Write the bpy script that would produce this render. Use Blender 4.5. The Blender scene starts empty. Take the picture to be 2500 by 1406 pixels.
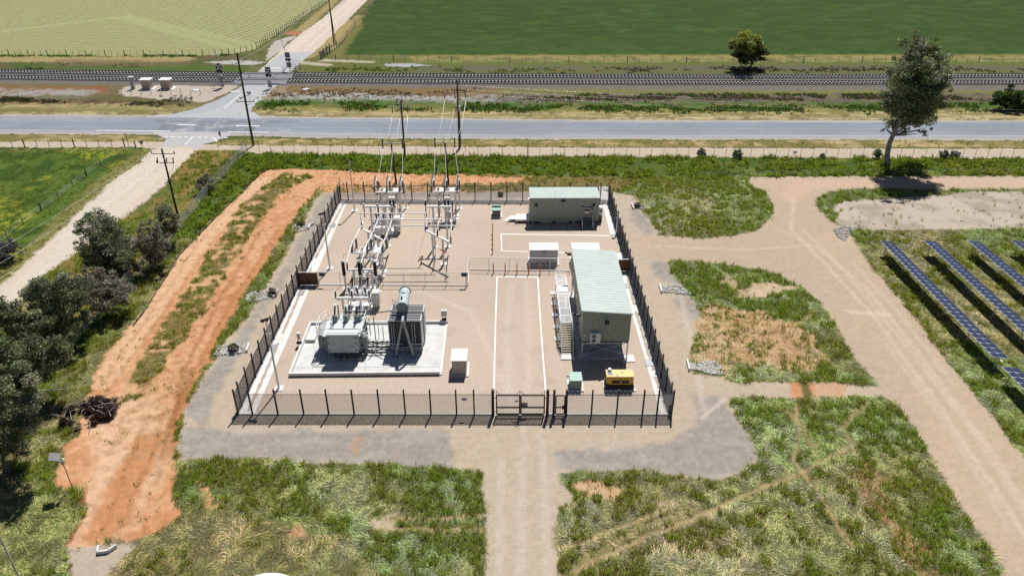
import bpy, bmesh, math, random
import numpy as np
from mathutils import Vector, Matrix
random.seed(7); RNG = np.random.default_rng(11)
SC = bpy.context.scene; COL = SC.collection
R = math.radians
# ------------------------------------------------------------------ camera geometry
F, CX, CY, H, PITCH, YAW = 1840.0, 1250.0, 703.0, 57.0, R(30.0), R(0.39)
_c, _s = math.cos(PITCH), math.sin(PITCH); _cy, _sy = math.cos(YAW), math.sin(YAW)
FWD = (_sy*_c, _cy*_c, -_s); UP = (_sy*_s, _cy*_s, _c); RT = (_cy, -_sy, 0.0)
def ray(px, py):
    u, v = (px-CX)/F, (py-CY)/F
    return tuple(FWD[i]+u*RT[i]-v*UP[i] for i in range(3))
def at(px, py, z=0.0):
    d = ray(px, py); t = (H-z)/-d[2]
    return Vector((d[0]*t, d[1]*t, z))
def onp(px, py, Y):
    d = ray(px, py); t = Y/d[1]
    return Vector((d[0]*t, Y, H+d[2]*t))
def hgt(b, py):
    v = (py-CY)/F; q = (b[0], b[1], -H)
    n = sum(q[i]*(UP[i]+v*FWD[i]) for i in range(3))
    return -n/(UP[2]+v*FWD[2])
def proj_np(x, y):
    dep = x*FWD[0]+y*FWD[1]-H*FWD[2]
    u = (x*RT[0]+y*RT[1])/dep; v = -(x*UP[0]+y*UP[1]-H*UP[2])/dep
    return CX+F*u, CY+F*v
def poly(pts, z=0.0): return [at(p[0], p[1], z) for p in pts]
# ------------------------------------------------------------------ colours
def lin(c):
    c /= 255.0
    return c/12.92 if c <= .04045 else ((c+.055)/1.055)**2.4
EXPO = 1.70
def A(r, g, b, k=1.0):   # albedo of a surface that looks (r,g,b) in full sun
    return tuple(min(.86, lin(v)/EXPO*k) for v in (r, g, b))
# ------------------------------------------------------------------ materials
MATS = {}
def pm(name, col, rough=.6, metal=0.0, var=.10, scale=2.0, bump=0.0, spec=.4, streak=0.0, dirt=None):
    if name in MATS: return MATS[name]
    m = bpy.data.materials.new(name); m.use_nodes = True; nt = m.node_tree; N = nt.nodes; L = nt.links
    b = N['Principled BSDF']; b.inputs['Roughness'].default_value = rough; b.inputs['Metallic'].default_value = metal
    b.inputs['Specular IOR Level'].default_value = spec
    g = N.new('ShaderNodeNewGeometry')
    n = N.new('ShaderNodeTexNoise'); n.inputs['Scale'].default_value = scale; n.inputs['Detail'].default_value = 5; n.inputs['Roughness'].default_value = .65
    mp = N.new('ShaderNodeMapping'); mp.inputs['Scale'].default_value = (1, 1, .25 if streak else 1)
    L.new(g.outputs['Position'], mp.inputs['Vector']); L.new(mp.outputs['Vector'], n.inputs['Vector'])
    r = N.new('ShaderNodeMapRange'); r.inputs[1].default_value = .25; r.inputs[2].default_value = .75
    r.inputs[3].default_value = 1-var; r.inputs[4].default_value = 1+var
    L.new(n.outputs['Fac'], r.inputs[0])
    mx = N.new('ShaderNodeVectorMath'); mx.operation = 'SCALE'; mx.inputs[0].default_value = col[:3]
    L.new(r.outputs[0], mx.inputs['Scale'])
    out = mx.outputs[0]
    if dirt:
        n2 = N.new('ShaderNodeTexNoise'); n2.inputs['Scale'].default_value = scale*.45; n2.inputs['Detail'].default_value = 6
        L.new(mp.outputs['Vector'], n2.inputs['Vector'])
        r2 = N.new('ShaderNodeMapRange'); r2.inputs[1].default_value = .5; r2.inputs[2].default_value = .72; r2.inputs[4].default_value = .55
        L.new(n2.outputs['Fac'], r2.inputs[0])
        mm = N.new('ShaderNodeMix'); mm.data_type = 'RGBA'; mm.inputs[7].default_value = (*dirt, 1)
        L.new(r2.outputs[0], mm.inputs[0]); L.new(out, mm.inputs[6]); out = mm.outputs[2]
    L.new(out, b.inputs['Base Color'])
    if bump:
        bp = N.new('ShaderNodeBump'); bp.inputs['Strength'].default_value = bump; bp.inputs['Distance'].default_value = .05
        L.new(n.outputs['Fac'], bp.inputs['Height']); L.new(bp.outputs[0], b.inputs['Normal'])
    MATS[name] = m; return m
def mesh_mat(name, col, alpha):
    if name in MATS: return MATS[name]
    m = bpy.data.materials.new(name); m.use_nodes = True; N = m.node_tree.nodes; L = m.node_tree.links
    b = N['Principled BSDF']; b.inputs['Base Color'].default_value = (*col, 1); b.inputs['Roughness'].default_value = .45
    t = N.new('ShaderNodeBsdfTransparent'); x = N.new('ShaderNodeMixShader'); x.inputs[0].default_value = alpha
    g = N.new('ShaderNodeNewGeometry'); n = N.new('ShaderNodeTexNoise'); n.inputs['Scale'].default_value = .8; n.inputs['Detail'].default_value = 4
    L.new(g.outputs['Position'], n.inputs['Vector'])
    r = N.new('ShaderNodeMapRange'); r.inputs[3].default_value = alpha*.85; r.inputs[4].default_value = min(1, alpha*1.15)
    L.new(n.outputs['Fac'], r.inputs[0]); L.new(r.outputs[0], x.inputs[0])
    L.new(t.outputs[0], x.inputs[1]); L.new(b.outputs[0], x.inputs[2]); L.new(x.outputs[0], N['Material Output'].inputs['Surface'])
    MATS[name] = m; return m
# ------------------------------------------------------------------ tagging
def tag(o, label=None, cat=None, group=None, kind=None):
    if label: o['label'] = label
    if cat: o['category'] = cat
    if group: o['group'] = group
    if kind: o['kind'] = kind
    return o
def empty(name, loc=(0, 0, 0), rz=0.0):
    o = bpy.data.objects.new(name, None); COL.objects.link(o); o.location = loc; o.rotation_euler = (0, 0, rz); o.empty_display_size = .3
    return o
def thing(name, label, cat, loc=(0, 0, 0), group=None, rz=0.0): return tag(empty(name, loc, rz), label, cat, group)
def copy_tree(o, parent=None):
    c = o.copy(); COL.objects.link(c)
    if parent: c.parent = parent
    for ch in o.children: copy_tree(ch, c)
    return c
# ------------------------------------------------------------------ mesh builder
class MB:
    def __init__(s, off=None): s.v = []; s.f = []; s.sm = []; s.local = off is not None; s.off = Vector((0, 0, 0))
    def add(s, vs, fs, smooth=False):
        b = len(s.v); s.v += [tuple(v) for v in vs]
        s.f += [tuple(b+i for i in f) for f in fs]; s.sm += [smooth]*len(fs); return s
    def box(s, c, d, rz=0.0, tp=1.0):   # c = centre of the bottom face, d = size
        x, y, z = d[0]/2, d[1]/2, d[2]; cs, sn = math.cos(rz), math.sin(rz); vs = []
        for k, q in ((0, 1.0), (z, tp)):
            for a, b in ((-x, -y), (x, -y), (x, y), (-x, y)):
                a *= q; b *= q; vs.append((c[0]+a*cs-b*sn, c[1]+a*sn+b*cs, c[2]+k))
        return s.add(vs, [(3, 2, 1, 0), (4, 5, 6, 7), (0, 1, 5, 4), (1, 2, 6, 5), (2, 3, 7, 6), (3, 0, 4, 7)])
    def bbox(s, x0, x1, y0, y1, z0, z1): return s.box(((x0+x1)/2, (y0+y1)/2, z0), (x1-x0, y1-y0, z1-z0))
    def tube(s, p, q, r, n=8, r2=None, cap=True):
        p, q = Vector(p), Vector(q); d = q-p
        if d.length < 1e-6: return s
        d.normalize(); a = d.cross(Vector((0, 0, 1)) if abs(d.z) < .95 else Vector((1, 0, 0))).normalized(); b = d.cross(a)
        r2 = r if r2 is None else r2; vs = []
        for c, rr in ((p, r), (q, r2)):
            for i in range(n):
                t = 2*math.pi*i/n; vs.append(c+a*(rr*math.cos(t))+b*(rr*math.sin(t)))
        s.add(vs, [(i, (i+1) % n, n+(i+1) % n, n+i) for i in range(n)], n > 4)
        if cap: s.add(vs[:n], [tuple(range(n))[::-1]]); s.add(vs[n:], [tuple(range(n))])
        return s
    def path(s, pts, r, n=6):
        for a, b in zip(pts, pts[1:]): s.tube(a, b, r, n)
        return s
    def bar(s, p, q, w, h):   # rectangular section, w across, h up
        p, q = Vector(p), Vector(q); d = (q-p).normalized()
        a = d.cross(Vector((0, 0, 1)) if abs(d.z) < .95 else Vector((0, 1, 0))).normalized()*(w/2); b = a.cross(d).normalized()*(h/2)
        vs = [c+i*a+j*b for c in (p, q) for i, j in ((-1, -1), (1, -1), (1, 1), (-1, 1))]
        return s.add(vs, [(0, 1, 2, 3), (7, 6, 5, 4), (0, 4, 5, 1), (1, 5, 6, 2), (2, 6, 7, 3), (3, 7, 4, 0)])
    def lathe(s, base, prof, n=12):   # prof: (r, z)
        vs = []; m = len(prof)
        for r, z in prof:
            for i in range(n):
                t = 2*math.pi*i/n; vs.append((base[0]+r*math.cos(t), base[1]+r*math.sin(t), base[2]+z))
        fs = [(k*n+i, k*n+(i+1) % n, (k+1)*n+(i+1) % n, (k+1)*n+i) for k in range(m-1) for i in range(n)]
        s.add(vs, fs, True); s.add(vs[-n:], [tuple(range(n))]); s.add(vs[:n], [tuple(range(n))[::-1]]); return s
    def prism(s, pts, z0, z1):
        n = len(pts); vs = [(p[0], p[1], z0) for p in pts]+[(p[0], p[1], z1) for p in pts]
        return s.add(vs, [tuple(range(n))[::-1], tuple(range(n, 2*n))]+[(i, (i+1) % n, n+(i+1) % n, n+i) for i in range(n)])
    def quad(s, a, b, c, d): return s.add([a, b, c, d], [(0, 1, 2, 3)])
    def build(s, name, m, parent=None, bev=0.0):
        me = bpy.data.meshes.new(name); off = s.off if (parent is None or s.local) else world_loc(parent)
        me.from_pydata([(v[0]-off[0], v[1]-off[1], v[2]-off[2]) for v in s.v], [], s.f)
        me.polygons.foreach_set('use_smooth', s.sm); me.update()
        bm = bmesh.new(); bm.from_mesh(me); bmesh.ops.recalc_face_normals(bm, faces=bm.faces)
        if bev: bmesh.ops.bevel(bm, geom=[e for e in bm.edges if len(e.link_faces) == 2 and e.calc_face_angle(0) > .5], offset=bev, segments=2, affect='EDGES', clamp_overlap=True)
        bm.to_mesh(me); bm.free()
        me.materials.append(m); o = bpy.data.objects.new(name, me); COL.objects.link(o)
        if parent is not None: o.parent = parent
        return o
def world_loc(o):
    v = Vector(o.location)
    while o.parent: o = o.parent; v += Vector(o.location)
    return v
def single(name, mb, m, label, cat, loc, group=None, bev=0.0):   # a thing that is one mesh, origin at loc
    mb.off = Vector(loc); o = mb.build(name, m, None, bev); o.location = loc
    return tag(o, label, cat, group)
def text(name, body, size, m, parent, loc, rot, thick=.004):
    cu = bpy.data.curves.new(name, 'FONT'); cu.body = body; cu.size = size; cu.align_x = 'CENTER'; cu.align_y = 'CENTER'; cu.extrude = thick
    tmp = bpy.data.objects.new('tmp', cu); COL.objects.link(tmp); bpy.context.view_layer.update()
    me = bpy.data.meshes.new_from_object(tmp.evaluated_get(bpy.context.evaluated_depsgraph_get())); bpy.data.objects.remove(tmp); me.name = name
    me.materials.clear(); me.materials.append(m); o = bpy.data.objects.new(name, me); COL.objects.link(o); o.parent = parent
    o.location = Vector(loc)-world_loc(parent); o.rotation_euler = rot; return o
# ------------------------------------------------------------------ numpy noise
def _hash(ix, iy, seed):
    h = (ix*374761393+iy*668265263+seed*1442695041) & 0xffffffff
    h = ((h ^ (h >> 13))*1274126177) & 0xffffffff
    return ((h ^ (h >> 16)) & 0xffffff)/float(0xffffff)
def vnoise(x, y, seed=0):
    xi = np.floor(x).astype(np.int64); yi = np.floor(y).astype(np.int64); fx = x-xi; fy = y-yi
    fx = fx*fx*(3-2*fx); fy = fy*fy*(3-2*fy)
    a = _hash(xi, yi, seed); b = _hash(xi+1, yi, seed); c = _hash(xi, yi+1, seed); d = _hash(xi+1, yi+1, seed)
    return (a*(1-fx)+b*fx)*(1-fy)+(c*(1-fx)+d*fx)*fy
def fbm(x, y, scale, seed=0, octv=4):
    s = 0; w = .5; t = 0
    for k in range(octv):
        s = s+w*vnoise(x*scale*2**k, y*scale*2**k, seed+k*17); t += w; w *= .5
    return s/t
def inside(x, y, pts):
    n = len(pts); r = np.zeros(x.shape, bool)
    xs = [p[0] for p in pts]; ys = [p[1] for p in pts]
    bb = (x >= min(xs)) & (x <= max(xs)) & (y >= min(ys)) & (y <= max(ys)); xb = x[bb]; yb = y[bb]; rb = np.zeros(xb.shape, bool)
    for i in range(n):
        x1, y1, x2, y2 = xs[i], ys[i], xs[i-1], ys[i-1]
        if y1 == y2: continue
        rb ^= ((y1 > yb) != (y2 > yb)) & (xb < (x2-x1)*(yb-y1)/(y2-y1)+x1)
    r[bb] = rb; return r
def seg_dist(x, y, pts):
    d = np.full(x.shape, 1e9)
    for (ax, ay), (bx, by) in zip(pts, pts[1:]):
        ux, uy = bx-ax, by-ay; l = ux*ux+uy*uy+1e-9
        t = np.clip(((x-ax)*ux+(y-ay)*uy)/l, 0, 1); d = np.minimum(d, np.hypot(x-ax-t*ux, y-ay-t*uy))
    return d
def np_mesh(name, V, Fq, m, col=None, kind=None, smooth=False):
    """V (n,3), Fq (k,4) or (k,3)"""
    me = bpy.data.meshes.new(name); k, w = Fq.shape
    me.vertices.add(len(V)); me.vertices.foreach_set('co', np.ascontiguousarray(V, np.float32).ravel())
    me.loops.add(k*w); me.loops.foreach_set('vertex_index', np.ascontiguousarray(Fq, np.int32).ravel())
    me.polygons.add(k); me.polygons.foreach_set('loop_start', np.arange(0, k*w, w, dtype=np.int32))
    me.update(calc_edges=True)
    if smooth: me.polygons.foreach_set('use_smooth', np.ones(k, bool))
    if col is not None:
        at_ = me.attributes.new('tint', 'FLOAT_COLOR', 'POINT')
        c4 = np.ones((len(V), 4), np.float32); c4[:, :3] = col; at_.data.foreach_set('color', c4.ravel())
    me.materials.append(m); o = bpy.data.objects.new(name, me); COL.objects.link(o)
    if kind: o['kind'] = kind
    return o
# ------------------------------------------------------------------ camera, world, sun
cam = bpy.data.cameras.new('camera'); co = bpy.data.objects.new('camera', cam); COL.objects.link(co)
co.location = (0, 0, H); co.rotation_euler = (R(90)-PITCH, 0, -YAW)
cam.sensor_width = 36; cam.lens = F/2500*36; cam.clip_end = 6000; cam.clip_start = 1; SC.camera = co
SUN_EL, SUN_AZ = 58.5, 12.6      # azimuth clockwise from +Y
w = bpy.data.worlds.new('World'); SC.world = w; w.use_nodes = True; nt = w.node_tree
sky = nt.nodes.new('ShaderNodeTexSky'); sky.sky_type = 'NISHITA'; sky.sun_disc = False
sky.sun_elevation = R(SUN_EL); sky.sun_rotation = R(SUN_AZ); sky.air_density = .7; sky.dust_density = .25; sky.ozone_density = 1.5
nt.links.new(sky.outputs[0], nt.nodes['Background'].inputs[0]); nt.nodes['Background'].inputs[1].default_value = .05
sl = bpy.data.lights.new('sun', 'SUN'); sl.energy = 5.0; sl.angle = R(.53); sl.color = (1, .965, .91)
so = bpy.data.objects.new('sun', sl); COL.objects.link(so)
sd = Vector((math.sin(R(SUN_AZ))*math.cos(R(SUN_EL)), math.cos(R(SUN_AZ))*math.cos(R(SUN_EL)), math.sin(R(SUN_EL))))
so.rotation_euler = sd.to_track_quat('Z', 'Y').to_euler(); so.location = (0, 100, 120)
SC.view_settings.view_transform = 'Standard'; SC.view_settings.look = 'None'; SC.view_settings.gamma = 1; SC.view_settings.exposure = 0.25
SC.cycles.max_bounces = 6; SC.cycles.transparent_max_bounces = 24; SC.cycles.use_denoising = False
# ================================================================== TERRAIN
ys = [36.0]
while ys[-1] < 430: ys.append(ys[-1]+(.22 if ys[-1] < 92 else .22*(ys[-1]/92)**1.35))
ys = np.array(ys); NR, NC = len(ys), 840
tt = np.linspace(-1, 1, NC); hw = 26+.70*ys
GX = (tt[None, :]*hw[:, None]).ravel(); GY = np.repeat(ys, NC); NV = GX.size
PX, PY = proj_np(GX, GY)
nf = fbm(GX, GY, 1.3, 1); nm = fbm(GX, GY, .32, 2); nb = fbm(GX, GY, .07, 3); nh = fbm(GX, GY, 3.1, 9, 2)
WX = fbm(GX, GY, .55, 5)-.5+.55*(fbm(GX, GY, 2.3, 15, 2)-.5); WY = fbm(GX, GY, .55, 6)-.5+.55*(fbm(GX, GY, 2.3, 16, 2)-.5); WX2 = fbm(GX, GY, .12, 7)-.5; WY2 = fbm(GX, GY, .12, 8)-.5
col = np.zeros((NV, 3)); obj = np.zeros(NV, np.int16); up = np.zeros(NV); lay = np.zeros(NV); low = np.zeros(NV)
NAMES = ['ground']
C3 = lambda r, g, b, k=1.0: np.array(A(r, g, b, k))
def mixc(a, b, t): t = np.clip(t, 0, 1)[:, None]; return a*(1-t)+b*t
def ss(x, a, b): t = np.clip((x-a)/(b-a), 0, 1); return t*t*(3-2*t)
def Z(pts, wp=.9, wp2=0.0):
    return inside(GX+WX*wp*2+WX2*wp2*2, GY+WY*wp*2+WY2*wp2*2, [tuple(at(*p)[:2]) for p in pts])
def ln(pts, wd, wp=.4):
    d = seg_dist(GX+WX*wp*2, GY+WY*wp*2, [tuple(at(*p)[:2]) for p in pts]); return 1-ss(d, wd*.5, wd*1.0)
def soft(m, k=10):
    g = m.astype(float).reshape(NR, NC)
    for _ in range(k): g[1:-1, 1:-1] = .2*(g[1:-1, 1:-1]+g[:-2, 1:-1]+g[2:, 1:-1]+g[1:-1, :-2]+g[1:-1, 2:])
    return g.ravel()
def put(m, c1, c2=None, t=None, name=None, u=None, l=None, lo=None):
    c = c1[None, :].repeat(m.sum(), 0) if c2 is None else mixc(c1, c2, (nm if t is None else t)[m])
    col[m] = c
    if name:
        if name not in NAMES: NAMES.append(name)
        obj[m] = NAMES.index(name)
    for arr, v in ((up, u), (lay, l), (low, lo)):
        if v is not None: arr[m] = v
def blend(wt, c, k=1.0, g=None):
    wv = np.clip(wt*k, 0, 1); col[:] = col*(1-wv[:, None])+c*wv[:, None]
    if g is not None:
        for arr in (up, lay, low): arr[:] = arr*(1-wv*g)
SOILG = C3(128, 120, 78); DRY = C3(205, 186, 140); GRN = C3(92, 112, 48); DGRN = C3(66, 84, 36); PALE = C3(172, 172, 122)
# default: rough grass
put(np.ones(NV, bool), SOILG, C3(112, 118, 62), nm, None, 1.0, 1.0, 0.0)
# ---- far part (north of the track)
far = PY < 392
put(far, C3(118, 116, 70), C3(92, 104, 48), ss(nm, .35, .65), None, 0, 0, 0)
B = lambda y0, y1, x0=-900, x1=3600: [(x0, y0), (x1, y0), (x1, y1), (x0, y1)]
# fields
stub = Z([(-900, -90), (1000, -90), (905, -50), (800, 4), (740, 42), (650, 101), (625, 121), (560, 134), (430, 138), (0, 137), (-900, 136)], .5)
gx, gy = GX, GY
tri = inside(GX, GY, [tuple(at(*p)[:2]) for p in [(-900, 40), (0, 76), (310, 40), (640, 112), (560, 140), (-900, 140)]])
ang = R(25.0); lA = (gx*math.sin(ang)-gy*math.cos(ang))*-1; lB = gy+gx*.0075
ph = np.where(tri, lB*.40, (gx*.94-gy*.34)*.33)+.5*nm
stripe = .5+.5*np.sin(ph*2*math.pi)
put(stub, C3(192, 190, 140), C3(138, 136, 86), stripe*.85+.5*(nf-.5), 'stubble_field')
blend(stub*ss(nm, .45, .7), C3(164, 176, 118), .4)
for pl in ([(0, 77), (310, 41)], [(310, 41), (640, 116)], [(290, 44), (600, 126)]): blend(stub*ln(pl, 3.0, 1.0), C3(184, 188, 132), .6)
grf = Z([(940, -90), (925, 0), (870, 60), (832, 108), (800, 138), (860, 141), (1000, 141), (1500, 139), (1800, 140), (2500, 138), (3600, 136), (3600, -90)], .8, 1.0)
fs = fbm(GX*.4, GY*.6, .5, 21)*.6+fbm(GX*.8, GY, .9, 25, 3)*.4
put(grf, C3(50, 80, 18), C3(66, 94, 24), ss(fs, .35, .75), 'green_field')
blend(grf*ss(fbm(GX*.3, GY*.55, .4, 22), .56, .76), C3(88, 104, 40), .45)
blend(grf*ss(PY, 80, 140)*ss(nm, .3, .6), C3(68, 100, 36), .6)
blend(grf*ln([(870, 62), (832, 112), (806, 140), (1000, 140), (2500, 138), (3600, 137)], 4.0, 1.5), C3(150, 140, 82), .6)
# band between the fields and the railway
put(Z([(-900, 138), (600, 138), (600, 176), (-900, 168)], .8), C3(112, 100, 66), C3(86, 100, 40), ss(nm, .35, .6))
for pts, c, k in (([(-900, 142), (440, 146)], C3(190, 170, 118), .8), ([(60, 163), (330, 170)], C3(84, 104, 44), .8), ([(380, 163), (580, 170)], C3(84, 110, 34), .9), ([(150, 152), (420, 156)], C3(128, 108, 80), .6)): blend(ln(pts, 5, 2.5), c, k)
put(Z([(495, 152), (560, 148), (600, 149), (648, 152), (620, 160), (530, 157)], .5), C3(196, 194, 190))
put(Z([(735, 140), (3600, 138), (3600, 182), (1280, 183), (735, 180)], .8), C3(118, 112, 60), C3(98, 116, 48), nm)
for y0, c, k, wd in ((142, C3(168, 152, 92), .8, 4), (151, C3(206, 186, 140), .55, 1.2), (158, C3(100, 122, 44), .7, 5), (170, C3(112, 104, 92), .7, 7), (178, C3(104, 116, 56), .6, 4)): blend(ln([(1020, y0), (2500, y0-1), (3600, y0-2)], wd, 2.0)*ss(nm, .25, .5), c, k)
for p in ([(790, 148), (905, 152)], [(720, 152), (800, 160)]): blend(ln(p, 2.0, .8), C3(214, 202, 178), .8)
put(Z([(935, 157), (1000, 155), (1050, 160), (1000, 164), (945, 162)], .7), C3(186, 190, 192))
# south of the railway
sr = Z([(-900, 198), (3600, 218), (3600, 300), (-900, 290)], .2)
put(sr, C3(132, 118, 88), C3(118, 112, 66), nm)
for p, c, wd, k in ((B(0, 0)[:0] or [(-900, 214), (230, 222)], C3(150, 104, 66), 6, .8), ([(-900, 226), (180, 232)], C3(176, 172, 168), 7, .85), ([(-900, 240), (170, 243), (420, 250)], C3(104, 104, 58), 4.5, .85), ([(-900, 247), (180, 249), (430, 258)], C3(98, 76, 58), 3, .85),
                    ([(-900, 258), (300, 262), (440, 268)], C3(196, 178, 128), 4, .8), ([(-900, 271), (330, 272)], C3(150, 146, 88), 5, .8), ([(-900, 276), (400, 279)], C3(204, 188, 146), 1.6, .8),
                    ([(640, 222), (1100, 224), (3600, 228)], C3(146, 116, 80), 6, .7), ([(1250, 228), (3600, 228)], C3(130, 134, 72), 6, .8), ([(640, 238), (900, 238), (1120, 246), (1300, 244)], C3(186, 184, 182), 5, .85), ([(1250, 243), (3600, 243)], C3(112, 100, 92), 7, .85),
                    ([(660, 256), (960, 258), (1280, 264), (3600, 262)], C3(78, 112, 36), 7, .9), ([(640, 268), (1280, 276), (3600, 274)], C3(176, 160, 96), 4, .8), ([(640, 277), (1280, 283), (3600, 280)], C3(200, 182, 136), 4, .8), ([(1280, 289), (3600, 289)], C3(214, 194, 150), 2, .8)):
    blend(sr*ln(p, wd, 2.2)*ss(nm*.5+nf*.5, .30, .56), c, min(1, k*1.1))
put(Z([(292, 225), (306, 212), (340, 207), (440, 208), (520, 212), (560, 208), (590, 205), (560, 225), (500, 250), (420, 246), (300, 234)], .8), C3(214, 200, 184), C3(192, 182, 168), nf)
put(Z([(640, 210), (700, 205), (700, 230), (640, 246)], .8), C3(176, 158, 138), C3(150, 130, 104), nf)
vs_ = (PY > 255) & (PY < 300) & (obj == 0); blend(vs_*ss(fbm(GX*.16, GY*1.1, .8, 33, 3), .46, .62), C3(132, 126, 70), .7)
# main road
sh = [(-900, 279), (0, 280), (400, 282), (640, 284), (780, 286), (1280, 291), (1700, 294), (2500, 294), (3600, 292)]
sb = [(3600, 342), (2500, 343), (1700, 341), (1280, 341), (780, 337.5), (640, 333), (400, 329), (0, 327.5), (-900, 327)]
put(Z(sh+sb, .5), C3(206, 194, 178), C3(190, 186, 180), nf, 'road_shoulder')
put(Z([(x, y+4) for x, y in sh]+[(x, y-3.5) for x, y in sb], .12), C3(168, 176, 187), C3(155, 163, 174), ss(nb*.6+nf*.4, .3, .7), 'main_road')
rd = obj == NAMES.index('main_road')
for y0, y1 in ((300, 312), (306, 318), (315, 327)): blend(rd*ln([(-900, y0-3), (640, y0+1), (1280, y0+4), (3600, y1-6)], 1.0, .2), C3(148, 156, 168), .55)
put(rd & Z([(385, 318), (395, 303), (372, 294), (740, 296), (630, 305), (618, 322), (560, 320)], .3), C3(146, 153, 164), C3(138, 145, 156), nf)
put(rd & Z([(-900, 319), (0, 318), (640, 323.5), (1280, 331.5), (3600, 331), (3600, 350), (-900, 340)], .05), C3(176, 178, 184), C3(186, 184, 184), nf)
# verge between road and track, dry grass
put(Z([(-900, 328.5), (0, 329), (300, 331), (388, 335), (402, 341), (380, 347), (-900, 345)], .4), C3(196, 176, 128), C3(140, 130, 76), ss(nm, .3, .65), 'verge', 0, 0, .6)
put(Z([(520, 351), (560, 342), (640, 339), (780, 341), (1280, 343), (3600, 344), (3600, 362), (1280, 358), (780, 355), (640, 355)], .4), C3(200, 178, 128), C3(146, 134, 76), ss(nm, .3, .65), 'verge', 0, 0, .6)
put(Z([(-900, 344), (380, 347), (420, 350), (480, 352), (560, 355), (780, 356), (1280, 360), (2500, 364), (3600, 364), (3600, 390), (2500, 388), (1280, 381), (780, 380), (560, 376), (400, 364), (330, 360), (-900, 360)], .5), C3(222, 206, 186), C3(208, 190, 168), nf, 'service_track', 0, 0, 0)
# side road across the railway
srd = [(360, 284), (440, 277), (500, 258), (560, 232), (600, 203), (630, 176), (655, 152), (690, 120), (735, 82), (800, 38), (842, 4), (905, -50), (960, -50), (898, 0), (846, 52), (800, 98), (770, 126), (742, 146), (715, 170), (690, 196), (655, 228), (620, 258), (612, 270), (640, 286)]
put(Z(srd, .5), C3(226, 208, 190), C3(236, 222, 206), nf, 'side_road', 0, 0, 0)
put(Z([(360, 286), (440, 278), (500, 259), (560, 233), (600, 204), (630, 177), (662, 150), (690, 132), (772, 125), (742, 146), (715, 170), (690, 196), (655, 228), (620, 258), (612, 272), (650, 290)], .4), C3(208, 210, 212), C3(196, 198, 202), nf)
put(Z([(398, 284), (470, 268), (545, 238), (590, 210), (592, 226), (545, 258), (500, 276)], .3), C3(186, 192, 198), C3(196, 200, 204), nf)
put(Z([(590, 203), (612, 182), (700, 182), (690, 197), (668, 207), (592, 210)], .3), C3(150, 150, 158), C3(164, 164, 170), nf)
for a, b in (([(905, -40), (790, 60), (716, 124)], .9), ([(885, -40), (765, 70), (700, 128)], .9), ([(925, -40), (812, 60), (745, 124)], .9)): blend(ln(a, b, .2), C3(240, 226, 212), .7)
put(Z([(650, 150), (655, 120), (672, 100), (700, 92), (722, 88), (722, 92), (700, 104), (690, 120)], .5), C3(190, 188, 186), C3(214, 200, 186), nf)
put(Z([(690, 84), (712, 76), (738, 80), (720, 88)], .5), C3(196, 128, 92))
for p in ([(846, 52), (780, 120), (752, 140)], [(880, 40), (800, 122)], [(735, 75), (842, -20)]): blend(ln(p, 2.5, 1.5)*(obj != NAMES.index('side_road')), C3(196, 172, 118), .7)
blend((obj == NAMES.index('verge'))*ss(fbm(GX*.2, GY*1.2, .8, 34, 3), .48, .64), C3(128, 122, 66), .65)
for p in ([(400, 300), (700, 318)], [(430, 318), (640, 300)], [(480, 296), (440, 322)], [(540, 296), (500, 322)]): blend(rd*ln(p, 1.6, 1.0)*ss(nf, .4, .65), C3(206, 206, 206), .5)
# intersection and give-way apron
put(Z([(372, 323), (440, 322), (560, 325), (566, 330), (530, 343), (500, 352), (480, 366), (440, 366), (392, 362), (398, 350), (404, 340), (392, 333)], .4), C3(212, 210, 208), C3(200, 200, 202), nf, 'side_road', 0, 0, 0)
# south dirt road (west of the compound)
dr = [(394, 360), (372, 366), (338, 400), (262, 450), (248, 466), (205, 508), (128, 582), (38, 662), (-60, 750), (-420, 1100), (-420, 1300), (-60, 890), (50, 740), (80, 690), (180, 620), (284, 548), (398, 457), (446, 400), (482, 366), (460, 358)]
put(Z(dr, .6), C3(236, 222, 204), C3(222, 206, 186), nf, 'dirt_road', 0, 0, 0)
for p in ([(430, 366), (330, 440), (180, 575), (0, 740)], [(455, 372), (365, 445), (240, 555), (100, 680)], [(412, 366), (300, 440), (150, 580)]): blend(ln(p, 1.7, .7), C3(242, 231, 216), .35)
# west paddock
pad = Z([(-900, 358), (330, 362), (372, 366), (338, 400), (262, 450), (205, 508), (128, 582), (38, 662), (-60, 750), (-420, 1100), (-900, 1100)], .6)
put(pad, C3(62, 92, 30), C3(96, 120, 44), ss(nm, .35, .65), 'green_paddock', .0, 0, .8)
blend(pad*ss(fbm(GX, GY, .16, 31), .52, .66)*ss(nf, .4, .6), C3(176, 178, 48), .75)
blend(pad*ln([(372, 366), (262, 450), (128, 582), (38, 662), (-60, 750)], 4.0, 1.0), C3(156, 146, 92), .7)
blend(pad*ln([(-900, 360), (330, 364)], 3.0, 1.0)*ss(nf, .4, .6), C3(150, 136, 92), .6)
# strip between dirt road and mesh fence
st = Z([(482, 366), (600, 368), (520, 460), (430, 575), (300, 700), (180, 830), (80, 690), (180, 620), (284, 548), (398, 457), (446, 400)], .5)
put(st, C3(150, 128, 72), C3(104, 112, 46), ss(nm, .4, .6), None, .5, .1, .6)
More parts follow.
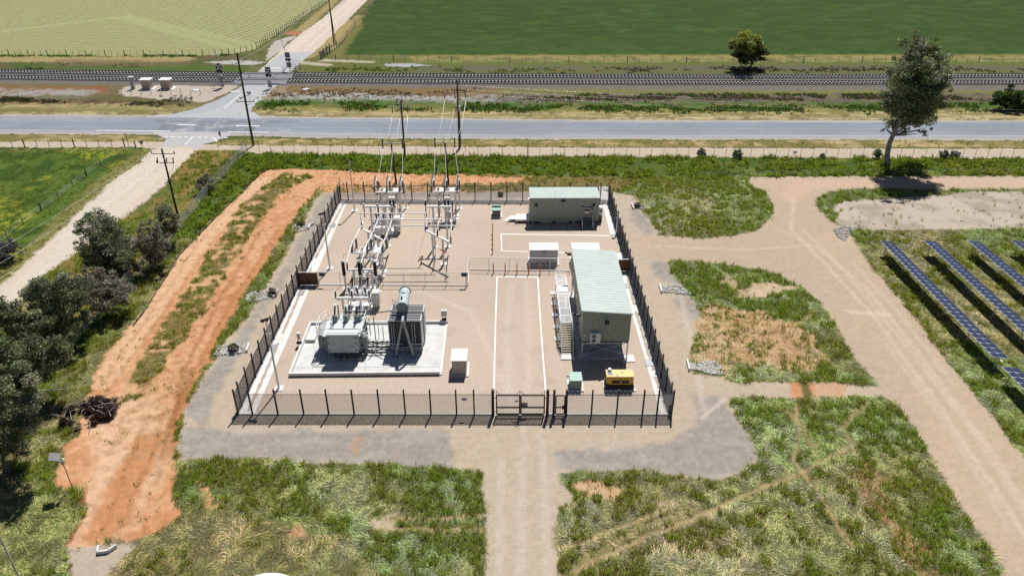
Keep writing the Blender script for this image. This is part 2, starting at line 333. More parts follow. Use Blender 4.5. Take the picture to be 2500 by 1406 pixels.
# tall green weeds north of the compound
wd = Z([(604, 372), (780, 378), (1280, 383), (2500, 389), (3600, 390), (3600, 430), (2000, 430), (1830, 432), (1560, 434), (1300, 428), (1000, 424), (780, 414), (700, 412), (640, 424), (560, 500), (470, 590), (430, 575), (520, 460)], .7)
put(wd, C3(76, 100, 36), C3(96, 116, 46), nm, None, 1.5, .1, 0)
blend(wd*ss(PX, 1500, 2100)*ss(nm, .5, .65), C3(140, 140, 60), .7, .3)
dryb = Z([(640, 424), (700, 412), (1000, 424), (1300, 428), (1560, 436), (1500, 470), (832, 470), (790, 468)], .7)
put(dryb, C3(226, 168, 120), C3(140, 120, 70), ss(nm*.5+nf*.2+nb*.3+(PX-1010)*.00060, .44, .60), None, .35, .12, .9)
# orange graded track
ot = [(640, 420), (662, 414), (780, 416), (1000, 426), (1280, 434), (1270, 446), (1000, 452), (860, 450), (800, 452), (772, 462), (742, 505), (700, 560), (650, 640), (604, 712), (556, 800), (520, 870), (476, 950), (446, 1040), (436, 1110), (424, 1170), (428, 1230), (430, 1270), (398, 1300), (300, 1322), (240, 1330), (166, 1334), (196, 1260), (206, 1200), (180, 1188), (134, 1188), (126, 1170), (160, 1092), (190, 1062), (214, 945), (252, 870), (300, 810), (352, 760), (440, 620), (522, 535), (590, 470)]
om = Z(ot, .6, .3)
put(om, C3(236, 184, 140), C3(216, 150, 104), ss(nb*.5+nf*.5, .35, .65), 'dirt_track', 0, 0, 0)
tr = lambda pts, wd_, c, k, g=None, wp=.6: blend(om*ln(pts, wd_, wp), c, k, g)
tr([(640, 440), (520, 560), (430, 660), (340, 800), (250, 930)], 2.4, C3(244, 204, 166), .8)
tr([(700, 560), (600, 712), (520, 850), (450, 990), (420, 1120)], 1.6, C3(214, 146, 98), .7)
tr([(470, 900), (425, 1010), (400, 1100), (380, 1180)], .5, C3(150, 100, 60), .7, None, .3)
tr([(200, 1330), (330, 1130), (300, 1010)], 5, C3(246, 212, 178), .6)
tr([(360, 1080), (310, 1180), (260, 1290)], 2.5, C3(214, 146, 92), .8)
mid = om*Z([(690, 424), (770, 430), (700, 462), (655, 505), (604, 592), (540, 690), (462, 810), (392, 900), (340, 960), (270, 1010), (330, 900), (400, 790), (468, 690), (556, 555), (600, 488)], .9, .5)
mt_ = fbm(GX, GY, .8, 71, 3)*.6+nm*.4
mv = mid & (mt_ > .415); put(mv, C3(146, 124, 74), C3(106, 106, 52), ss(nf, .35, .65), None, .45, .12, 2.4)
blend(mid & ~mv, C3(226, 186, 142), .75)
om2 = om*Z([(330, 960), (420, 880), (470, 900), (430, 1010), (400, 1120), (330, 1180), (270, 1120), (300, 1010)], .9, .6)
blend(om2*ss(mt_, .46, .58), C3(196, 154, 110), .6); low[om2 & (mt_ > .56)] = .8
for p, k, wd_ in (([(640, 560), (560, 690), (500, 800), (450, 900), (425, 1000), (395, 1120)], .6, .35), ([(680, 560), (590, 700), (520, 820), (470, 920), (440, 1010), (415, 1110)], .5, .35), ([(620, 470), (520, 590), (420, 730), (330, 860), (260, 960)], .4, .3), ([(590, 470), (490, 590), (390, 730), (300, 860), (235, 960)], .35, .3), ([(300, 1290), (340, 1180), (380, 1080), (400, 1000)], .35, .4), ([(250, 1300), (290, 1190), (330, 1090), (350, 1020)], .35, .4)):
    tr(p, wd_, C3(176, 116, 72), k, None, .45)
low[om & (nh*.5+nm*.5 > .58)] = .5
edge = om*Z([(790, 452), (800, 462), (746, 515), (700, 585), (656, 660), (604, 735), (560, 820), (520, 890), (478, 960), (450, 1040), (440, 1110), (424, 1130), (438, 1030), (470, 945), (516, 865), (552, 795), (600, 712), (650, 636), (700, 556), (742, 500)], .5)
put(edge & (nf > .42), C3(128, 116, 62), C3(92, 108, 48), nf, None, 1.1, .2, .5)
blend(om*ss(nh*.6+nf*.4, .54, .66), C3(206, 146, 100), .4)
put(Z([(208, 1190), (214, 1194), (208, 1250), (172, 1330), (163, 1330), (190, 1258)], .3), C3(180, 98, 58), C3(150, 78, 44), nf)
# gravel apron, driveway and link road
ap = [(786, 469), (1500, 469), (1545, 478), (1562, 500), (1592, 545), (1612, 576), (1660, 600), (1650, 634), (1632, 640), (1642, 670), (1668, 700), (1692, 722), (1706, 760), (1700, 800), (1690, 840), (1680, 882), (1700, 912), (1770, 922), (1800, 936), (1925, 932), (2040, 934), (2150, 944), (2190, 980), (2140, 968), (1975, 974), (1792, 969), (1782, 978), (1792, 1012), (1815, 1050), (1842, 1092), (1838, 1132), (1800, 1165), (1740, 1170), (1660, 1160), (1600, 1146), (1500, 1149), (1400, 1150), (1374, 1160), (1402, 1216), (1368, 1240), (1357, 1300), (1366, 1406), (1368, 1520), (1186, 1520), (1184, 1330), (1178, 1200), (1176, 1156), (1120, 1142), (960, 1132), (720, 1130), (600, 1118), (440, 1122), (440, 1090), (452, 1010), (472, 962), (524, 872), (562, 820), (604, 772), (646, 700), (690, 630), (736, 550), (766, 492)]
am = Z(ap, .45, .1)
put(am, C3(216, 198, 176), C3(205, 186, 164), nf, 'gravel_apron', 0, 0, 0)
grey = np.maximum.reduce([Z(p, .6, .6).astype(float) for p in (
    [(440, 1122), (452, 1040), (500, 1046), (560, 1060), (760, 1052), (1095, 1048), (1102, 1150), (960, 1132), (720, 1128)],
    [(455, 1010), (475, 960), (528, 872), (570, 830), (612, 772), (660, 700), (700, 640), (745, 560), (775, 500), (790, 470), (822, 470), (795, 520), (740, 620), (690, 700), (640, 775), (590, 850), (540, 940), (500, 1040)],
    [(1345, 1100), (1480, 1090), (1620, 1080), (1700, 1040), (1700, 990), (1680, 960), (1760, 970), (1800, 1040), (1842, 1095), (1830, 1140), (1740, 1168), (1600, 1146), (1372, 1150)],
    [(1535, 500), (1562, 500), (1608, 575), (1580, 578), (1548, 545)], [(1578, 625), (1632, 640), (1668, 700), (1640, 700), (1600, 670)], [(1640, 715), (1690, 722), (1704, 780), (1680, 790)], [(800, 470), (1490, 470), (1490, 482), (800, 482)])])
gs_ = soft(grey, 26); gs_ = ss(gs_+(nf-.5)*.5+(nh-.5)*.35, .3, .75); gs_ = gs_*(.72+.4*fbm(GX, GY, .9, 42, 3)); blend(am*gs_, C3(162, 157, 149), .85); blend(am*gs_*ss(fbm(GX, GY, 3.3, 43, 2), .6, .72), C3(206, 198, 186), .6)
blend(am*grey*ss(fbm(GX*.25, GY, 1.1, 41), .55, .7), C3(196, 188, 180), .5)
for p in ([(1278, 1030), (1275, 1200), (1268, 1500)], [(1320, 1050), (1330, 1200), (1338, 1500)], [(1225, 1120), (1215, 1500)]): blend(am*ln(p, .55, .15), C3(228, 214, 198), .4)
blend(am*ln([(1660, 700), (1690, 860), (1720, 1000)], .5, .2), C3(226, 210, 192), .6); blend(am*ln([(1768, 975), (1715, 1020)], .35, .1), C3(226, 214, 200), .8)
put(Z([(1925, 930), (1990, 934), (1992, 974), (1938, 972)], .4) & am, C3(216, 152, 106), C3(226, 170, 126), nf); put(Z([(2005, 934), (2080, 938), (2060, 972), (1985, 974)], .5) & am, C3(224, 172, 132), C3(214, 186, 158), nf)
put(Z([(1950, 932), (1970, 930), (1990, 975), (1970, 975)], .5) & am, C3(120, 112, 62), None, None, None, .9, .3, .3)
put(Z([(860, 1072), (880, 1068), (872, 1110), (855, 1105)], .4) & am, C3(206, 166, 130), C3(190, 170, 150), nf)
# right gravel road
gr = [(1830, 432), (2000, 431), (2600, 430), (3600, 430), (3600, 462), (2370, 463), (2250, 462), (2100, 460), (2022, 468), (1996, 485), (1998, 510), (2030, 540), (2066, 560), (2100, 602), (2136, 660), (2230, 770), (2330, 905), (2420, 1012), (2500, 1112), (2640, 1300), (2790, 1520), (2520, 1520), (2450, 1406), (2420, 1350), (2330, 1220), (2250, 1080), (2200, 1000), (2152, 962), (2140, 940), (2082, 870), (2042, 800), (2002, 740), (1962, 705), (1900, 672), (1820, 652), (1700, 638), (1650, 636), (1600, 640), (1560, 610), (1560, 576), (1612, 575), (1700, 582), (1780, 578), (1850, 560), (1882, 532), (1887, 500), (1870, 470), (1840, 456), (1826, 444)]
gm = Z(gr, .4, .15)
put(gm, C3(217, 195, 169), C3(205, 182, 156), nf*.5+nb*.5, 'gravel_road', 0, 0, 0)
blend(gm*ss(nb, .5, .7), C3(206, 184, 166), .5)
for p, k in (([(1940, 480), (1930, 560), (2010, 640), (2140, 780), (2300, 1000), (2520, 1330), (2600, 1480)], .5), ([(1990, 600), (2110, 700), (2250, 870), (2420, 1100), (2600, 1380)], .45), ([(1960, 560), (2060, 660), (2210, 840), (2380, 1060), (2560, 1340)], .35), ([(2080, 640), (2200, 770), (2330, 940)], .35), ([(1900, 560), (1980, 600), (1800, 610), (1600, 600)], .4), ([(2150, 820), (2320, 1050), (2470, 1300)], .3)): blend(gm*ln(p, .42, .25), C3(234, 216, 196), k)
blend(gm*ln([(2066, 760), (2170, 768)], .6, .2), C3(238, 222, 204), .6)
blend(gm*ln([(3000, 446), (2200, 446), (1960, 450), (1930, 480)], 3.0, .5), C3(230, 196, 168), .6)
ta = Z([(2040, 540), (2030, 505), (2060, 490), (2200, 482), (2330, 474), (2380, 468), (3600, 468), (3600, 556), (2350, 560), (2120, 564), (2070, 562)], .8, .4)
put(ta, C3(212, 198, 182), C3(184, 172, 152), ss(nm, .4, .7), None, .04, 0, .1)
put(Z([(1996, 486), (2024, 468), (2100, 460), (2250, 462), (2380, 463), (2370, 468), (2240, 474), (2200, 484), (2060, 490), (2032, 506), (2048, 532), (2034, 542), (1998, 510)], .5), C3(96, 108, 48), None, None, None, 1.4, .3, 0)
# bare patches in the grass islands
bp = lambda pts, c1, c2, uu, ll, lo_=0.2, wp=1.0: put(Z(pts, wp, .5) & ((obj == 0)), c1, c2, ss(nf*.6+nm*.4, .35, .65), None, uu, ll, lo_)
bp([(1698, 748), (1760, 740), (1850, 762), (1960, 790), (2010, 850), (1990, 905), (1900, 900), (1800, 880), (1780, 916), (1700, 900), (1688, 830)], C3(226, 190, 150), C3(196, 156, 112), .30, .16, 1.3, 2.2)
bp([(1800, 708), (1880, 690), (1948, 702), (1900, 716), (1800, 728)], C3(228, 202, 170), C3(206, 180, 146), .03, .03)
bp([(1762, 655), (1790, 680), (1800, 720), (1760, 690)], C3(206, 186, 150), C3(180, 160, 120), .2, .1)
bp([(1398, 1182), (1450, 1166), (1526, 1186), (1500, 1216), (1440, 1216)], C3(226, 192, 152), C3(212, 166, 122), .06, .05)
bp([(1600, 1215), (1650, 1205), (1660, 1260), (1600, 1262)], C3(216, 190, 156), C3(190, 166, 130), .2, .2)
bp([(480, 1180), (510, 1190), (540, 1240), (500, 1240)], C3(224, 172, 128), C3(200, 150, 110), .1, .2)
bp([(690, 1280), (740, 1270), (760, 1306), (700, 1310)], C3(222, 176, 136), C3(196, 140, 100), .1, .2)
bp([(915, 1256), (965, 1250), (960, 1290), (920, 1290)], C3(214, 190, 164), C3(200, 176, 150), .05, .1)
bp([(2090, 1120), (2150, 1180), (2240, 1310), (2330, 1450), (2250, 1450), (2150, 1290), (2085, 1180)], C3(192, 150, 108), C3(140, 116, 70), .5, .35, 1.2, 2.2)
for p, wd_, k in (([(1366, 1412), (1500, 1350), (1620, 1295), (1700, 1262), (1820, 1206), (1900, 1180), (1990, 1138), (2080, 1085)], .34, .75), ([(1372, 1340), (1480, 1300), (1600, 1255)], .3, .55), ([(1380, 1240), (1430, 1215)], .4, .8), ([(1942, 985), (1948, 1060), (1940, 1130), (1990, 1190), (2080, 1330)], .4, .55), ([(1660, 1406), (1740, 1330)], .35, .5), ([(1420, 1330), (1460, 1406)], .3, .5), ([(940, 1268), (1175, 1262)], .35, .5), ([(920, 1292), (1180, 1292)], .35, .5), ([(1100, 1230), (1175, 1300)], .3, .4), ([(1990, 760), (1950, 790)], .4, .7)):
    blend(ln(p, wd_, .25)*((obj == 0)), C3(206, 176, 132), k, .9)
gl = (obj == 0) & (PY > 900) & (PX < 460)
put(Z([(166, 1334), (240, 1330), (350, 1318), (316, 1346), (272, 1406), (220, 1520), (110, 1520), (150, 1450), (172, 1400)], .5), C3(212, 196, 178), C3(198, 182, 162), nf, 'gravel_apron', 0, 0, 0)
# compound yard
yd = [(583, 1013), (1640, 1013), (1486, 490), (832, 488)]
put(Z(yd, 0), C3(226, 207, 188), C3(218, 198, 178), nb*.6+nf*.4, 'compound_yard', 0, 0, 0)
ym = obj == NAMES.index('compound_yard')
for q in range(9):
    x0 = 650+q*100; blend(ym*ln([(x0, 700+random.uniform(-150, 250)), (x0+random.uniform(60, 200), 720+random.uniform(-150, 250))], .5, .6), C3(214, 194, 178), .5)
blend(ym*ss(nb, .52, .75), C3(212, 194, 176), .55)
for q in range(26):
    x0, y0 = random.uniform(650, 1500), random.uniform(520, 990); blend(ym*ln([(x0, y0), (x0+random.uniform(-12, 12), y0+random.uniform(2, 14))], random.uniform(.3, 1.4), .5), C3(192, 174, 158), .35)
for p in ([(1240, 1010), (1238, 800), (1250, 690)], [(1290, 1010), (1292, 800), (1285, 690)], [(1262, 1010), (1150, 760), (1000, 700)]): blend(ym*ln(p, .6, .3), C3(236, 220, 204), .35)
# wear: low plants on the verge of the apron
low[(obj == NAMES.index('gravel_apron'))] = 0
# heights
gz = np.zeros(NV); gz += np.where(om, (nf-.5)*.24+(nh-.5)*.10+(nm-.5)*.2, 0)+np.where(obj == 0, (nm-.5)*.18, 0)
gz[(PY < 395)] *= .3; gz[ym | am] = 0
for nme in ('side_road', 'main_road', 'service_track', 'road_shoulder'): gz[obj == NAMES.index(nme)] = 0
# rail formation: raised ballast
bt = [(-900, 167), (0, 171), (570, 178), (780, 181), (1280, 183), (1700, 184), (2500, 183), (3600, 180)]
bb_ = [(-900, 201), (0, 204), (300, 208), (570, 209), (780, 211), (1280, 217), (1700, 220), (2500, 220), (3600, 218)]
bal = Z(bt+bb_[::-1], .5) & (obj != NAMES.index('side_road'))
put(bal, C3(140, 134, 128), C3(112, 107, 102), nh, 'rail_ballast', 0, 0, 0)

def terrain_mat():
    m = bpy.data.materials.new('terrain'); m.use_nodes = True; N = m.node_tree.nodes; L = m.node_tree.links; b = N['Principled BSDF']
    b.inputs['Roughness'].default_value = .95; b.inputs['Specular IOR Level'].default_value = .15
    a = N.new('ShaderNodeAttribute'); a.attribute_name = 'tint'; g = N.new('ShaderNodeNewGeometry')
    fac = None; src = []
    for sc, am_, dt in ((1.7, .08, 4), (6.0, .17, 3), (20.0, .12, 2)):
        n = N.new('ShaderNodeTexNoise'); n.inputs['Scale'].default_value = sc; n.inputs['Detail'].default_value = dt; n.inputs['Roughness'].default_value = .7
        L.new(g.outputs['Position'], n.inputs['Vector'])
        r = N.new('ShaderNodeMapRange'); r.inputs[1].default_value = .28; r.inputs[2].default_value = .72; r.inputs[3].default_value = 1-am_; r.inputs[4].default_value = 1+am_
        L.new(n.outputs['Fac'], r.inputs[0]); src.append(n)
        if fac is None: fac = r.outputs[0]
        else:
            k = N.new('ShaderNodeMath'); k.operation = 'MULTIPLY'; L.new(fac, k.inputs[0]); L.new(r.outputs[0], k.inputs[1]); fac = k.outputs[0]
    s = N.new('ShaderNodeVectorMath'); s.operation = 'SCALE'; L.new(a.outputs['Color'], s.inputs[0]); L.new(fac, s.inputs['Scale']); L.new(s.outputs[0], b.inputs['Base Color'])
    bu = N.new('ShaderNodeBump'); bu.inputs['Strength'].default_value = .35; bu.inputs['Distance'].default_value = .12; L.new(src[1].outputs['Fac'], bu.inputs['Height']); L.new(bu.outputs[0], b.inputs['Normal'])
    return m
c3 = col.reshape(NR, NC, 3)
dens_cut = np.zeros(NV)
for p, wd_ in (([(1366, 1412), (1500, 1350), (1620, 1295), (1700, 1262), (1820, 1206), (1900, 1180), (1990, 1138), (2080, 1085)], .5), ([(1372, 1340), (1480, 1300), (1600, 1255)], .4), ([(1942, 985), (1948, 1060), (1940, 1130), (1990, 1190), (2080, 1330)], .4), ([(1400, 1390), (1560, 1290), (1700, 1245)], .45), ([(2010, 1130), (1960, 1040), (1900, 990)], .45), ([(2090, 1110), (2060, 1040), (2120, 980)], .5), ([(940, 1268), (1175, 1262)], .3), ([(920, 1292), (1180, 1292)], .3), ([(1420, 1330), (1470, 1420)], .4)):
    dens_cut = np.maximum(dens_cut, (obj == 0)*ln(p, wd_, .5))
for arr in (up, lay, low): arr *= 1-.93*dens_cut
blend(dens_cut*(.35+.65*nf), C3(196, 172, 128), .6)
soil_ = (obj != 0) & ~ym & (obj != NAMES.index('main_road')) & (obj != NAMES.index('green_field')) & (obj != NAMES.index('stubble_field'))
col[soil_] *= (.86+.28*fbm(GX, GY, 2.6, 95, 3))[soil_, None]
col[(obj == NAMES.index('main_road'))] *= (.93+.14*fbm(GX*.3, GY*1.4, .9, 96, 3))[obj == NAMES.index('main_road'), None]
nb_ = int((ys < 140).sum()); c3 = c3[:nb_]
for _ in range(2): c3[1:-1, 1:-1] = .5*c3[1:-1, 1:-1]+.125*(c3[:-2, 1:-1]+c3[2:, 1:-1]+c3[1:-1, :-2]+c3[1:-1, 2:])
TER = terrain_mat()
idx = np.arange(NV).reshape(NR, NC); quads = np.stack([idx[:-1, :-1], idx[:-1, 1:], idx[1:, 1:], idx[1:, :-1]], -1).reshape(-1, 4)
fo = obj[quads[:, 0]]; GV = np.stack([GX, GY, gz], 1)
for i, nme in enumerate(NAMES):
    q = quads[fo == i]
    if not len(q): continue
    uq, inv = np.unique(q, return_inverse=True)
    np_mesh(nme, GV[uq], inv.reshape(q.shape), TER, col[uq], 'structure')
# the plain beyond, round the detailed sheet
mb = MB(); y0, y1 = float(ys[0]), float(ys[-1]); h0, h1 = float(hw[0]), float(hw[-1])
for q in (((-h1, y1), (h1, y1), (4000, 4500), (-4000, 4500)), ((-4000, -800), (4000, -800), (h0, y0), (-h0, y0)), ((-4000, -800), (-h0, y0), (-h1, y1), (-4000, 4500)), ((h0, y0), (4000, -800), (4000, 4500), (h1, y1))):
    mb.quad(*[(x, y, 0) for x, y in q])
tag(mb.build('distant_ground', pm('plain', A(96, 108, 52), .95, var=.25, scale=.02)), kind='structure')
# ================================================================== MATERIALS
GALV = pm('galvanised_steel', (.60, .61, .62), .42, .35, .12, 3.0, streak=1); ALU = pm('white_aluminium', (.78, .78, .77), .4, .1, .06, 2.0)
BLACK = pm('black_powder_coat', (.012, .011, .012), .5, 0, .3, 4.0); INS = pm('dark_insulator', (.05, .05, .056), .3, 0, .2, 6.0)
CONC = pm('concrete', (.54, .54, .53), .85, 0, .12, 1.1, .15, .2, dirt=(.41, .40, .375)); CONCW = pm('bright_concrete', (.62, .615, .60), .85, 0, .10, 1.4, .1, .2, dirt=(.45, .43, .40))
WHITE = pm('white_paint', (.76, .76, .755), .5, 0, .06, 1.5); LINE = pm('line_paint', (.76, .76, .74), .7, 0, .12, 1.2, dirt=(.56, .53, .49))
TANK = pm('grey_green_enamel', (.37, .42, .42), .38, 0, .08, 1.2, streak=1, dirt=(.27, .30, .30)); TANKD = pm('enamel_in_shade', (.19, .22, .22), .4, 0, .1, 1.5); RAD = pm('radiator_grey', (.48, .50, .51), .45, .1, .12, 2.5)  # TANKD: the enamel darkened, shade on the tank put into its colour
FIN = pm('radiator_fins', (.12, .13, .14), .5, .1, .2, 5.0); WALL = pm('eucalypt_wall', (.29, .325, .265), .55, 0, .05, .8, streak=1, dirt=(.26, .29, .235))
ROOF = pm('pale_green_roof', (.415, .475, .445), .45, 0, .09, .9, dirt=(.36, .41, .38)); DKGREEN = pm('pale_jade_enamel', (.27, .42, .37), .45, 0, .08, 2.0)
YEL = pm('yellow_enamel', (.62, .36, .045), .4, 0, .08, 2.0, dirt=(.5, .29, .05)); ORANGE = pm('orange_paint', (.55, .13, .025), .5, 0, .12, 6.0); YBOL = pm('yellow_paint', (.62, .31, .03), .5, 0, .12, 6.0)
DARK = pm('dark_rubber', (.02, .02, .022), .6, 0, .2, 5.0); BROWN = pm('brown_sheeting', (.105, .052, .028), .6, 0, .18, 2.0); RED = pm('red_enamel', (.42, .02, .02), .45)
BEIGE = pm('beige_enamel', (.43, .38, .33), .5, 0, .06, 2.0); GREY = pm('cabinet_grey', (.44, .45, .48), .45, 0, .06, 1.5); GREYD = pm('mid_grey', (.2, .2, .21), .5, 0, .1, 3.0)
BLUE = pm('sign_blue', (.03, .08, .25), .5); SIGNB = pm('sign_black', (.015, .013, .022), .5); SIGNW = pm('sign_white', (.78, .78, .78), .5)
TIMBER = pm('weathered_timber', (.055, .048, .042), .85, 0, .35, 3.0, .3, streak=1); WOODG = pm('grey_post_timber', (.10, .085, .07), .85, 0, .3, 4.0); CROSSARM = pm('weathered_crossarm', (.46, .45, .43), .6, 0, .15, 4.0)
WIRE = pm('aluminium_wire', (.62, .62, .62), .4, .4, .1, 1.0); GRATE = pm('steel_grate', (.36, .37, .38), .5, .4, .3, 8.0)
ROCK = pm('pale_rock', (.47, .455, .43), .85, 0, .35, 5.0, .2); STEELD = pm('dark_steel', (.09, .095, .1), .5, .2, .2, 3.0)
MESHF = mesh_mat('weld_mesh_face', (.10, .095, .095), .36); MESHS = mesh_mat('weld_mesh_side', (.045, .043, .045), .80); CHAIN = mesh_mat('chain_mesh', (.5, .5, .5), .10)
# ================================================================== PERIMETER FENCE
FL, FR, BL, BR = at(582, 1012), at(1639.5, 1013), at(832, 488.5), at(1485.5, 491)
HP = hgt(FL, 950.5); HM = hgt(at(679, 1012), 962.5)
def coil(mb, p, q, r=.24, pitch=.55, th=.008):
    d = Vector(q)-Vector(p); L_ = d.length; n = int(L_/pitch*12); d.normalize(); a = Vector((-d.y, d.x, 0)); pts = []
    for i in range(n+1):
        t = i/12*2*math.pi; pts.append(Vector(p)+d*(L_*i/n)+a*(r*math.cos(t))+Vector((0, 0, r*math.sin(t))))
    for u, v in zip(pts, pts[1:]): mb.tube(u, v, th, 3, cap=False)
MESHB = pm('mesh_wire', (.055, .044, .040), .4, 0, .2, 1.5)
def wires_(a, u, v, z0, z1, pitch=.056, t=.0065, w_=.021):   # welded mesh: dense flat horizontal wires and thin uprights
    z = z0
    while z < z1: a.bar(u+Vector((0, 0, z)), v+Vector((0, 0, z)), w_, t); z += pitch
def fence_run(label, p, q, tpost, m, skip_ends=(), hp=HP, hm=HM):
    p, q = Vector(p), Vector(q); root = thing('security_fence', label, 'fence', p, 'black security fence round the compound'); d = (q-p).normalized()
    nrm = Vector((-d.y, d.x, 0))
    a = MB(); n = len(tpost)
    for i in range(n-1):
        u, v = p.lerp(q, tpost[i]), p.lerp(q, tpost[i+1]); wires_(a, u, v, .14, hm)
    a.build('mesh_panel', MESHB, root)
    a = MB(); a.bar(p+Vector((0, 0, hm)), q+Vector((0, 0, hm)), .055, .055); a.build('top_rail', BLACK, root)
    a = MB(); a.bar(p+nrm*.03+Vector((0, 0, .06)), q+nrm*.03+Vector((0, 0, .06)), .24, .12); a.build('plinth', CONC, root)
    a = MB(); coil(a, p+Vector((0, 0, hm+.27)), q+Vector((0, 0, hm+.27))); a.build('razor_wire', GALV, root)
    for i, t in enumerate(tpost):
        if i in skip_ends: continue
        u = p.lerp(q, t); a = MB(); a.box((u.x, u.y, 0), (.17, .17, hp), math.atan2(d.y, d.x)); a.box((u.x, u.y, 0), (.22, .22, .03), math.atan2(d.y, d.x)); a.build('post', BLACK, root)
    return root
def along(p, q, pts): L_ = (q-p).length; return [max(0, min(1, (Vector(x)-p).dot((q-p).normalized())/L_)) for x in pts]
fy = lambda x: 1012+(x-582)*(1.0/1057)
G0, G1, G2, G3 = 1203.8, 1335.8, 1351.5, 1381.5
XF = at(G0, fy(G0)); XG = at(G1, fy(G1)); XP = at(G2, fy(G2)); XQ = at(G3, fy(G3))
ff = fence_run('long front run of black mesh fence from left corner to double gate', FL, XF, along(FL, XF, [at(x, fy(x)) for x in (582, 617, 679, 742, 803, 865, 927.5, 990, 1052.5, 1115, 1158, G0)]), MESHF, (11,))
fence_run('short front run of black mesh fence right of the gates', XQ, FR, along(XQ, FR, [at(x, fy(x)) for x in (G3, 1443.6, 1505, 1568, 1603, 1639)]), MESHF, (0,))
fence_run('black mesh fence filler panel between the two front gates', XG, XP, [0, 1], MESHF, (0, 1))
def bays(p, q, first, n): L_ = (q-p).length; return [0, first/L_]+[(first+(L_-2*first)*i/n)/L_ for i in range(1, n+1)]+[1.0]
nl = round(((BL-FL).length-2.9)/2.92)
fence_run('left side run of black mesh fence beside the orange track', FL, BL, bays(FL, BL, 1.45, nl), MESHS, (0, nl+2))
fence_run('right side run of black mesh fence beside the control building', FR, BR, bays(FR, BR, 1.45, nl), MESHS, (0, nl+2))
fence_run('rear run of black mesh fence behind the line disconnectors', BL, BR, along(BL, BR, [at(x, 490) for x in (832, 850, 891, 928.8, 967.5, 1006, 1045, 1083.5, 1122, 1160, 1199, 1237.5, 1276, 1315, 1353, 1392, 1430, 1465, 1485.5)]), MESHF)
# gates
def frame(mb, p, q, z0, z1, w_=.09, mids=()):
    p, q = Vector(p), Vector(q); Zv = lambda z: Vector((0, 0, z)); d = (q-p).normalized()
    mb.bar(p+Zv(z0), p+Zv(z1), w_, w_); mb.bar(q+Zv(z0), q+Zv(z1), w_, w_)
    for z in (z0, z1)+tuple(mids): mb.bar(p+Zv(z)+d*(w_/2), q+Zv(z)-d*(w_/2), w_*.98, w_)
gt = thing('vehicle_gate', 'black double swing gate in the front fence', 'gate', XF)
dd = (XG-XF).normalized(); mid = XF.lerp(XG, .5)
for u in (XF, XG): MB().box((u.x, u.y, 0), (.32, .30, HP)).build('post', BLACK, gt)
for u, v, k in ((XF+dd*.42, mid-dd*.06, 0), (mid+dd*.10, XG-dd*.36, 1)):
    mb = MB(); frame(mb, u, v, .16, HM-.05, .15, (1.15,)); lf = mb.build('gate_leaf', BLACK, gt)
    mp_ = MB(); wires_(mp_, u, v, .22, HM-.1); mp_.build('mesh_panel', MESHB, lf)
    mb = MB()
    for e, o in ((u, v), (v, u)): mb.bar(e+Vector((0, 0, HM+.55)), e+(o-e)*.14+Vector((0, 0, HM)), .03, .03); mb.bar(e+Vector((0, 0, HM)), e+Vector((0, 0, HM+.6)), .05, .05)
    mb.bar(u+Vector((0, 0, HM-.02)), v+Vector((0, 0, HM-.02)), .04, .04); mb.build('wire_bracket', BLACK, lf)
    for z in (.5, HM-.5):
        e = (XF+dd*.13, XF+dd*.40) if k == 0 else (XG-dd*.34, XG-dd*.13); MB().tube(e[0]+Vector((0, 0, z)), e[1]+Vector((0, 0, z)), .04).build('hinge', BLACK, gt)
mb = MB(); frame(mb, mid+dd*.18, mid+dd*.85, 1.32, 1.78, .07); lb = mb.build('latch_box', BLACK, gt); MB().box((mid.x+.5, mid.y+.05, 1.36), (.55, .04, .36)).build('lock_plate', GREY, lb)
pg = thing('pedestrian_gate', 'narrow black single gate right of the double gate', 'gate', XP)
for u in (XP, XQ): MB().box((u.x, u.y, 0), (.26, .26, HP)).build('post', BLACK, pg)
mb = MB(); frame(mb, XP+dd*.22, XQ-dd*.2, .16, HM-.1, .13, (1.15,)); lf = mb.build('gate_leaf', BLACK, pg)
mp_ = MB(); wires_(mp_, XP+dd*.25, XQ-dd*.25, .22, HM-.2); mp_.build('mesh_panel', MESHB, lf)
MB().box((XQ.x-.34, XQ.y-.06, .95), (.26, .16, .5)).build('lock_box', BLACK, pg)
# signs on the fence
def fence_sign(x, y, label, w_=.62, h_=.36):
    p = at(x, fy(x)); z = hgt(p, y); t = thing('fence_sign', label, 'sign', (p.x, p.y-.07, z), 'small signs on the front fence')
    MB(t.location).box((0, 0, -h_/2), (w_, .012, h_)).build('plate', SIGNW, t)
    MB(t.location).bbox(-w_/2+.02, w_/2-.02, -.014, -.0075, .02, h_/2-.02).build('header_band', BLUE, t)
    mb = MB(t.location)
    for i in range(3): mb.bbox(-.2, .2-.06*i, -.012, -.0075, -.14+.05*i, -.115+.05*i)
    mb.build('lettering', SIGNB, t)
fence_sign(1135, 973.5, 'small blue and white warning sign on mesh left of double gate')
fence_sign(1261, 978, 'small white sign on left leaf of the double gate', .5, .2)
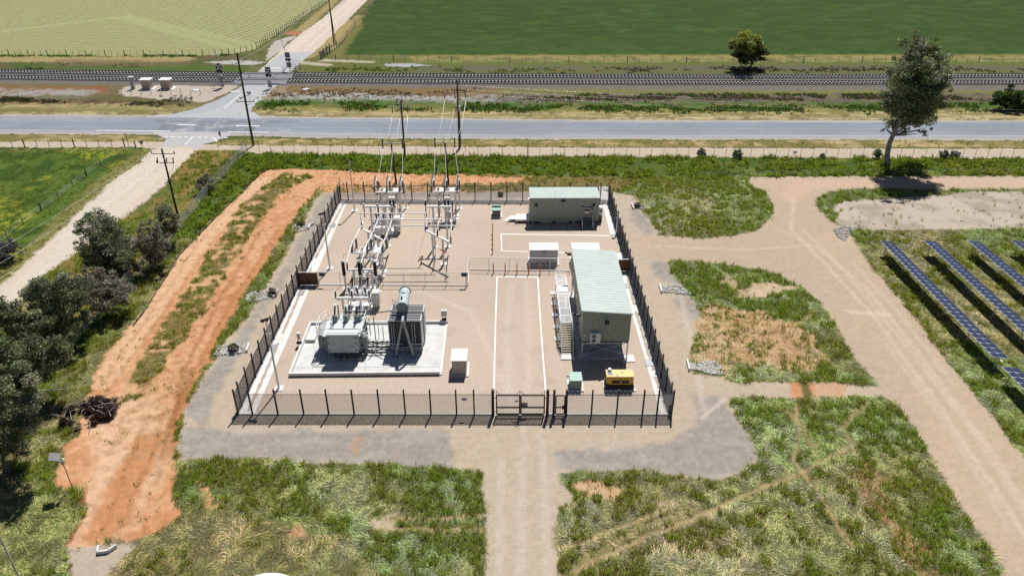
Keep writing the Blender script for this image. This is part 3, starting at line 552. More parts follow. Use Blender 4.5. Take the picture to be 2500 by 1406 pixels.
# ================================================================== CONCRETE DRAINS, LINES, BUND
def strip(name, pts, z, m, label=None, cat=None, th=.06):
    P = poly(pts); c = sum(P, Vector())/len(P); mb = MB(); mb.prism([(p.x, p.y) for p in P], .0, z); o = single(name, mb, m, label, cat, c)
    if not label: o['kind'] = 'structure'
    return o
strip('drain_apron', [(585, 1009), (622, 1009), (700, 835), (772, 668), (847, 496), (834, 490), (737, 690), (660, 853)], .05, CONCW)
strip('drain_apron', [(1612, 1011), (1637, 1011), (1590, 850), (1541, 685), (1521, 618), (1500, 618), (1543, 770), (1561, 830)], .05, CONCW)
strip('drain_apron', [(1490, 573), (1507, 575), (1484, 493), (1471, 500)], .05, CONCW)
strip('drain_apron', [(834, 489.5), (1484, 492), (1484, 494.5), (836, 492.5)], .05, CONCW)
strip('drain_apron', [(1462, 455), (1484, 455), (1484, 488), (1463, 487)], .05, CONC)
mb = MB()                                                # worn channel down the middle of the apron
for a, b in (((606, 1005), (680, 838)), ((690, 815), (760, 655)), ((770, 632), (838, 498)), ((1600, 920), (1630, 1008)), ((1552, 760), (1596, 905)), ((1524, 640), (1548, 745))):
    p, q = at(*a), at(*b); n = 26
    for i in range(n):
        u, v = p.lerp(q, i/n), p.lerp(q, (i+1)/n); w0 = .10+.16*abs(math.sin(i*.9+a[0])); w1 = .10+.16*abs(math.sin((i+1)*.9+a[0]))
        mb.add([(u.x-w0, u.y, .056), (u.x+w0, u.y, .056), (v.x+w1, v.y, .056), (v.x-w1, v.y, .056)], [(0, 1, 2, 3)])
tag(mb.build('drain_silt', pm('silt', A(206, 188, 172), .95, 0, .15, 2.0)), kind='structure')
for i, (x, y, lb) in enumerate(((666, 849, 'grated drain pit at the left fence near the front corner'), (735, 716, 'grated drain pit at the left fence beside brown panel'), (812.5, 552, 'grated drain pit at the left fence near the rear'), (1584, 886, 'grated drain pit at the right fence beside yellow generator'), (1531, 698, 'grated drain pit at the right fence behind control building'))):
    p = at(x, y); t = thing('drain_grate', lb, 'drain grate', p, 'drain grates along the fences')
    MB(p).box((0, 0, .02), (.95, 1.5, .06)).build('surround', GREYD, t); mb = MB(p)
    for k in range(9): mb.box((-.4+k*.1, 0, .08), (.045, 1.4, .025))
    mb.build('bars', GRATE, t)
def ground_line(pts, w_=.24, name='painted_line'):
    mb = MB(); n = len(pts)
    for a, b in zip(pts, pts[1:]):
        p, q = at(*a), at(*b); d = (q-p).normalized(); nn = Vector((-d.y, d.x, 0))*(w_/2); k = max(2, int((q-p).length/1.2))
        for i in range(k):
            u, v = p.lerp(q, i/k), p.lerp(q, (i+1)/k)
            mb.add([u-nn+Vector((0, 0, .008)), v-nn+Vector((0, 0, .008)), v+nn+Vector((0, 0, .008)), u+nn+Vector((0, 0, .008))], [(0, 1, 2, 3)])
    return tag(mb.build(name, LINE), kind='structure')
def at_line(pts, w_): return ground_line(pts, w_)
ground_line([(1221, 571.5), (1489, 575.5)], .27); ground_line([(1223.5, 572), (1225, 613)], .16); ground_line([(1222, 612.5), (1290, 614.5)], .2); ground_line([(1364, 616.5), (1398, 617.5)], .2)
ground_line([(1211, 675.5), (1315, 677)], .22); ground_line([(1213.5, 677), (1210, 780), (1207.5, 870), (1206.3, 948)], .17); ground_line([(1313, 678), (1318, 760), (1325, 860), (1332, 952)], .17)
# road paint
W2 = [((-400, 317), (155, 317.8)), ((235, 318.5), (417, 320.5)), ((556, 322.5), (655, 323.5)), ((655, 323.6), (780, 327)), ((780, 327), (1280, 330.5)), ((1280, 330.5), (1700, 331.4)), ((1700, 331.4), (2700, 331.5))]
for a, b in W2: ground_line([a, b], .30 if b[0] in (417, 655) else .09, 'road_marking')
for a, b in (((433, 304.5), (476, 305.5)), ((575, 307), (633, 308))): ground_line([a, b], .45, 'road_marking')
for a, b in (((-400, 288.5), (330, 289)), ((800, 295), (1280, 298)), ((1280, 298), (2700, 299))): ground_line([a, b], .06, 'road_marking')
for i in range(10): x = 402+i*16.2; ground_line([(x, 334.2+i*.25), (x+8, 334.4+i*.25)], .34, 'road_marking')
ground_line([(471, 335), (452, 353)], .24, 'road_marking'); ground_line([(521, 336), (530, 346)], .3, 'road_marking'); ground_line([(562, 223.5), (586, 223.5)], .5, 'road_marking'); ground_line([(662, 166.8), (686, 166.8)], .5, 'road_marking'); ground_line([(548, 264), (588, 230)], .16, 'road_marking')
# transformer bund
o1, o2, o3, o4 = at(705, 920), at(1079, 916), at(1093.5, 789), at(757, 792)
bund = thing('oil_bund', 'low walled concrete bund under the power transformer', 'bund', o1.lerp(o3, .5)); bund.location.z = 0
inn = [o1.lerp(o3, .02), o2.lerp(o4, .02), o3.lerp(o1, .02), o4.lerp(o2, .02)]
mb = MB(); mb.prism([(p.x, p.y) for p in (o1, o2, o3, o4)], 0, .14); mb.build('slab', CONC, bund)
for a, b, hh in ((o1, o2, .52), (o2, o3, .18), (o3, o4, .52), (o4, o1, .52)):
    d = (b-a).normalized(); nn = Vector((-d.y, d.x, 0))*.14; mb = MB(); e = .0 if hh > .3 else .28
    mb.bar(a+nn+d*e+Vector((0, 0, hh/2)), b+nn-d*(.28 if e == 0 else e)+Vector((0, 0, hh/2)), .28, hh); mb.build('bund_wall', CONCW, bund)
mb = MB()
for a, b in (((722, 897), (1076, 895)), ((770, 850), (760, 916)), ((900, 800), (890, 915)), ((1010, 800), (1006, 915))): p, q = at(*a, .146), at(*b, .146); mb.bar(p, q, .05, .006)
mb.build('joint', GREYD, bund)
pp = at(760, 832); MB().box((pp.x, pp.y, .14), (1.3, 1.1, .42)).build('sump_box', CONCW, bund)
# ================================================================== LIGHT MASTS
def mast(label, base, ytop, kind, name='light_mast'):
    p = at(*base); h = hgt(p, ytop); t = thing(name, label, 'light mast', p, 'steel light masts inside the fence')
    MB(p).box((0, 0, 0), (1.1, 1.1, .10)).build('footing', CONCW, t)
    MB(p).tube((0, 0, .1), (0, 0, h), .14, 10, .075).build('pole', GALV, t); mb = MB(p)
    mb.bar((-.35, 0, h*.80), (.35, 0, h*.80), .06, .06); mb.box((.25, 0, h*.80), (.16, .14, .2)); mb.build('cross_bracket', GALV, t)
    for k, (dx, dz) in enumerate(((-.28, -.05), (.22, .1))[:kind]):
        mb = MB(p); mb.bar((dx-.3, -.1, h+dz), (dx+.2, -.1, h+dz+.1), .42, .16); mb.tube((dx, -.3, h+dz), (dx, -.36, h+dz-.05), .16, 10); mb.build('floodlight', BLACK, t)
    return t
mast('steel light mast at the front left corner of the yard', (681, 948.5), 781, 2); mast('steel light mast beside the brown panel at left fence', (805.5, 655.5), 522, 2); mast('slender steel mast behind the left line disconnector', (866, 515), 392, 1)
mast('steel camera mast close against the right fence', (1505, 568), 522, 1)
# bollards
def bollard(x, y, yt, m, label, grp, r=.10):
    p = at(x, y); h = hgt(p, yt); t = thing('bollard', label, 'bollard', p, grp)
    MB(p).lathe((0, 0, 0), [(r, 0), (r, h-.05), (r*.7, h)], 12).build('post', m, t); MB(p).lathe((0, 0, h*.80), [(r*1.03, 0), (r*1.03, .12)], 12).build('reflective_band', SIGNW, t)
for i, (x, lb) in enumerate(((1204.6, 'leftmost orange bollard of the five before the white fence'), (1233.4, 'second orange bollard from left before the white fence'), (1262, 'middle orange bollard of the five before the white fence'), (1290.6, 'orange bollard below left edge of the white kiosk'), (1318.5, 'rightmost orange bollard of the five before the white fence'))):
    bollard(x, 667.2+i*.45, 643+i*.3, ORANGE, lb, 'orange bollards before the white fence', .085)
for y, yt, lb in ((569, 545, 'rearmost yellow bollard of the row left of painted bay'), (580.5, 558, 'second yellow bollard from the rear beside painted bay'), (593, 572, 'third yellow bollard from the rear beside painted bay'), (605, 583, 'second yellow bollard from the front beside painted bay'), (617.5, 595, 'front yellow bollard of the row left of painted bay')):
    bollard(1202.8, y, yt, YBOL, lb, 'yellow bollards in a row', .085)
# ================================================================== INNER WHITE FENCES
def low_fence(label, pts, h, bay=3.4, m=GALV):
    P = [at(*p) for p in pts]; t = thing('mesh_fence', label, 'fence', P[0], 'low steel mesh fences inside the yard')
    rl = MB(); kb = MB(); pn = MB()
    for a, b in zip(P, P[1:]):
        d = b-a; n = max(1, round(d.length/bay)); Zv = lambda z: Vector((0, 0, z))
        rl.tube(a+Zv(h), b+Zv(h), .05, 6); kb.bar(a+Zv(.07), b+Zv(.07), .16, .14); pn.add([a+Zv(.15), b+Zv(.15), b+Zv(h), a+Zv(h)], [(0, 1, 2, 3)])
        for i in range(n+1):
            if i == n and b is not P[-1]: continue
            u = a.lerp(b, i/n); MB().tube(u, u+Zv(h+.04), .045, 8).build('post', m, t)
    rl.build('top_rail', ALU, t); kb.build('kerb', CONCW, t); pn.build('mesh_panel', CHAIN, t); return t
h1 = hgt(at(1144.6, 659), 628)
low_fence('low steel mesh fence behind the orange bollards', [(1144.6, 659), (1392, 662.5)], h1); low_fence('low steel mesh fence running left across the busbars', [(781, 696), (1142, 697.5)], h1); low_fence('short return of steel mesh fence between the two long runs', [(1142.6, 696), (1144.4, 660)], h1, 9)
def board_sign(x, y, yb, label):
    p = at(x, yb); z = hgt(p, y); t = thing('notice_board', label, 'sign', (p.x, p.y-.1, z), 'dark notice boards on the inner fence'); MB(t.location).box((0, 0, -.3), (.85, .04, .6)).build('plate', SIGNB, t); MB(t.location).box((0, -.024, -.05), (.7, .006, .14)).build('header_band', BLUE, t)
board_sign(1134, 670, 697.5, 'dark notice board at the right end of inner fence'); board_sign(790, 669.5, 696, 'dark notice board at the left end of inner fence')
def brown_panel(label, a, b, yt):
    p, q = at(*a), at(*b); h = hgt(p, yt); t = thing('barrier_panel', label, 'barrier', p, 'brown barrier panels'); Zv = lambda z: Vector((0, 0, z)); mb = MB(); n = 9; d = q-p
    for i in range(n): mb.bar(p+Zv(.1+h*.93*(i+.5)/n), q+Zv(.1+h*.93*(i+.5)/n), .06, h*.93/n*.97)
    mb.build('boards', BROWN, t)
    for u in (p, p.lerp(q, .97), q): MB().box((u.x, u.y-.07, 0), (.1, .08, h+.06)).build('post', GREYD if u is q else BROWN, t)
    MB().bar(p+Zv(h+.06), q+Zv(h+.06), .12, .06).build('capping', GALV, t)
brown_panel('brown slatted barrier panel at the left fence', (727, 697), (778, 696.5), 665.5); brown_panel('brown slatted barrier panel at right fence behind control building', (1509, 663), (1537, 662.5), 634)
# ================================================================== KIOSKS AND CABINETS
def kiosk(label, cat, x0, x1, yb, yt, depth, m, mr, over=.08, padm=CONCW, pad=.28, name='kiosk', doors=1, base=.28, group=None, slope=0.0):
    a, b = at(x0, yb), at(x1, yb); c = (a+b)/2; w_ = b.x-a.x; h = hgt(c, yt); c.y += depth/2; t = thing(name, label, cat, c, group)
    MB(c).box((0, 0, 0), (w_+pad*2, depth+pad*2, .16)).build('plinth', padm, t); MB(c).box((0, 0, .16), (w_-.1, depth-.1, base-.14)).build('base_frame', STEELD, t)
    MB(c).box((0, 0, base+.02), (w_, depth, h-base-.12)).build('body', m, t, .015)
    mb = MB(c); z = h-.10; e = over; hw_, hd = w_/2+e, depth/2+e
    mb.add([(-hw_, -hd, z), (hw_, -hd, z), (hw_, hd, z), (-hw_, hd, z), (-hw_, -hd, z+.10), (hw_, -hd, z+.10), (hw_, hd, z+.1+slope), (-hw_, hd, z+.1+slope)], [(3, 2, 1, 0), (4, 5, 6, 7), (0, 1, 5, 4), (1, 2, 6, 5), (2, 3, 7, 6), (3, 0, 4, 7)]); mb.build('roof', mr, t, .015)
    for i in range(doors):
        xx = -w_/2+w_*(i+.5)/doors; dw = w_/doors-.12; dr_ = MB(c).box((xx, -depth/2-.012, base+.12), (dw, .03, h-base-.42)).build('door', m, t, .01)
        MB(c).box((xx+dw*.38*(-1 if i else 1), -depth/2-.045, base+(h-base)*.45), (.05, .05, .22)).build('handle', STEELD, dr_)
    return t, c, w_, h, depth
k, c, w_, h, dp = kiosk('large white padmount kiosk on concrete behind the white fence', 'kiosk', 1294, 1361, 647, 609.5, 2.3, GREY, WHITE, .12, doors=2)
MB(c).box((-.05, -dp/2-.05, h-.42), (.75, .05, .14)).build('vent', DARK, k)
kiosk('white padmount kiosk mostly hidden behind the control building', 'kiosk', 1397, 1461, 647, 609, 2.3, GREY, WHITE, .12, doors=2)
k, c, w_, h, dp = kiosk('beige cabinet with white two part roof beside bund', 'cabinet', 1104, 1139, 917, 879.5, 2.5, BEIGE, WHITE, .10, doors=1, base=.15); MB(c).box((0, 0, h+.002), (w_+.2, .04, .012)).build('roof_joint', GREYD, k)
k, c, w_, h, dp = kiosk('small jade pad transformer near the yellow bollards', 'cabinet', 1202, 1222, 531, 513.5, 1.7, pm('khaki_enamel', (.13, .15, .125), .5), DKGREEN, .06, doors=1); MB(c).box((.1, -dp/2-.04, h*.55), (.5, .02, .14)).build('warning_label', RED, k); MB(c).box((0, dp/2-.2, h-.02), (w_+.1, .35, .35)).build('rear_hood', DKGREEN, k)
kiosk('jade green cabinet beside the yellow generator', 'cabinet', 1391.5, 1419.5, 953, 928.5, 1.7, pm('jade_body', (.20, .27, .235), .5), DKGREEN, .07, doors=1, base=.12)
# yellow generator
a, b = at(1480, 952), at(1545, 952); c = (a+b)/2; w_ = b.x-a.x; h = hgt(c, 919.5); dep = (at(1513, 902, h).y-at(1513, 919.5, h).y); c.y += dep/2
g = thing('diesel_generator', 'yellow enclosed diesel generator on a black base', 'generator', c)
MB(c).box((0, 0, 0), (w_+.6, dep+.6, .14)).build('plinth', CONCW, g); MB(c).box((0, 0, .14), (w_+.25, dep+.1, .58)).build('fuel_tank', DARK, g, .03); mb = MB(c); mb.box((0, 0, .74), (w_, dep, h-.80)); mb.build('canopy', YEL, g, .12)
MB(c).box((0, 0, h-.085), (w_+.1, dep+.1, .09)).build('roof', pm('pale_yellow', (.66, .47, .17), .5, 0, .08, 1.5, dirt=(.6, .42, .16)), g, .04)
for i, xx in enumerate((-.55, .60)): MB(c).box((xx, -dep/2-.008, 1.02), (.95, .03, .45)).build('louvre', DARK, g)
MB(c).box((0, -dep/2-.02, 1.5), (.16, .05, .14)).build('latch', DARK, g); mb = MB(c)
for i in range(2): mb.bar((-1.32+i*.22, -dep/2-.012, 1.78), (-1.22+i*.22, -dep/2-.012, 2.02), .05, .02)
mb.box((-.62, -dep/2-.006, 1.86), (.85, .012, .1)); mb.build('marking', DARK, g)
MB(c).box((-w_/2+.42, .1, h+.006), (.6, dep*.62, .05)).build('exhaust_plate', GREYD, g); MB(c).lathe((-w_/2+.42, .45, h+.05), [(.16, 0), (.16, .28), (.2, .3)], 10).build('exhaust', WHITE, g)
for xx, yy in ((-.35, -.45), (.28, .1)): MB(c).lathe((xx, yy, h+.006), [(.13, 0), (.13, .04)], 10).build('filler_cap', GREYD, g)
for sx in (-1, 1):
    for z in (.95, 1.9): MB(c).box((sx*(w_/2-.25), -dep/2-.02, z), (.1, .04, .1)).build('hinge', DARK, g)
# ================================================================== REAR SWITCHROOM
a, b = at(1293.5, 545), at(1461, 546); Yf = (a.y+b.y)/2; x0 = onp(1294.5, 483, Yf).x; x1 = onp(1464.5, 483, Yf).x; zt = onp(1380, 483, Yf).z; zb = onp(1380, 540, Yf).z; zr = zt-.25
lo, hi = Yf+1, Yf+12
for _ in range(30):
    m_ = (lo+hi)/2; q = onp(1292.5, 458, m_)
    if q.z > zr: lo = m_
    else: hi = m_
Yb = lo; c = Vector(((x0+x1)/2, (Yf+Yb)/2, 0))
sw = thing('switchroom', 'green switchroom with ribbed pale roof at the rear fence', 'building', c)
mb = MB(); mb.add([(x0, Yf, zb), (x1, Yf, zb), (x1, Yb, zb), (x0, Yb, zb), (x0, Yf, zt-.1), (x1, Yf, zt-.1), (x1, Yb, zr-.1), (x0, Yb, zr-.1)], [(3, 2, 1, 0), (4, 5, 6, 7), (0, 1, 5, 4), (1, 2, 6, 5), (2, 3, 7, 6), (3, 0, 4, 7)]); mb.build('wall', WALL, sw)
def ribbed_roof(x0, x1, y0, y1, za, zb_, zc, zd, m, parent, step, along_x=True, over=.12, rib=.03):
    # za front-left, zb front-right, zc back-right, zd back-left
    x0 -= over; x1 += over; y0 -= over; y1 += over; mb = MB(); Zf = lambda u, v: (za*(1-u)+zb_*u)*(1-v)+(zd*(1-u)+zc*u)*v
    L_ = (x1-x0) if along_x else (y1-y0); n = int(L_/step); prof = [(0, 0), (.30, 0), (.38, rib), (.62, rib), (.70, 0)]
    ts = [(i+f)/n for i in range(n) for f, _ in prof]+[1.0]; hs = [hh for i in range(n) for _, hh in prof]+[0]; vs = []
    for t_, h_ in zip(ts, hs):
        for s_ in (0, 1):
            u, v = (t_, s_) if along_x else (s_, t_); vs.append((x0+(x1-x0)*u, y0+(y1-y0)*v, Zf(u, v)+h_))
    k_ = len(ts); mb.add(vs, [(2*i, 2*i+2, 2*i+3, 2*i+1) for i in range(k_-1)])
    vb = [(x0, y0, za-.07), (x1, y0, zb_-.07), (x1, y1, zc-.07), (x0, y1, zd-.07), (x0, y0, za-.004), (x1, y0, zb_-.004), (x1, y1, zc-.004), (x0, y1, zd-.004)]
    mb.add(vb, [(3, 2, 1, 0), (4, 5, 6, 7), (0, 1, 5, 4), (1, 2, 6, 5), (2, 3, 7, 6), (3, 0, 4, 7)])
    return mb.build('roof', m, parent)
rf = ribbed_roof(x0, x1, Yf, Yb, zt, zt, zr, zr, ROOF, sw, .36, True, .1)
MB().bbox(x0-.12, x1+.12, Yf-.16, Yf-.10, zt-.14, zt+.03).build('gutter', ROOF, rf); MB().bbox(x0+.1, x1-.1, Yf+.1, Yb-.1, zb-.2, zb).build('floor_frame', STEELD, sw)
for px_ in (1302, 1331, 1360, 1400, 1452): q = at(px_, 544); MB().box((q.x, Yf+.35, 0), (.45, .45, zb-.19)).build('pier', CONC, sw)
for px_ in (1302, 1380, 1452): q = at(px_, 544); MB().box((q.x, Yb-.35, 0), (.45, .45, zb-.19)).build('pier', CONC, sw)
for xa, xb in ((1319, 1349), (1363, 1389)): p_, q_ = onp(xa, 540, Yf), onp(xb, 540, Yf); MB().bbox(p_.x, q_.x, Yf-.09, Yf-.005, zb-.28, zb+.45).build('cable_cover', WALL, sw)
for px_ in (1309, 1449.5): q = onp(px_, 500, Yf); mb = MB(); mb.tube((q.x, Yf-.01, q.z), (q.x, Yf-.30, q.z-.05), .24, 14); mb.build('wall_light', DARK, sw)
q = onp(1375, 490, Yf); cm = MB(); cm.box((q.x, Yf-.2, q.z-.12), (.65, .3, .26)); cm.build('floodlight', DARK, sw)
for dx in (-.3, .3): MB().tube((q.x+dx, Yf-.12, q.z+.1), (q.x+dx, Yf-.12, q.z+.75), .035, 6).build('aerial', ALU, sw)
q = onp(1355, 491, Yf); mb = MB(); mb.tube((q.x, Yf-.1, q.z), (q.x, Yf-.1, q.z+1.9), .025, 6); mb.box((q.x, Yf-.12, q.z-.1), (.3, .12, .1)); mb.build('aerial', ALU, sw)
for px_, py_ in ((1420, 496), (1459, 489.5)): q = onp(px_, py_, Yf); MB().box((q.x, Yf-.07, q.z-.08), (.16, .14, .16)).build('sensor', WHITE, sw)
p_, q_ = onp(1425.5, 508, Yf), onp(1441, 532, Yf); dm = MB().bbox(p_.x, q_.x, Yf-.04, Yf-.004, q_.z, p_.z).build('door', WALL, sw)
MB().bbox(p_.x+.12, q_.x-.12, Yf-.055, Yf-.045, p_.z-.55, p_.z-.30).build('notice', DARK, dm); MB().bbox(p_.x+.16, q_.x-.2, Yf-.055, Yf-.045, p_.z-1.0, p_.z-.62).build('notice', SIGNW, dm); MB().bbox(p_.x+.16, q_.x-.2, Yf-.055, Yf-.045, p_.z-1.35, p_.z-1.05).build('notice', pm('faded_red', (.38, .16, .15), .5), dm)
MB().box((q_.x-.1, Yf-.08, (p_.z+q_.z)/2-.3), (.05, .06, .24)).build('handle', STEELD, dm)
MB().bbox(p_.x-.3, q_.x+.3, Yf-.42, Yf-.004, p_.z+.16, p_.z+.24).build('awning', WALL, sw); MB().bbox(p_.x, q_.x, Yf-.05, Yf-.004, p_.z+.3, p_.z+.44).build('sign', SIGNW, sw); q = onp(1445.5, 516, Yf)
for dz in (-.75, .35): MB().box((q.x, Yf-.06, q.z+dz), (.22, .1, .26)).build('switch_box', DARK, sw)
def steps(name, x0, x1, y_lo, y_hi, z_hi, n, parent, m, rail=True):   # steps rise toward +y
    st_ = MB(); sd_ = MB()
    for i in range(n):
        z = z_hi*(i+1)/(n+1); y = y_lo+(y_hi-y_lo)*(i+.5)/n; st_.box(((x0+x1)/2, y, z-.05), (x1-x0-.12, (y_hi-y_lo)/n*.86, .05))
    for x in (x0, x1): sd_.bar((x, y_lo, .12), (x, y_hi, z_hi), .05, .22)
    o = sd_.build('stringer', m, parent); st_.build('tread', m, parent)
    if rail:
        mb = MB()
        for x in (x0, x1):
            mb.path([(x, y_lo, .15), (x, y_lo, 1.05), (x, y_hi, z_hi+1.0), (x, y_hi, z_hi)], .03); mb.tube((x, (y_lo+y_hi)/2, z_hi/2), (x, (y_lo+y_hi)/2, z_hi/2+1.0), .025); mb.tube((x, y_lo, .6), (x, y_hi, z_hi+.5), .025)
        mb.build('handrail', ALU, parent)
p_, q_ = at(1421.5, 561), at(1447.5, 561); st_ = thing('access_stairs', 'dark metal stairs up to the switchroom front door', 'stairs', ((p_.x+q_.x)/2, p_.y, 0)); stm = pm('step_steel', (.2, .22, .24), .5, .2)
dz_ = onp(1433, 532, Yf).z; steps('s', p_.x, q_.x, p_.y, Yf-.75, dz_, 6, st_, stm); MB().bbox(p_.x, q_.x, Yf-.72, Yf-.06, dz_-.08, dz_).build('landing', stm, st_)
# landing at the left end of the switchroom
lx1 = x0-.05; lx0 = onp(1258, 530, Yf+1).x; ld = thing('access_landing', 'white landing with handrails at the left end of switchroom', 'landing', ((lx0+lx1)/2, Yf+1.2, 0)); zl = zb+.25
MB().bbox(lx0, lx1, Yf+.2, Yf+2.6, zl-.3, zl).build('deck', WHITE, ld)
for x in (lx0+.1, lx1-.3):
    for y in (Yf+.3, Yf+2.5): MB().box((x, y, 0), (.12, .12, zl-.3)).build('leg', GALV, ld)
mb = MB()
for i in range(4): mb.bbox(lx0-.9+.28*i*0-.3*i*0-.0-.32*(3-i)*.8-.1, lx0-.02-.32*(3-i)*.8+.2*0, Yf+.7, Yf+2.2, zl*(i+.6)/4.6-.06, zl*(i+.6)/4.6)
mb.build('tread', WHITE, ld); mb = MB()
for y in (Yf+.25, Yf+2.55):
    mb.path([(lx0, y, zl), (lx0, y, zl+1.1), (lx1-.2, y, zl+1.1), (lx1-.2, y, zl)], .028); mb.tube((lx0, y, zl+.55), (lx1-.2, y, zl+.55), .022); mb.path([(lx0, y, zl+1.1), (lx0-1.1, y, 1.15), (lx0-1.5, y, 1.1), (lx0-1.5, y, .3), (lx0-1.1, y, .3)], .026); mb.tube((lx0-1.1, y, 0), (lx0-1.1, y, 1.15), .026)
mb.build('handrail', ALU, ld)
ac = thing('air_conditioner', 'white air conditioner at the right end of switchroom', 'air conditioner', (x1+.42, Yf+1.1, 0)); MB().box((x1+.42, Yf+1.1, 1.25), (.55, 1.0, 1.5)).build('casing', WHITE, ac, .02); MB().tube((x1+.42, Yf+.58, 2.1), (x1+.42, Yf+.6, 2.1), .2).build('fan_grille', DARK, ac); MB().bbox(x1+.15, x1+.7, Yf+.7, Yf+1.5, 0, 1.23).build('stand', STEELD, ac)
mt = thing('meter_box', 'white meter box on the left end wall of switchroom', 'box', (x0-.25, Yf+.5, 0)); MB().box((x0-.2, Yf+.45, 4.0), (.36, .7, .6)).build('casing', WHITE, mt); MB().tube((x0-.2, Yf+.45, 0), (x0-.2, Yf+.45, 4.0), .04).build('conduit', ALU, mt)
# ================================================================== CONTROL BUILDING ON STILTS
Yf = at(1475, 877).y; zb = onp(1478, 832.5, Yf).z; A1 = onp(1423, 758, Yf); A2 = onp(1543.5, 765.5, Yf); zl_, zr_ = A1.z, A2.z; x0, x1 = A1.x+.06, A2.x-.06
lo, hi = Yf+5, Yf+60
for _ in range(40):
    m_ = (lo+hi)/2
    if onp(1398.5, 607, m_).z > zl_: lo = m_
    else: hi = m_
Yb = lo; c = Vector(((x0+x1)/2, (Yf+Yb)/2, 0)); cb = thing('control_building', 'long green control building on stilts with pale ribbed roof', 'building', c)
mb = MB(); mb.add([(x0, Yf, zb), (x1, Yf, zb), (x1, Yb, zb), (x0, Yb, zb), (x0, Yf, zl_-.08), (x1, Yf, zr_-.08), (x1, Yb, zr_-.08), (x0, Yb, zl_-.08)], [(3, 2, 1, 0), (4, 5, 6, 7), (0, 1, 5, 4), (1, 2, 6, 5), (2, 3, 7, 6), (3, 0, 4, 7)]); mb.build('wall', WALL, cb)
rf = ribbed_roof(x0, x1, Yf, Yb, zl_, zr_, zr_, zl_, ROOF, cb, .62, False, .12, .032)
mb = MB(); mb.add([(x0-.14, Yf-.17, zl_-.12), (x1+.14, Yf-.17, zr_-.12), (x1+.14, Yf-.125, zr_-.12), (x0-.14, Yf-.125, zl_-.12), (x0-.14, Yf-.17, zl_+.05), (x1+.14, Yf-.17, zr_+.05), (x1+.14, Yf-.125, zr_+.05), (x0-.14, Yf-.125, zl_+.05)], [(3, 2, 1, 0), (4, 5, 6, 7), (0, 1, 5, 4), (1, 2, 6, 5), (2, 3, 7, 6), (3, 0, 4, 7)]); mb.build('barge_flashing', ROOF, rf)
MB().bbox(x0-.22, x0-.13, Yf-.1, Yb+.1, zl_-.12, zl_+.05).build('gutter', ROOF, rf)
MB().bbox(x0+.05, x1-.05, Yf+.05, Yb-.05, zb-.28, zb-.004).build('floor_frame', STEELD, cb); MB().bbox(x0-.35, x1-.4, Yf-.1, Yb, 0, .16).build('slab', CONC, cb)
q = at(1528, 884); MB().box((x1+.1, Yf+.1, 0), (1.6, 1.6, .12)).build('footing', CONCW, cb)
n = 5
for i in range(n):
    y = Yf+.2+(Yb-Yf-.4)*i/(n-1)
    for x in (x0+.12, x1-.12): MB().box((x, y, .1), (.16, .16, zb-.38)).build('stilt', GALV, cb)
mb = MB(); mb.bar((x0+.2, Yf+.2, .5), (x1-.2, Yf+.2, zb-.4), .06, .06); mb.bar((x1-.2, Yf+.26, .5), (x0+.2, Yf+.26, zb-.4), .06, .06); mb.build('cross_brace', GALV, cb)
MB().bar((x0+.2, Yf+.05, zb-.36), (x1-1.1, Yf+.05, zb-.36), .1, .1).build('cable_tray', ALU, cb)
for i in range(3): y = Yf+4+i*6.5; MB().bbox(x0-.03, x0-.004, y, y+1.0, zb+.02, zb+2.15).build('door', pm('door_grey', (.33, .36, .34), .5), cb)
for y in (Yf+7.4, Yf+13.6): MB().bbox(x0-.06, x0-.004, y, y+1.1, zb+1.2, zb+2.4).build('window', pm('dark_glass', (.03, .035, .04), .15), cb)
MB().box((x0+.35, Yf-.08, zb+.85), (.16, .14, .3)).build('power_outlet', WHITE, cb)
q = onp(1453, 822, Yf); u = thing('air_conditioner', 'white twin fan air conditioner on the control building front', 'air conditioner', (q.x, Yf-.25, q.z)); L_ = u.location; MB(L_).box((0, 0, -.72), (1.28, .44, 1.5)).build('casing', WHITE, u, .03)
for dz in (-.3, .38): mb = MB(L_); mb.tube((-.22, -.215, dz), (-.22, -.24, dz), .31, 18); fg = mb.build('fan_grille', GREYD, u); MB(L_).tube((-.22, -.245, dz), (-.22, -.25, dz), .1, 12).build('hub', DARK, fg)
for dx in (-.4, .4): MB(L_).bar((dx, .2, -.75), (dx, -.2, -.75), .06, .05).build('bracket', STEELD, u)
def flood(p, label, dirx, diry):
    t = thing('floodlight', label, 'floodlight', p, 'black floodlights on the control building'); mb = MB(p); mb.bar((0, 0, 0), (dirx*.4, diry*.4, .1), .07, .07); mb.build('bracket', DARK, t); mb = MB(p); mb.box((dirx*.55, diry*.55, -.2), (.55, .34, .34)); mb.tube((dirx*.7-.18, diry*.7, .1), (dirx*.95-.2, diry*.95, .22), .12, 8); mb.build('lamp_head', DARK, t)
q = onp(1481, 781, Yf); flood((q.x, Yf-.01, q.z), 'black floodlight on the front wall of control building', 0, -1)
flood((x0-.01, Yf+.35, zl_-.9), 'black floodlight at the front left corner of control building', -1, 0); flood((x0-.01, Yb-.5, zl_-.6), 'black floodlight at the rear left corner of control building', -1, 0)
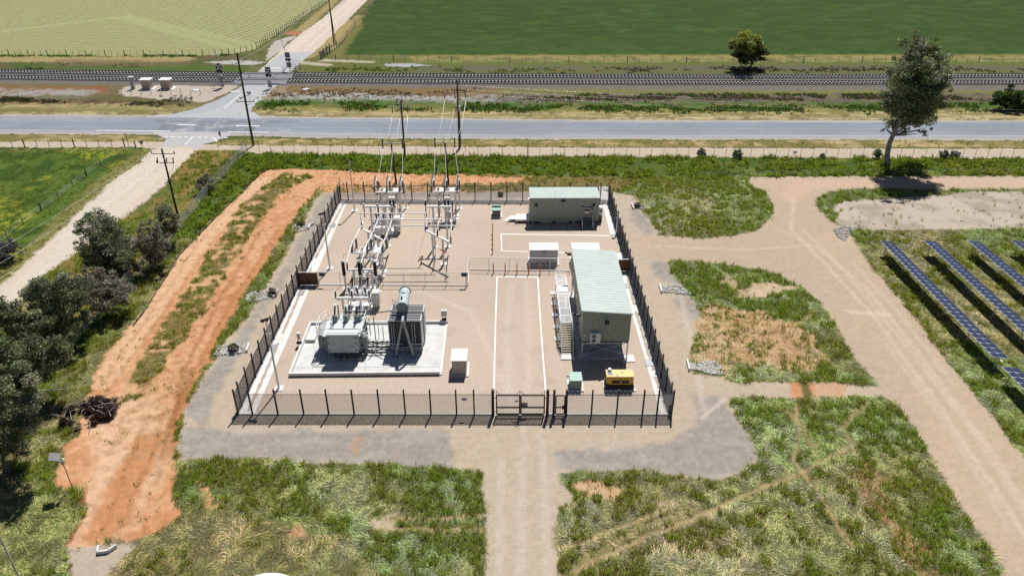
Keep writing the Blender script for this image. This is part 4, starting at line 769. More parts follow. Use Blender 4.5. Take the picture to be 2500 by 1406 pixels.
# platform and stairs
wp = thing('access_platform', 'steel walkway and long stairs along the control building', 'walkway', (at(1383, 800).x, Yf+4, 0)); pa = at(1368.5, 787, zb); pb = at(1397, 787, zb); pc = at(1362, 671, zb); X0, X1 = pa.x, min(pb.x, x0-.25); Ya, Yc = pa.y, pc.y
GRT = mesh_mat('floor_grating', (.42, .43, .45), .62)
MB().add([(X0, Ya, zb-.02), (X1, Ya, zb-.02), (X1, Yc, zb-.02), (X0, Yc, zb-.02)], [(0, 1, 2, 3)]).build('grating', GRT, wp); mb = MB()
n = 7
for i in range(n+1): y = Ya+(Yc-Ya)*i/n; mb.bar((X0, y, zb-.06), (X1, y, zb-.06), .08, .1)
for x in (X0, X1): mb.bar((x, Ya, zb-.10), (x, Yc, zb-.10), .07, .2)
mb.build('frame', ALU, wp); MB().bbox(X0+.2, X1+.1, Ya+(Yc-Ya)*.62, Ya+(Yc-Ya)*.75, zb+.005, zb+.05).build('cover_plate', WHITE, wp)
for i in range(5):
    y = Ya+.4+(Yc-Ya-.8)*i/4
    for x in (X0+.1,): MB().tube((x, y, .1), (x, y, zb-.1), .05, 8).build('leg', GALV, wp); MB().box((x-.35, y-.2, 0), (.9, .9, .14)).build('footing', CONCW, wp)
mb = MB(); hr = 1.05
for i in range(n+1): y = Ya+(Yc-Ya)*i/n; mb.tube((X0, y, zb), (X0, y, zb+hr), .028, 6)
for z in (hr, hr*.5): mb.tube((X0, Ya, zb+z), (X0, Yc, zb+z), .028, 6); mb.tube((X0, Yc, zb+z), (X1, Yc, zb+z), .028, 6)
mb.tube((X1, Ya, zb), (X1, Ya, zb+hr), .028, 6)
for z in (hr*.95, hr*.45): mb.bar((X1, Ya+.6, zb+z), (X1+.9, Ya+.6, zb+z), .05, .04)
mb.build('handrail', ALU, wp)
qa = at(1370, 866); ylo = qa.y; nst = 13; TRD = pm('tread_steel', (.40, .38, .28), .6, .1, .2, 3.0); mb = MB(); z_hi = zb
for i in range(nst): z = z_hi*(i+1)/(nst+1); y = ylo+(Ya-ylo)*(i+.5)/nst; mb.box(((X0+X1)/2, y, z-.05), (X1-X0-.12, .27, .05))
mb.build('tread', TRD, wp); mb = MB()
for x in (X0, X1): mb.bar((x, ylo, .1), (x, Ya, z_hi-.02), .05, .24)
mb.build('stringer', ALU, wp); mb = MB()
for x in (X0, X1):
    mb.path([(x, ylo, .1), (x, ylo, 1.05), (x, Ya, z_hi+hr)], .028)
    for f in (.33, .66): mb.tube((x, ylo+(Ya-ylo)*f, z_hi*f), (x, ylo+(Ya-ylo)*f, z_hi*f+1.02), .025)
    mb.tube((x, ylo, .55), (x, Ya, z_hi+.55), .024)
mb.build('stair_rail', ALU, wp); MB().box(((X0+X1)/2, ylo-.55, 0), (X1-X0+.3, 1.3, .14)).build('landing_pad', CONCW, wp)
# ================================================================== POWER TRANSFORMER
def ribs(mb, p, q, r, n=8, sides=10):   # ribbed insulator from p to q
    p, q = Vector(p), Vector(q)
    for k in range(n): u, v = p.lerp(q, k/n), p.lerp(q, (k+1)/n); mb.tube(u, v, r, sides, r*.62, cap=True)
def insul(parent, p, q, r, n=8, cap=.16, name='insulator', capm=None, im=None):
    mb = MB(); ribs(mb, p, q, r, n); o = mb.build(name, im or INS, parent); d = (Vector(q)-Vector(p)).normalized()
    if cap: MB().tube(Vector(q), Vector(q)+d*cap, r*.95, 10).build('terminal_cap', capm or ALU, parent)
    return o
Yb_ = at(836, 884).y                                   # front plane of the cable box
bx0, bx1 = onp(799, 838, Yb_).x, onp(873, 838, Yb_).x; bz0, bz1 = onp(836, 861, Yb_).z, onp(836, 816, Yb_).z
ydep = at(836, 803, bz1).y-Yb_; tr_c = Vector(((bx0+bx1)/2, Yb_+ydep+1.4, .14))
tf = thing('power_transformer', 'large grey green power transformer with radiators and conservator in bund', 'transformer', tr_c)
MB().bbox(bx0, bx1, Yb_, Yb_+ydep, bz0, bz1-.12).build('cable_box', TANK, tf, .02)
cb_ = MB().bbox(bx0-.12, bx1+.12, Yb_-.14, Yb_+ydep+.05, bz1-.12, bz1+.03).build('cable_box_lid', pm('sunlit_enamel', (.60, .64, .635), .4, 0, .06, 1.5), tf, .02)  # lid enamel made paler than the box, sunlight on top put into colour
for yy in (Yb_+.18, Yb_+ydep-.2): MB().bbox(bx0+.05, bx1-.05, yy, yy+.1, bz1+.035, bz1+.05).build('lid_seam', STEELD, cb_)
xm = (bx0+bx1)/2
for a_, b_ in ((bx0+.06, xm-.02), (xm+.02, bx1-.06)):
    d_ = MB().bbox(a_, b_, Yb_-.035, Yb_-.002, bz0+.06, bz1-.2).build('door', TANK, tf)
    for z in (bz0+.35, (bz0+bz1)/2, bz1-.55): xx = a_ if a_ < xm-.5 else b_; MB().box((xx+(.14 if xx == a_ else -.14), Yb_-.06, z), (.3, .05, .08)).build('hinge', DARK, d_)
text('lettering', 'WILSON', .27, pm('letter_grey', (.09, .10, .11), .5), tf, (xm+1.05, Yb_-.042, bz0+.95), (R(90), 0, 0))
# tank
Yt0 = Yb_+ydep+.02; tx0, tx1 = onp(792, 840, Yt0).x, onp(881, 840, Yt0).x; tz1 = 3.15; Yt1 = at(836, 777, tz1).y
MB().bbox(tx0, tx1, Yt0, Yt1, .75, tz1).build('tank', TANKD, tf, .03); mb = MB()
for x in np.linspace(tx0+.3, tx1-.3, 6): mb.bbox(x-.08, x+.08, Yt0-.10+.0, Yt0-.001, .8, tz1-.3)
for y in np.linspace(Yt0+.3, Yt1-.3, 4):
    for sx, xx in ((-1, tx0), (1, tx1)): mb.bbox(min(xx, xx+sx*.16), max(xx, xx+sx*.16), y-.07, y+.07, .8, tz1-.3)
for z in (1.5, 2.5): mb.bbox(tx1+.001, tx1+.2, Yt0, Yt1, z, z+.12); mb.bbox(tx0-.2, tx0-.001, Yt0, Yt1, z, z+.12)
mb.build('stiffener', TANKD, tf); LID = pm('sunlit_lid', (.50, .54, .53), .45, 0, .1, 1.5, dirt=(.4, .44, .43)); MB().bbox(tx0-.14, tx1+.14, Yt0-.1, Yt1+.14, tz1, tz1+.10).build('tank_lid', LID, tf)  # LID: tank top made paler than its sides to carry the sunlit look
for i in range(4): xx = bx0+.9+i*.95; MB().box((xx, Yb_+.5, .14), (.78, .8, .42)).build('skid', GREYD, tf)
for i in range(4): xx = tx0+.7+i*1.35; MB().box((xx, (Yt0+Yt1)/2, .14), (.6, 2.2, .62)).build('skid', STEELD, tf)
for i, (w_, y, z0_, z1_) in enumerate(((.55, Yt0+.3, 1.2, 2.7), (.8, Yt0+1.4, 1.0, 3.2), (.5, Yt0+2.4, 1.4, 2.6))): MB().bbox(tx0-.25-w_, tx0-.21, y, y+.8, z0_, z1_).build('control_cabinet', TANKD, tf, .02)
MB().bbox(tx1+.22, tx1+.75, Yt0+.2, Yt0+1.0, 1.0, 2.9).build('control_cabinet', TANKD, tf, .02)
# bushings on the lid
DGT = pm('turret_green', (.20, .25, .255), .4, 0, .1, 2.0)
bush_top = []
for (xb, yb), (xt, yt) in (((819, 776), (817.5, 746)), ((845.5, 776), (844.5, 748)), ((871.5, 776), (870, 748))):
    b_ = at(xb, yb+9, tz1); MB().lathe((b_.x, b_.y, tz1+.09), [(.36, 0), (.36, .75), (.30, .82)], 14).build('turret', DGT, tf)
    p_ = Vector((b_.x, b_.y, tz1+.88)); q_ = onp(xt, yt, b_.y-.1); MB().tube(p_, p_+(q_-p_).normalized()*.3, .2, 10, .14).build('flange', ALU, tf); insul(tf, p_+(q_-p_)*.2, q_, .13, 8, .18, 'bushing'); bush_top.append(q_)
    a_ = Vector((b_.x+.35, b_.y+.9, tz1+.35)); insul(tf, a_+Vector((0, 0, .25)), a_+Vector((.0, .05, 1.65)), .09, 8, .1, 'arrester')
    MB().tube((b_.x+.35, b_.y+.9, tz1+.1), a_+Vector((0, 0, .25)), .12, 8).build('arrester_stand', ALU, tf)
for xx, yy, r_, h_ in ((tx0+1.0, Yt0+1.1, .22, .5), (tx0+2.1, Yt0+.7, .16, .35), (tx1-1.0, Yt0+.9, .24, .45), (tx0+.7, Yt0+2.2, .18, .6), (tx1-.5, Yt1-.6, .2, .9)): MB().lathe((xx, yy, tz1+.1), [(r_, 0), (r_, h_), (r_*.5, h_+.1)], 10).build('lid_fitting', ALU if r_ < .2 else LID, tf)
mb = MB()
for k in range(7): xx = tx0+.3+k*.8; mb.path([(xx, Yt0+.2+.1*(k % 2), tz1+.25), (xx+.7, Yt0+.9, tz1+.3), (xx+.5, Yt0+1.8, tz1+.22)], .035, 5)
mb.path([(tx1-.3, Yt0+.5, tz1+.2), (tx1+.4, Yt0+.6, tz1+.1), (tx1+.45, Yt0+.6, .8)], .06); mb.path([(tx1-.2, Yt1-.4, tz1+.3), (tx1+.5, Yt1-.2, tz1+.2), (tx1+.5, Yt1-.2, .5)], .07); mb.build('conduit', GALV, tf)
mb = MB(); rz0 = tz1+.1; xa, xb2, ya, yb2 = tx0-.95, tx1+.2, Yt0-.05, Yt1+.05      # lid guard rail
loop = [(tx0+.9, ya), (tx0-.1, ya), (xa, ya+.6), (xa, yb2-1.0), (tx0-.2, yb2), (xb2, yb2), (xb2, ya), (tx0+.9, ya)]
for (x_, y_), (x2_, y2_) in zip(loop, loop[1:]):
    for z in (.55, 1.1): mb.tube((x_, y_, rz0+z), (x2_, y2_, rz0+z), .045, 6)
    n_ = max(1, int(math.hypot(x2_-x_, y2_-y_)/1.1))
    for i in range(n_): mb.tube((x_+(x2_-x_)*i/n_, y_+(y2_-y_)*i/n_, rz0), (x_+(x2_-x_)*i/n_, y_+(y2_-y_)*i/n_, rz0+1.1), .026, 6)
mb.build('guard_rail', ALU, tf); MB().bbox(xa, tx0-.15, ya+.3, yb2-.5, tz1-.02, tz1+.06).build('walkway', GRT, tf)
mb = MB()
for x_ in (xa-.02, xa+.4): mb.tube((x_, ya+.9, .2), (x_, ya+.9, rz0+1.1), .03)
for k in range(11): mb.tube((xa-.02, ya+.9, .5+k*.3), (xa+.4, ya+.9, .5+k*.3), .02, 5)
mb.build('ladder', STEELD, tf)
# radiator banks
Yr0 = at(988, 862).y; rz1 = onp(988, 783, Yr0).z; rz0_ = onp(988, 849, Yr0).z; rx0, rx1 = onp(946, 783, Yr0).x, onp(1027, 783, Yr0).x
Y1 = at(988, 765.5, rz1).y; Y2 = at(988, 762, rz1).y; Y3 = at(988, 742.5, rz1).y
for ya, yb2, dx in ((Yr0, Y1, 0), (Y2+.1, Y3, .12)):
    a_, b_ = rx0+dx, rx1+dx; mb = MB(); n_ = 46
    for k in range(n_): x_ = a_+.14+(b_-a_-.28)*k/(n_-1); mb.bbox(x_-.018, x_+.018, ya+.08, yb2-.06, rz0_+.15, rz1-.12)
    mb.build('radiator_fins', FIN, tf); mb = MB()
    for y in (ya+.05, yb2-.05): mb.bbox(a_+.1, b_-.1, y-.05, y+.05, rz1-.08, rz1+.02); mb.bbox(a_+.1, b_-.1, y-.05, y+.05, rz0_, rz0_+.12)
    for x_ in (a_+.05, b_-.05): mb.bbox(x_-.05, x_+.05, ya, yb2, rz0_-.05, rz1+.03)
    for k in (1, 2, 3): y = ya+(yb2-ya)*k/4; mb.bbox(a_+.1, b_-.1, y-.05, y+.05, rz1-.05, rz1+.015)
    mb.build('radiator_frame', RAD, tf)
    for x_ in (b_+.001, a_-.031): MB().bbox(x_, x_+.03, ya+.1, yb2-.1, rz0_+.1, rz1-.1).build('side_panel', RAD, tf)
    for x_ in (a_+.3, b_-.3):
        MB().box((x_, (ya+yb2)/2, .14), (.2, .3, rz0_-.18)).build('support_leg', RAD, tf)
mb = MB()
for f in (.1, .17, .72, .80): x_ = rx0+(rx1-rx0)*f; mb.tube((x_, Yr0-.14, rz0_-.1), (x_, Yr0-.14, rz1-.3), .045, 6)
for z in (rz0_+.1, rz0_+.75): mb.tube((rx0, Yr0-.2, z), (rx0+1.6, Yr0-.2, z), .07, 8); mb.tube((rx1-1.7, Yr0-.2, z), (rx1, Yr0-.2, z), .07, 8)
mb.tube((rx0+.9, Yr0-.22, rz0_-.15), (rx1-.2, Yr0-.22, rz0_-.15), .06, 8); mb.build('header_pipe', RAD, tf)
# conservator and its A frame
Ya_ = at(989, 873.5).y; fa, fb = at(966, 873.5), at(1011.5, 873); ap_ = onp(983, 787, Ya_); FRM = pm('frame_grey', (.26, .29, .30), .45, .1, .08, 2.0)
mb = MB(); mb.bar((fa.x, Ya_, .14), (ap_.x-.08, Ya_, ap_.z), .26, .26); mb.bar((fb.x, Ya_, .14), (ap_.x+.08, Ya_, ap_.z), .26, .26); mb.build('frame_leg', FRM, tf)
for p_ in (fa, fb): MB().box((p_.x, Ya_, .14), (.7, .55, .05)).build('foot_plate', FRM, tf)
zc = ap_.z+.25+.72; pn = at(982, 750, zc); pf = at(989, 712, zc)
MB().bar((ap_.x, Ya_-.1, ap_.z+.1), (pf.x, pf.y-.2, ap_.z+.1), .3, .3).build('support_beam', FRM, tf)
MB().bar((pf.x, pf.y-.5, .14), (pf.x, pf.y-.5, ap_.z), .26, .26).build('frame_leg', FRM, tf)
dv = (pf-pn).normalized(); mb = MB(); CONS = pm('conservator_enamel', (.46, .54, .535), .35, 0, .05, 1.2, dirt=(.4, .48, .475)); mb.tube(pn, pf, .70, 28); cv = mb.build('conservator', CONS, tf)
MB().tube(pn-dv*.10, pn-dv*.002, .78, 28).build('end_flange', DGT, cv); MB().tube(pf+dv*.002, pf+dv*.10, .78, 28).build('end_flange', DGT, cv)
for f in (.35, .72): MB().tube(pn.lerp(pf, f)-dv*.02, pn.lerp(pf, f)+dv*.02, .712, 28).build('band', GREYD, cv)
mb = MB(); u = pn.lerp(pf, .25)+Vector((-.1, 0, .68)); mb.box(u, (.2, .3, .3)); u = pn.lerp(pf, .6)+Vector((0, 0, .68)); mb.bar(u+Vector((-.25, 0, 0)), u+Vector((.25, 0, 0)), .06, .2); mb.build('lifting_lug', DARK, cv)
mb = MB(); u = pn.lerp(pf, .15); mb.path([u+Vector((-.6, 0, .2)), u+Vector((-1.0, -.2, .5)), u+Vector((-1.0, -.2, -1.4))], .03); mb.path([u+Vector((-.62, .4, .1)), u+Vector((-1.3, .3, .6)), u+Vector((-1.3, .3, -1.2))], .025); mb.build('breather_pipe', STEELD, tf)
mb = MB(); e_ = onp(945, 753, at(945, 815).y)
mb.path([Vector((pn.x-.4, pn.y+.5, zc-.75)), Vector((rx0-.3, Y1, rz1+.35)), Vector((tx1+.3, Yt1-.2, tz1+.75)), Vector((tx1-.6, Yt1-.5, tz1+.6))], .075, 8); mb.tube((rx0-2.0, Y1-.6, .2), (rx0-2.0, Y1-.6, rz1-.1), .06, 8); mb.build('oil_pipe', STEELD, tf)
mb = MB(); rnd = random.Random(5)
for z, y in ((.85, Yr0+.3), (1.25, Yr0+.8), (.75, Yr0-.3)):
    pts = [Vector((tx1+.1, y, z))]
    for k in range(6): pts.append(Vector((tx1+.1+(rx0-tx1)*(k+1)/6, y+rnd.uniform(-.1, .1), z+rnd.uniform(-.06, .06))))
    mb.path(pts, .11, 8)
    for pt in pts[1:-1]: mb.tube(pt-Vector((.07, 0, 0)), pt+Vector((.07, 0, 0)), .19, 8)
mb.build('oil_pipe', STEELD, tf); mb = MB()
for y, z in ((Yt1-.3, 2.4), (Yt1-.9, 2.9)): mb.tube((tx1+.2, y, z), (rx0, y, z), .12, 8)
mb.build('oil_pipe', RAD, tf); mb = MB(); mb.tube((tx1+1.6, Yt1-.2, .14), (tx1+1.6, Yt1-.2, 2.5), .05); mb.tube((tx1+2.4, Yt1-1.2, .14), (tx1+2.4, Yt1-1.2, 2.7), .05); mb.build('pipe_stand', RAD, tf)
# oil containment controls on the bund corners
def pit_box(x, yb, yt, label, w_):
    p = at(x, yb); h = hgt(p, yt); t = thing('valve_cabinet', label, 'cabinet', p, 'valve cabinets on the bund edge'); hb = h*.5
    for dx in (-.18, .18): MB(p).box((dx, 0, 0), (.08, .1, hb)).build('leg', GALV, t)
    MB(p).box((0, 0, hb), (w_, .35, h-hb)).build('casing', WHITE, t, .02); MB(p).box((0, -.19, hb+.1), (w_*.7, .03, (h-hb)*.7)).build('door', BEIGE, t); MB(p).tube((-.3, -.35, .6), (.35, -.35, .6), .2, 10).build('valve', DARK, t)
pit_box(1085, 785, 757, 'white valve cabinet on posts at rear right bund corner', .85); pit_box(733, 842, 812, 'white valve cabinet on a post at the left bund edge', .42)
# ================================================================== BUSBAR SUPPORTS AND SWITCHGEAR
def legpad(t, p, z1, r=.13, m=GALV, pad=True):
    if pad: MB().box((p.x, p.y, 0), (1.0, 1.0, .1)).build('footing', CONCW, t)
    MB().box((p.x, p.y, .1), (.42, .42, .04)).build('base_plate', GALV, t); MB().tube((p.x, p.y, .1), (p.x, p.y, z1), r, 10).build('leg', m, t)
def beam_support(label, legs, Ysup, b0, b1, ins, it, name='busbar_support', r=.165, ih=None, grp='busbar supports', hang=None, beamh=.26):
    """legs: px of legs (x,y ground); b0,b1 beam ends px; ins: px x of insulators; it: px y of insulator tops"""
    P = [at(*l) for l in legs]; Y = [p.y for p in P]; slope = 0
    if len(P) == 2 and Ysup is None: slope = (P[1].y-P[0].y)/(P[1].x-P[0].x)
    def on(px_, py_):
        if not slope: return onp(px_, py_, sum(Y)/len(Y))
        d = ray(px_, py_); t_ = (P[0].y-slope*P[0].x)/(d[1]-slope*d[0]); return Vector((d[0]*t_, d[1]*t_, H+d[2]*t_))
    q0, q1 = on(*b0), on(*b1); z = (q0.z+q1.z)/2; q0.z = q1.z = z; t = thing(name, label, 'busbar support', ((q0.x+q1.x)/2, (q0.y+q1.y)/2, 0), grp)
    for p in P:
        f = (p.x-q0.x)/(q1.x-q0.x); lp_ = Vector((p.x, q0.y+(q1.y-q0.y)*f, 0)); legpad(t, lp_, z-beamh/2, r)
    MB().bar(q0, q1, .26, beamh).build('beam', ALU, t); tops = []
    for x_ in ins:
        f = (x_-b0[0])/(b1[0]-b0[0]); b_ = q0.lerp(q1, max(.02, min(.98, f))); hh = ih if ih else 1.25
        insul(t, b_+Vector((0, 0, beamh/2)), b_+Vector((0, 0, beamh/2+hh)), .13, 8); tops.append(b_+Vector((0, 0, beamh/2+hh+.16)))
        if hang: insul(t, b_-Vector((0, 0, beamh/2)), b_-Vector((0, 0, beamh/2+hang)), .11, 8, .14)
    return t, tops, q0, q1
sA, tA, _, _ = beam_support('low busbar support nearest the transformer bushings', [(841, 771), (884, 771)], 0, (817, 727), (904, 727.5), (820, 860, 902), 0, ih=1.0)
sB, tB, _, _ = beam_support('busbar support behind the three tall insulator columns', [(868.6, 702), (910.5, 705)], 0, (847, 658), (920, 658.5), (848.5, 884, 919), 0, ih=.95)
sC, tC, cq0, cq1 = beam_support('tall left busbar support with horizontal beam behind cross busbars', [(914, 600), (947, 602)], 0, (884.7, 504), (959.6, 505), (888, 922, 957), 0, ih=.25, hang=1.7)
sD, tD, dq0, dq1 = beam_support('tall right busbar support with post insulators on its beam', [(1062, 603.5), (1093.4, 602.6)], 0, (1038, 504.5), (1106, 505), (1038.5, 1072, 1104.5), 0, ih=.95, hang=1.7)
sE, tE, eq0, eq1 = beam_support('left diagonal busbar support under ends of cross busbars', [(905.5, 632), (927.5, 645)], None, (882, 559), (939, 588), (884, 912, 937), 0, ih=.95)
sF, tF, fq0, fq1 = beam_support('right diagonal busbar support with red earthing handle', [(1058.5, 632), (1083.5, 645)], None, (1036.5, 561.5), (1103.5, 594.5), (1039, 1069, 1101), 0, ih=.95)
q = onp(1084, 612, at(1083, 645).y); MB().bar(q+Vector((-.7, -.16, .35)), q+Vector((.5, -.16, -.3)), .12, .1).build('earthing_handle', RED, sF)
mb = MB(); mb.tube(fq0+Vector((.2, -.1, -.1)), at(1022, 627), .022, 5); mb.tube(fq0.lerp(fq1, .5)-Vector((0, 0, .2)), at(1065, 590), .02, 5); mb.build('earth_cable', GALV, sF)
def bustube(pts, label, r=.075, grp='aluminium busbar tubes', name='busbar_tube', m=None):
    mb = MB(); mb.path(pts, r, 8); return single(name, mb, m or ALU, label, 'busbar', Vector(pts[0]), grp)
PH = ('left', 'middle', 'right')
cross = []
for i, (xa_, ya_, xb_, yb_, lb) in enumerate(((869, 520, 1046, 522, 'farthest of the three long cross busbars'), (898, 535.5, 1078, 537, 'middle one of the three long cross busbars'), (929, 551, 1111, 552, 'nearest of the three long cross busbars'))):
    yy = (tE[i].y+tF[i].y)/2; z = onp((xa_+xb_)/2, (ya_+yb_)/2, yy).z; p_, q_ = onp(xa_, ya_, yy), onp(xb_, yb_, yy); p_.z = q_.z = z; cross.append((p_, q_)); bustube([p_, q_], lb, .095)
    for tt_, lb2 in ((tE[i], 'left'), (tF[i], 'right')): bustube([tt_, Vector((tt_.x, yy, z))], 'upright busbar riser on the %s insulator of the %s diagonal support' % (('far', 'middle', 'near')[i], lb2), .06)
# tall insulator columns
colT = []
for (xb_, yb_), (xt, yt), ym_, lb in (((845, 706), (837, 637), 671, 'leftmost of three tall black insulator columns'), ((883.5, 709), (874.5, 637), 671, 'middle one of three tall black insulator columns'), ((921.5, 713), (913, 637), 671, 'rightmost of three tall black insulator columns')):
    p = at(xb_, yb_); z1 = hgt(p, ym_); z2 = hgt(p, yt); t = thing('insulator_column', lb, 'insulator', p, 'tall insulator columns')
    MB(p).box((0, 0, 0), (1.0, 1.0, .1)).build('footing', CONCW, t); MB(p).tube((0, 0, .1), (0, 0, z1), .16, 10).build('pole', GALV, t); mb = MB(p); ribs(mb, (0, 0, z1), (0, 0, z2-.15), .27, 14, 12); mb.build('insulator', INS, t); MB(p).lathe((0, 0, z2-.15), [(.28, 0), (.28, .12), (.16, .24)], 12).build('cap', ALU, t); colT.append(p+Vector((0, 0, z2)))
INSG = pm('grey_insulator', (.17, .175, .18), .35, 0, .15, 6.0)
# disconnectors
def disconnector(label, legs, yfr0, yfr1, x0_, x1_, fi, ri, fy_, ry_, blade_up, hook=None):
    P = [at(*l) for l in legs]; yf = min(p.y for p in P); yr = max(p.y for p in P)
    if yr-yf < 1: yr = yf+1.7
    z = onp((x0_+x1_)/2, yfr1, yf).z; xa_, xb_ = onp(x0_, yfr1, yf).x, onp(x1_, yfr1, yf).x; t = thing('disconnector', label, 'disconnector', ((xa_+xb_)/2, (yf+yr)/2, 0), 'three phase disconnectors')
    la, lb_ = xa_+(xb_-xa_)*.22, xb_-(xb_-xa_)*.14
    for x_ in (la, lb_):
        for y_ in (yf+.1, yr-.1): legpad(t, Vector((x_, y_, 0)), z-.1, .10)
    mb = MB()
    for y_ in (yf, yr): mb.bar((xa_, y_, z), (xb_, y_, z), .14, .22)
    n_ = 7
    for k in range(n_): x_ = xa_+.1+(xb_-xa_-.2)*k/(n_-1); mb.bar((x_, yf+.08, z), (x_, yr-.08, z), .12, .16)
    mb.tube((xa_, (yf+yr)/2, z-.22), (xb_, (yf+yr)/2, z-.22), .05, 6); mb.build('frame', ALU, t)
    for k in range(2): x_ = xa_+(xb_-xa_)*(.30+.35*k); MB().bbox(x_, x_+.9, yf+.2, yr-.2, z+.09, z+.13).build('cover_plate', ALU, t)
    mb = MB(); mb.bar((la, yf+.1, z-.5), (lb_, yf+.1, z*.55), .08, .08); mb.bar((la, yr-.1, z*.55), (lb_, yr-.1, z-.5), .08, .08); mb.build('cross_brace', GALV, t); fr, rr = [], []
    for i, x_ in enumerate(fi):
        b_ = Vector((onp(x_, yfr1, yf).x, yf, z+.1)); ft = onp(x_, fy_, yf-.12); insul(t, b_, ft, .19, 7, .26, im=INSG); fr.append(ft)
    for i, x_ in enumerate(ri):
        bx_ = fr[i].x+.25; b_ = Vector((bx_, yr, z+.1)); rt = Vector((bx_, yr, fr[i].z+.05)); insul(t, b_, rt, .19, 7, .26, im=INSG); rr.append(rt)
    for i in range(len(fi)):
        mb = MB(); a_, b_ = fr[i]+Vector((0, 0, .25)), rr[i]+Vector((0, 0, .25))
        if blade_up: mb.bar(a_, a_+Vector((.25, .55, 1.35)), .24, .14); mb.bar(a_+Vector((-.12, -.1, -.5)), a_+Vector((.05, .3, .8)), .16, .1); mb.bar(a_+Vector((.07, 0, 0)), b_+Vector((0, 0, .2)), .08, .08)
        else: mb.bar(a_, b_, .14, .10); mb.bar(a_+Vector((.12, 0, .08)), b_+Vector((.12, 0, .08)), .05, .2)
        mb.box((a_.x, a_.y, a_.z-.1), (.3, .25, .22)); mb.box((b_.x, b_.y, b_.z-.1), (.3, .25, .22)); mb.build('blade', ALU, t)
    p_ = Vector((lb_+.02, yf-.15, 1.3)); MB().box(p_, (.5, .35, .75)).build('drive_box', GREY, t); MB().tube((p_.x, p_.y, 2.05), (p_.x, p_.y, z-.1), .04, 6).build('drive_rod', GALV, t)
    return t, fr, rr, yf, yr, z, xa_, xb_
d1 = disconnector('disconnector frame between the tall insulator columns and cross busbars', [(884, 674), (933, 674)], 603, 618, 862, 939, (859.5, 896.5, 934), (866, 902, 939.5), 597.5, 577, False)
d2 = disconnector('left line disconnector at the rear fence', [(926, 534), (973, 535)], 455, 470, 914, 982, (914, 944, 976), (924, 955, 986), 453, 441, True)
d3 = disconnector('right line disconnector at the rear fence', [(1061, 536), (1107, 536)], 454, 469, 1052, 1120, (1053.5, 1085, 1116), (1060, 1092, 1120), 452, 440, True)
for dd_, x_, y_, lb in ((d2, 991.5, 509, 'slim steel pole right of the left line disconnector'), (d3, 1122, 509.5, 'slim steel pole right of the right line disconnector')):
    p = at(x_, y_); h_ = hgt(p, y_-62); t = thing('steel_pole', lb, 'pole', p, 'slim steel poles by line disconnectors'); MB(p).box((0, 0, 0), (.9, .9, .1)).build('footing', CONCW, t); MB(p).tube((0, 0, .1), (0, 0, h_), .12, 8).build('post', GALV, t); mb = MB(p); ribs(mb, (-.28, 0, h_*.62), (-.28, 0, h_), .2, 9); mb.bar((0, 0, h_*.6), (-.4, 0, h_*.6), .1, .08); mb.build('insulator', INS, t)
# sloping busbars: bushings - A - B - columns - disconnector - C
for i in range(3):
    f_ = d1[1][i]+Vector((0, 0, .25)); r_ = d1[2][i]+Vector((0, 0, .3))
    bustube([tB[i], f_], 'sloping busbar from the %s phase of rear column support to disconnector' % PH[i], .09)
    cb2 = cq0.lerp(cq1, (.05, .5, .95)[i])-Vector((0, 0, 2.05)); bustube([r_, cb2], 'sloping busbar from the disconnector to the %s hanging insulator' % PH[i], .10)
    mb = MB(); a_ = colT[i]; b_ = tB[i]+Vector((.25, .1, .6)); pts = [a_+(b_-a_)*(k/8)+Vector((0, 0, 1.0*math.sin(math.pi*k/8))) for k in range(9)]; mb.path(pts, .035, 6); single('jumper_cable', mb, WIRE, 'arched white jumper on top of the %s tall insulator column' % PH[i], 'cable', a_, 'jumper cables')
    mb = MB(); a_ = bush_top[i]+Vector((0, 0, .15)); b_ = tA[i]; n_ = 8; pts = [a_.lerp(b_, k/n_)+Vector((-.18*math.sin(math.pi*k/n_), 0, -.15*math.sin(math.pi*k/n_))) for k in range(n_+1)]; mb.path(pts, .035, 6); single('jumper_cable', mb, WIRE, 'white jumper rising from the %s transformer bushing' % PH[i], 'cable', a_, 'jumper cables')
    dh = dq0.lerp(dq1, (.05, .5, .95)[i])-Vector((0, 0, 2.0)); ef = tF[i]; bustube([dh, Vector((ef.x, ef.y+.1, ef.z+.15))], 'sloping busbar on the %s side under the tall right support' % PH[i], .075)
# earth rods on C and D
for t_, q0_, q1_ in ((sC, cq0, cq1), (sD, dq0, dq1)):
    mb = MB()
    for f in (.28, .72): a_ = q0_.lerp(q1_, f); mb.tube(a_+Vector((0, .22, -.2)), Vector((a_.x, a_.y+.22, .2)), .035, 5)
    mb.build('earth_strap', GALV, t_)
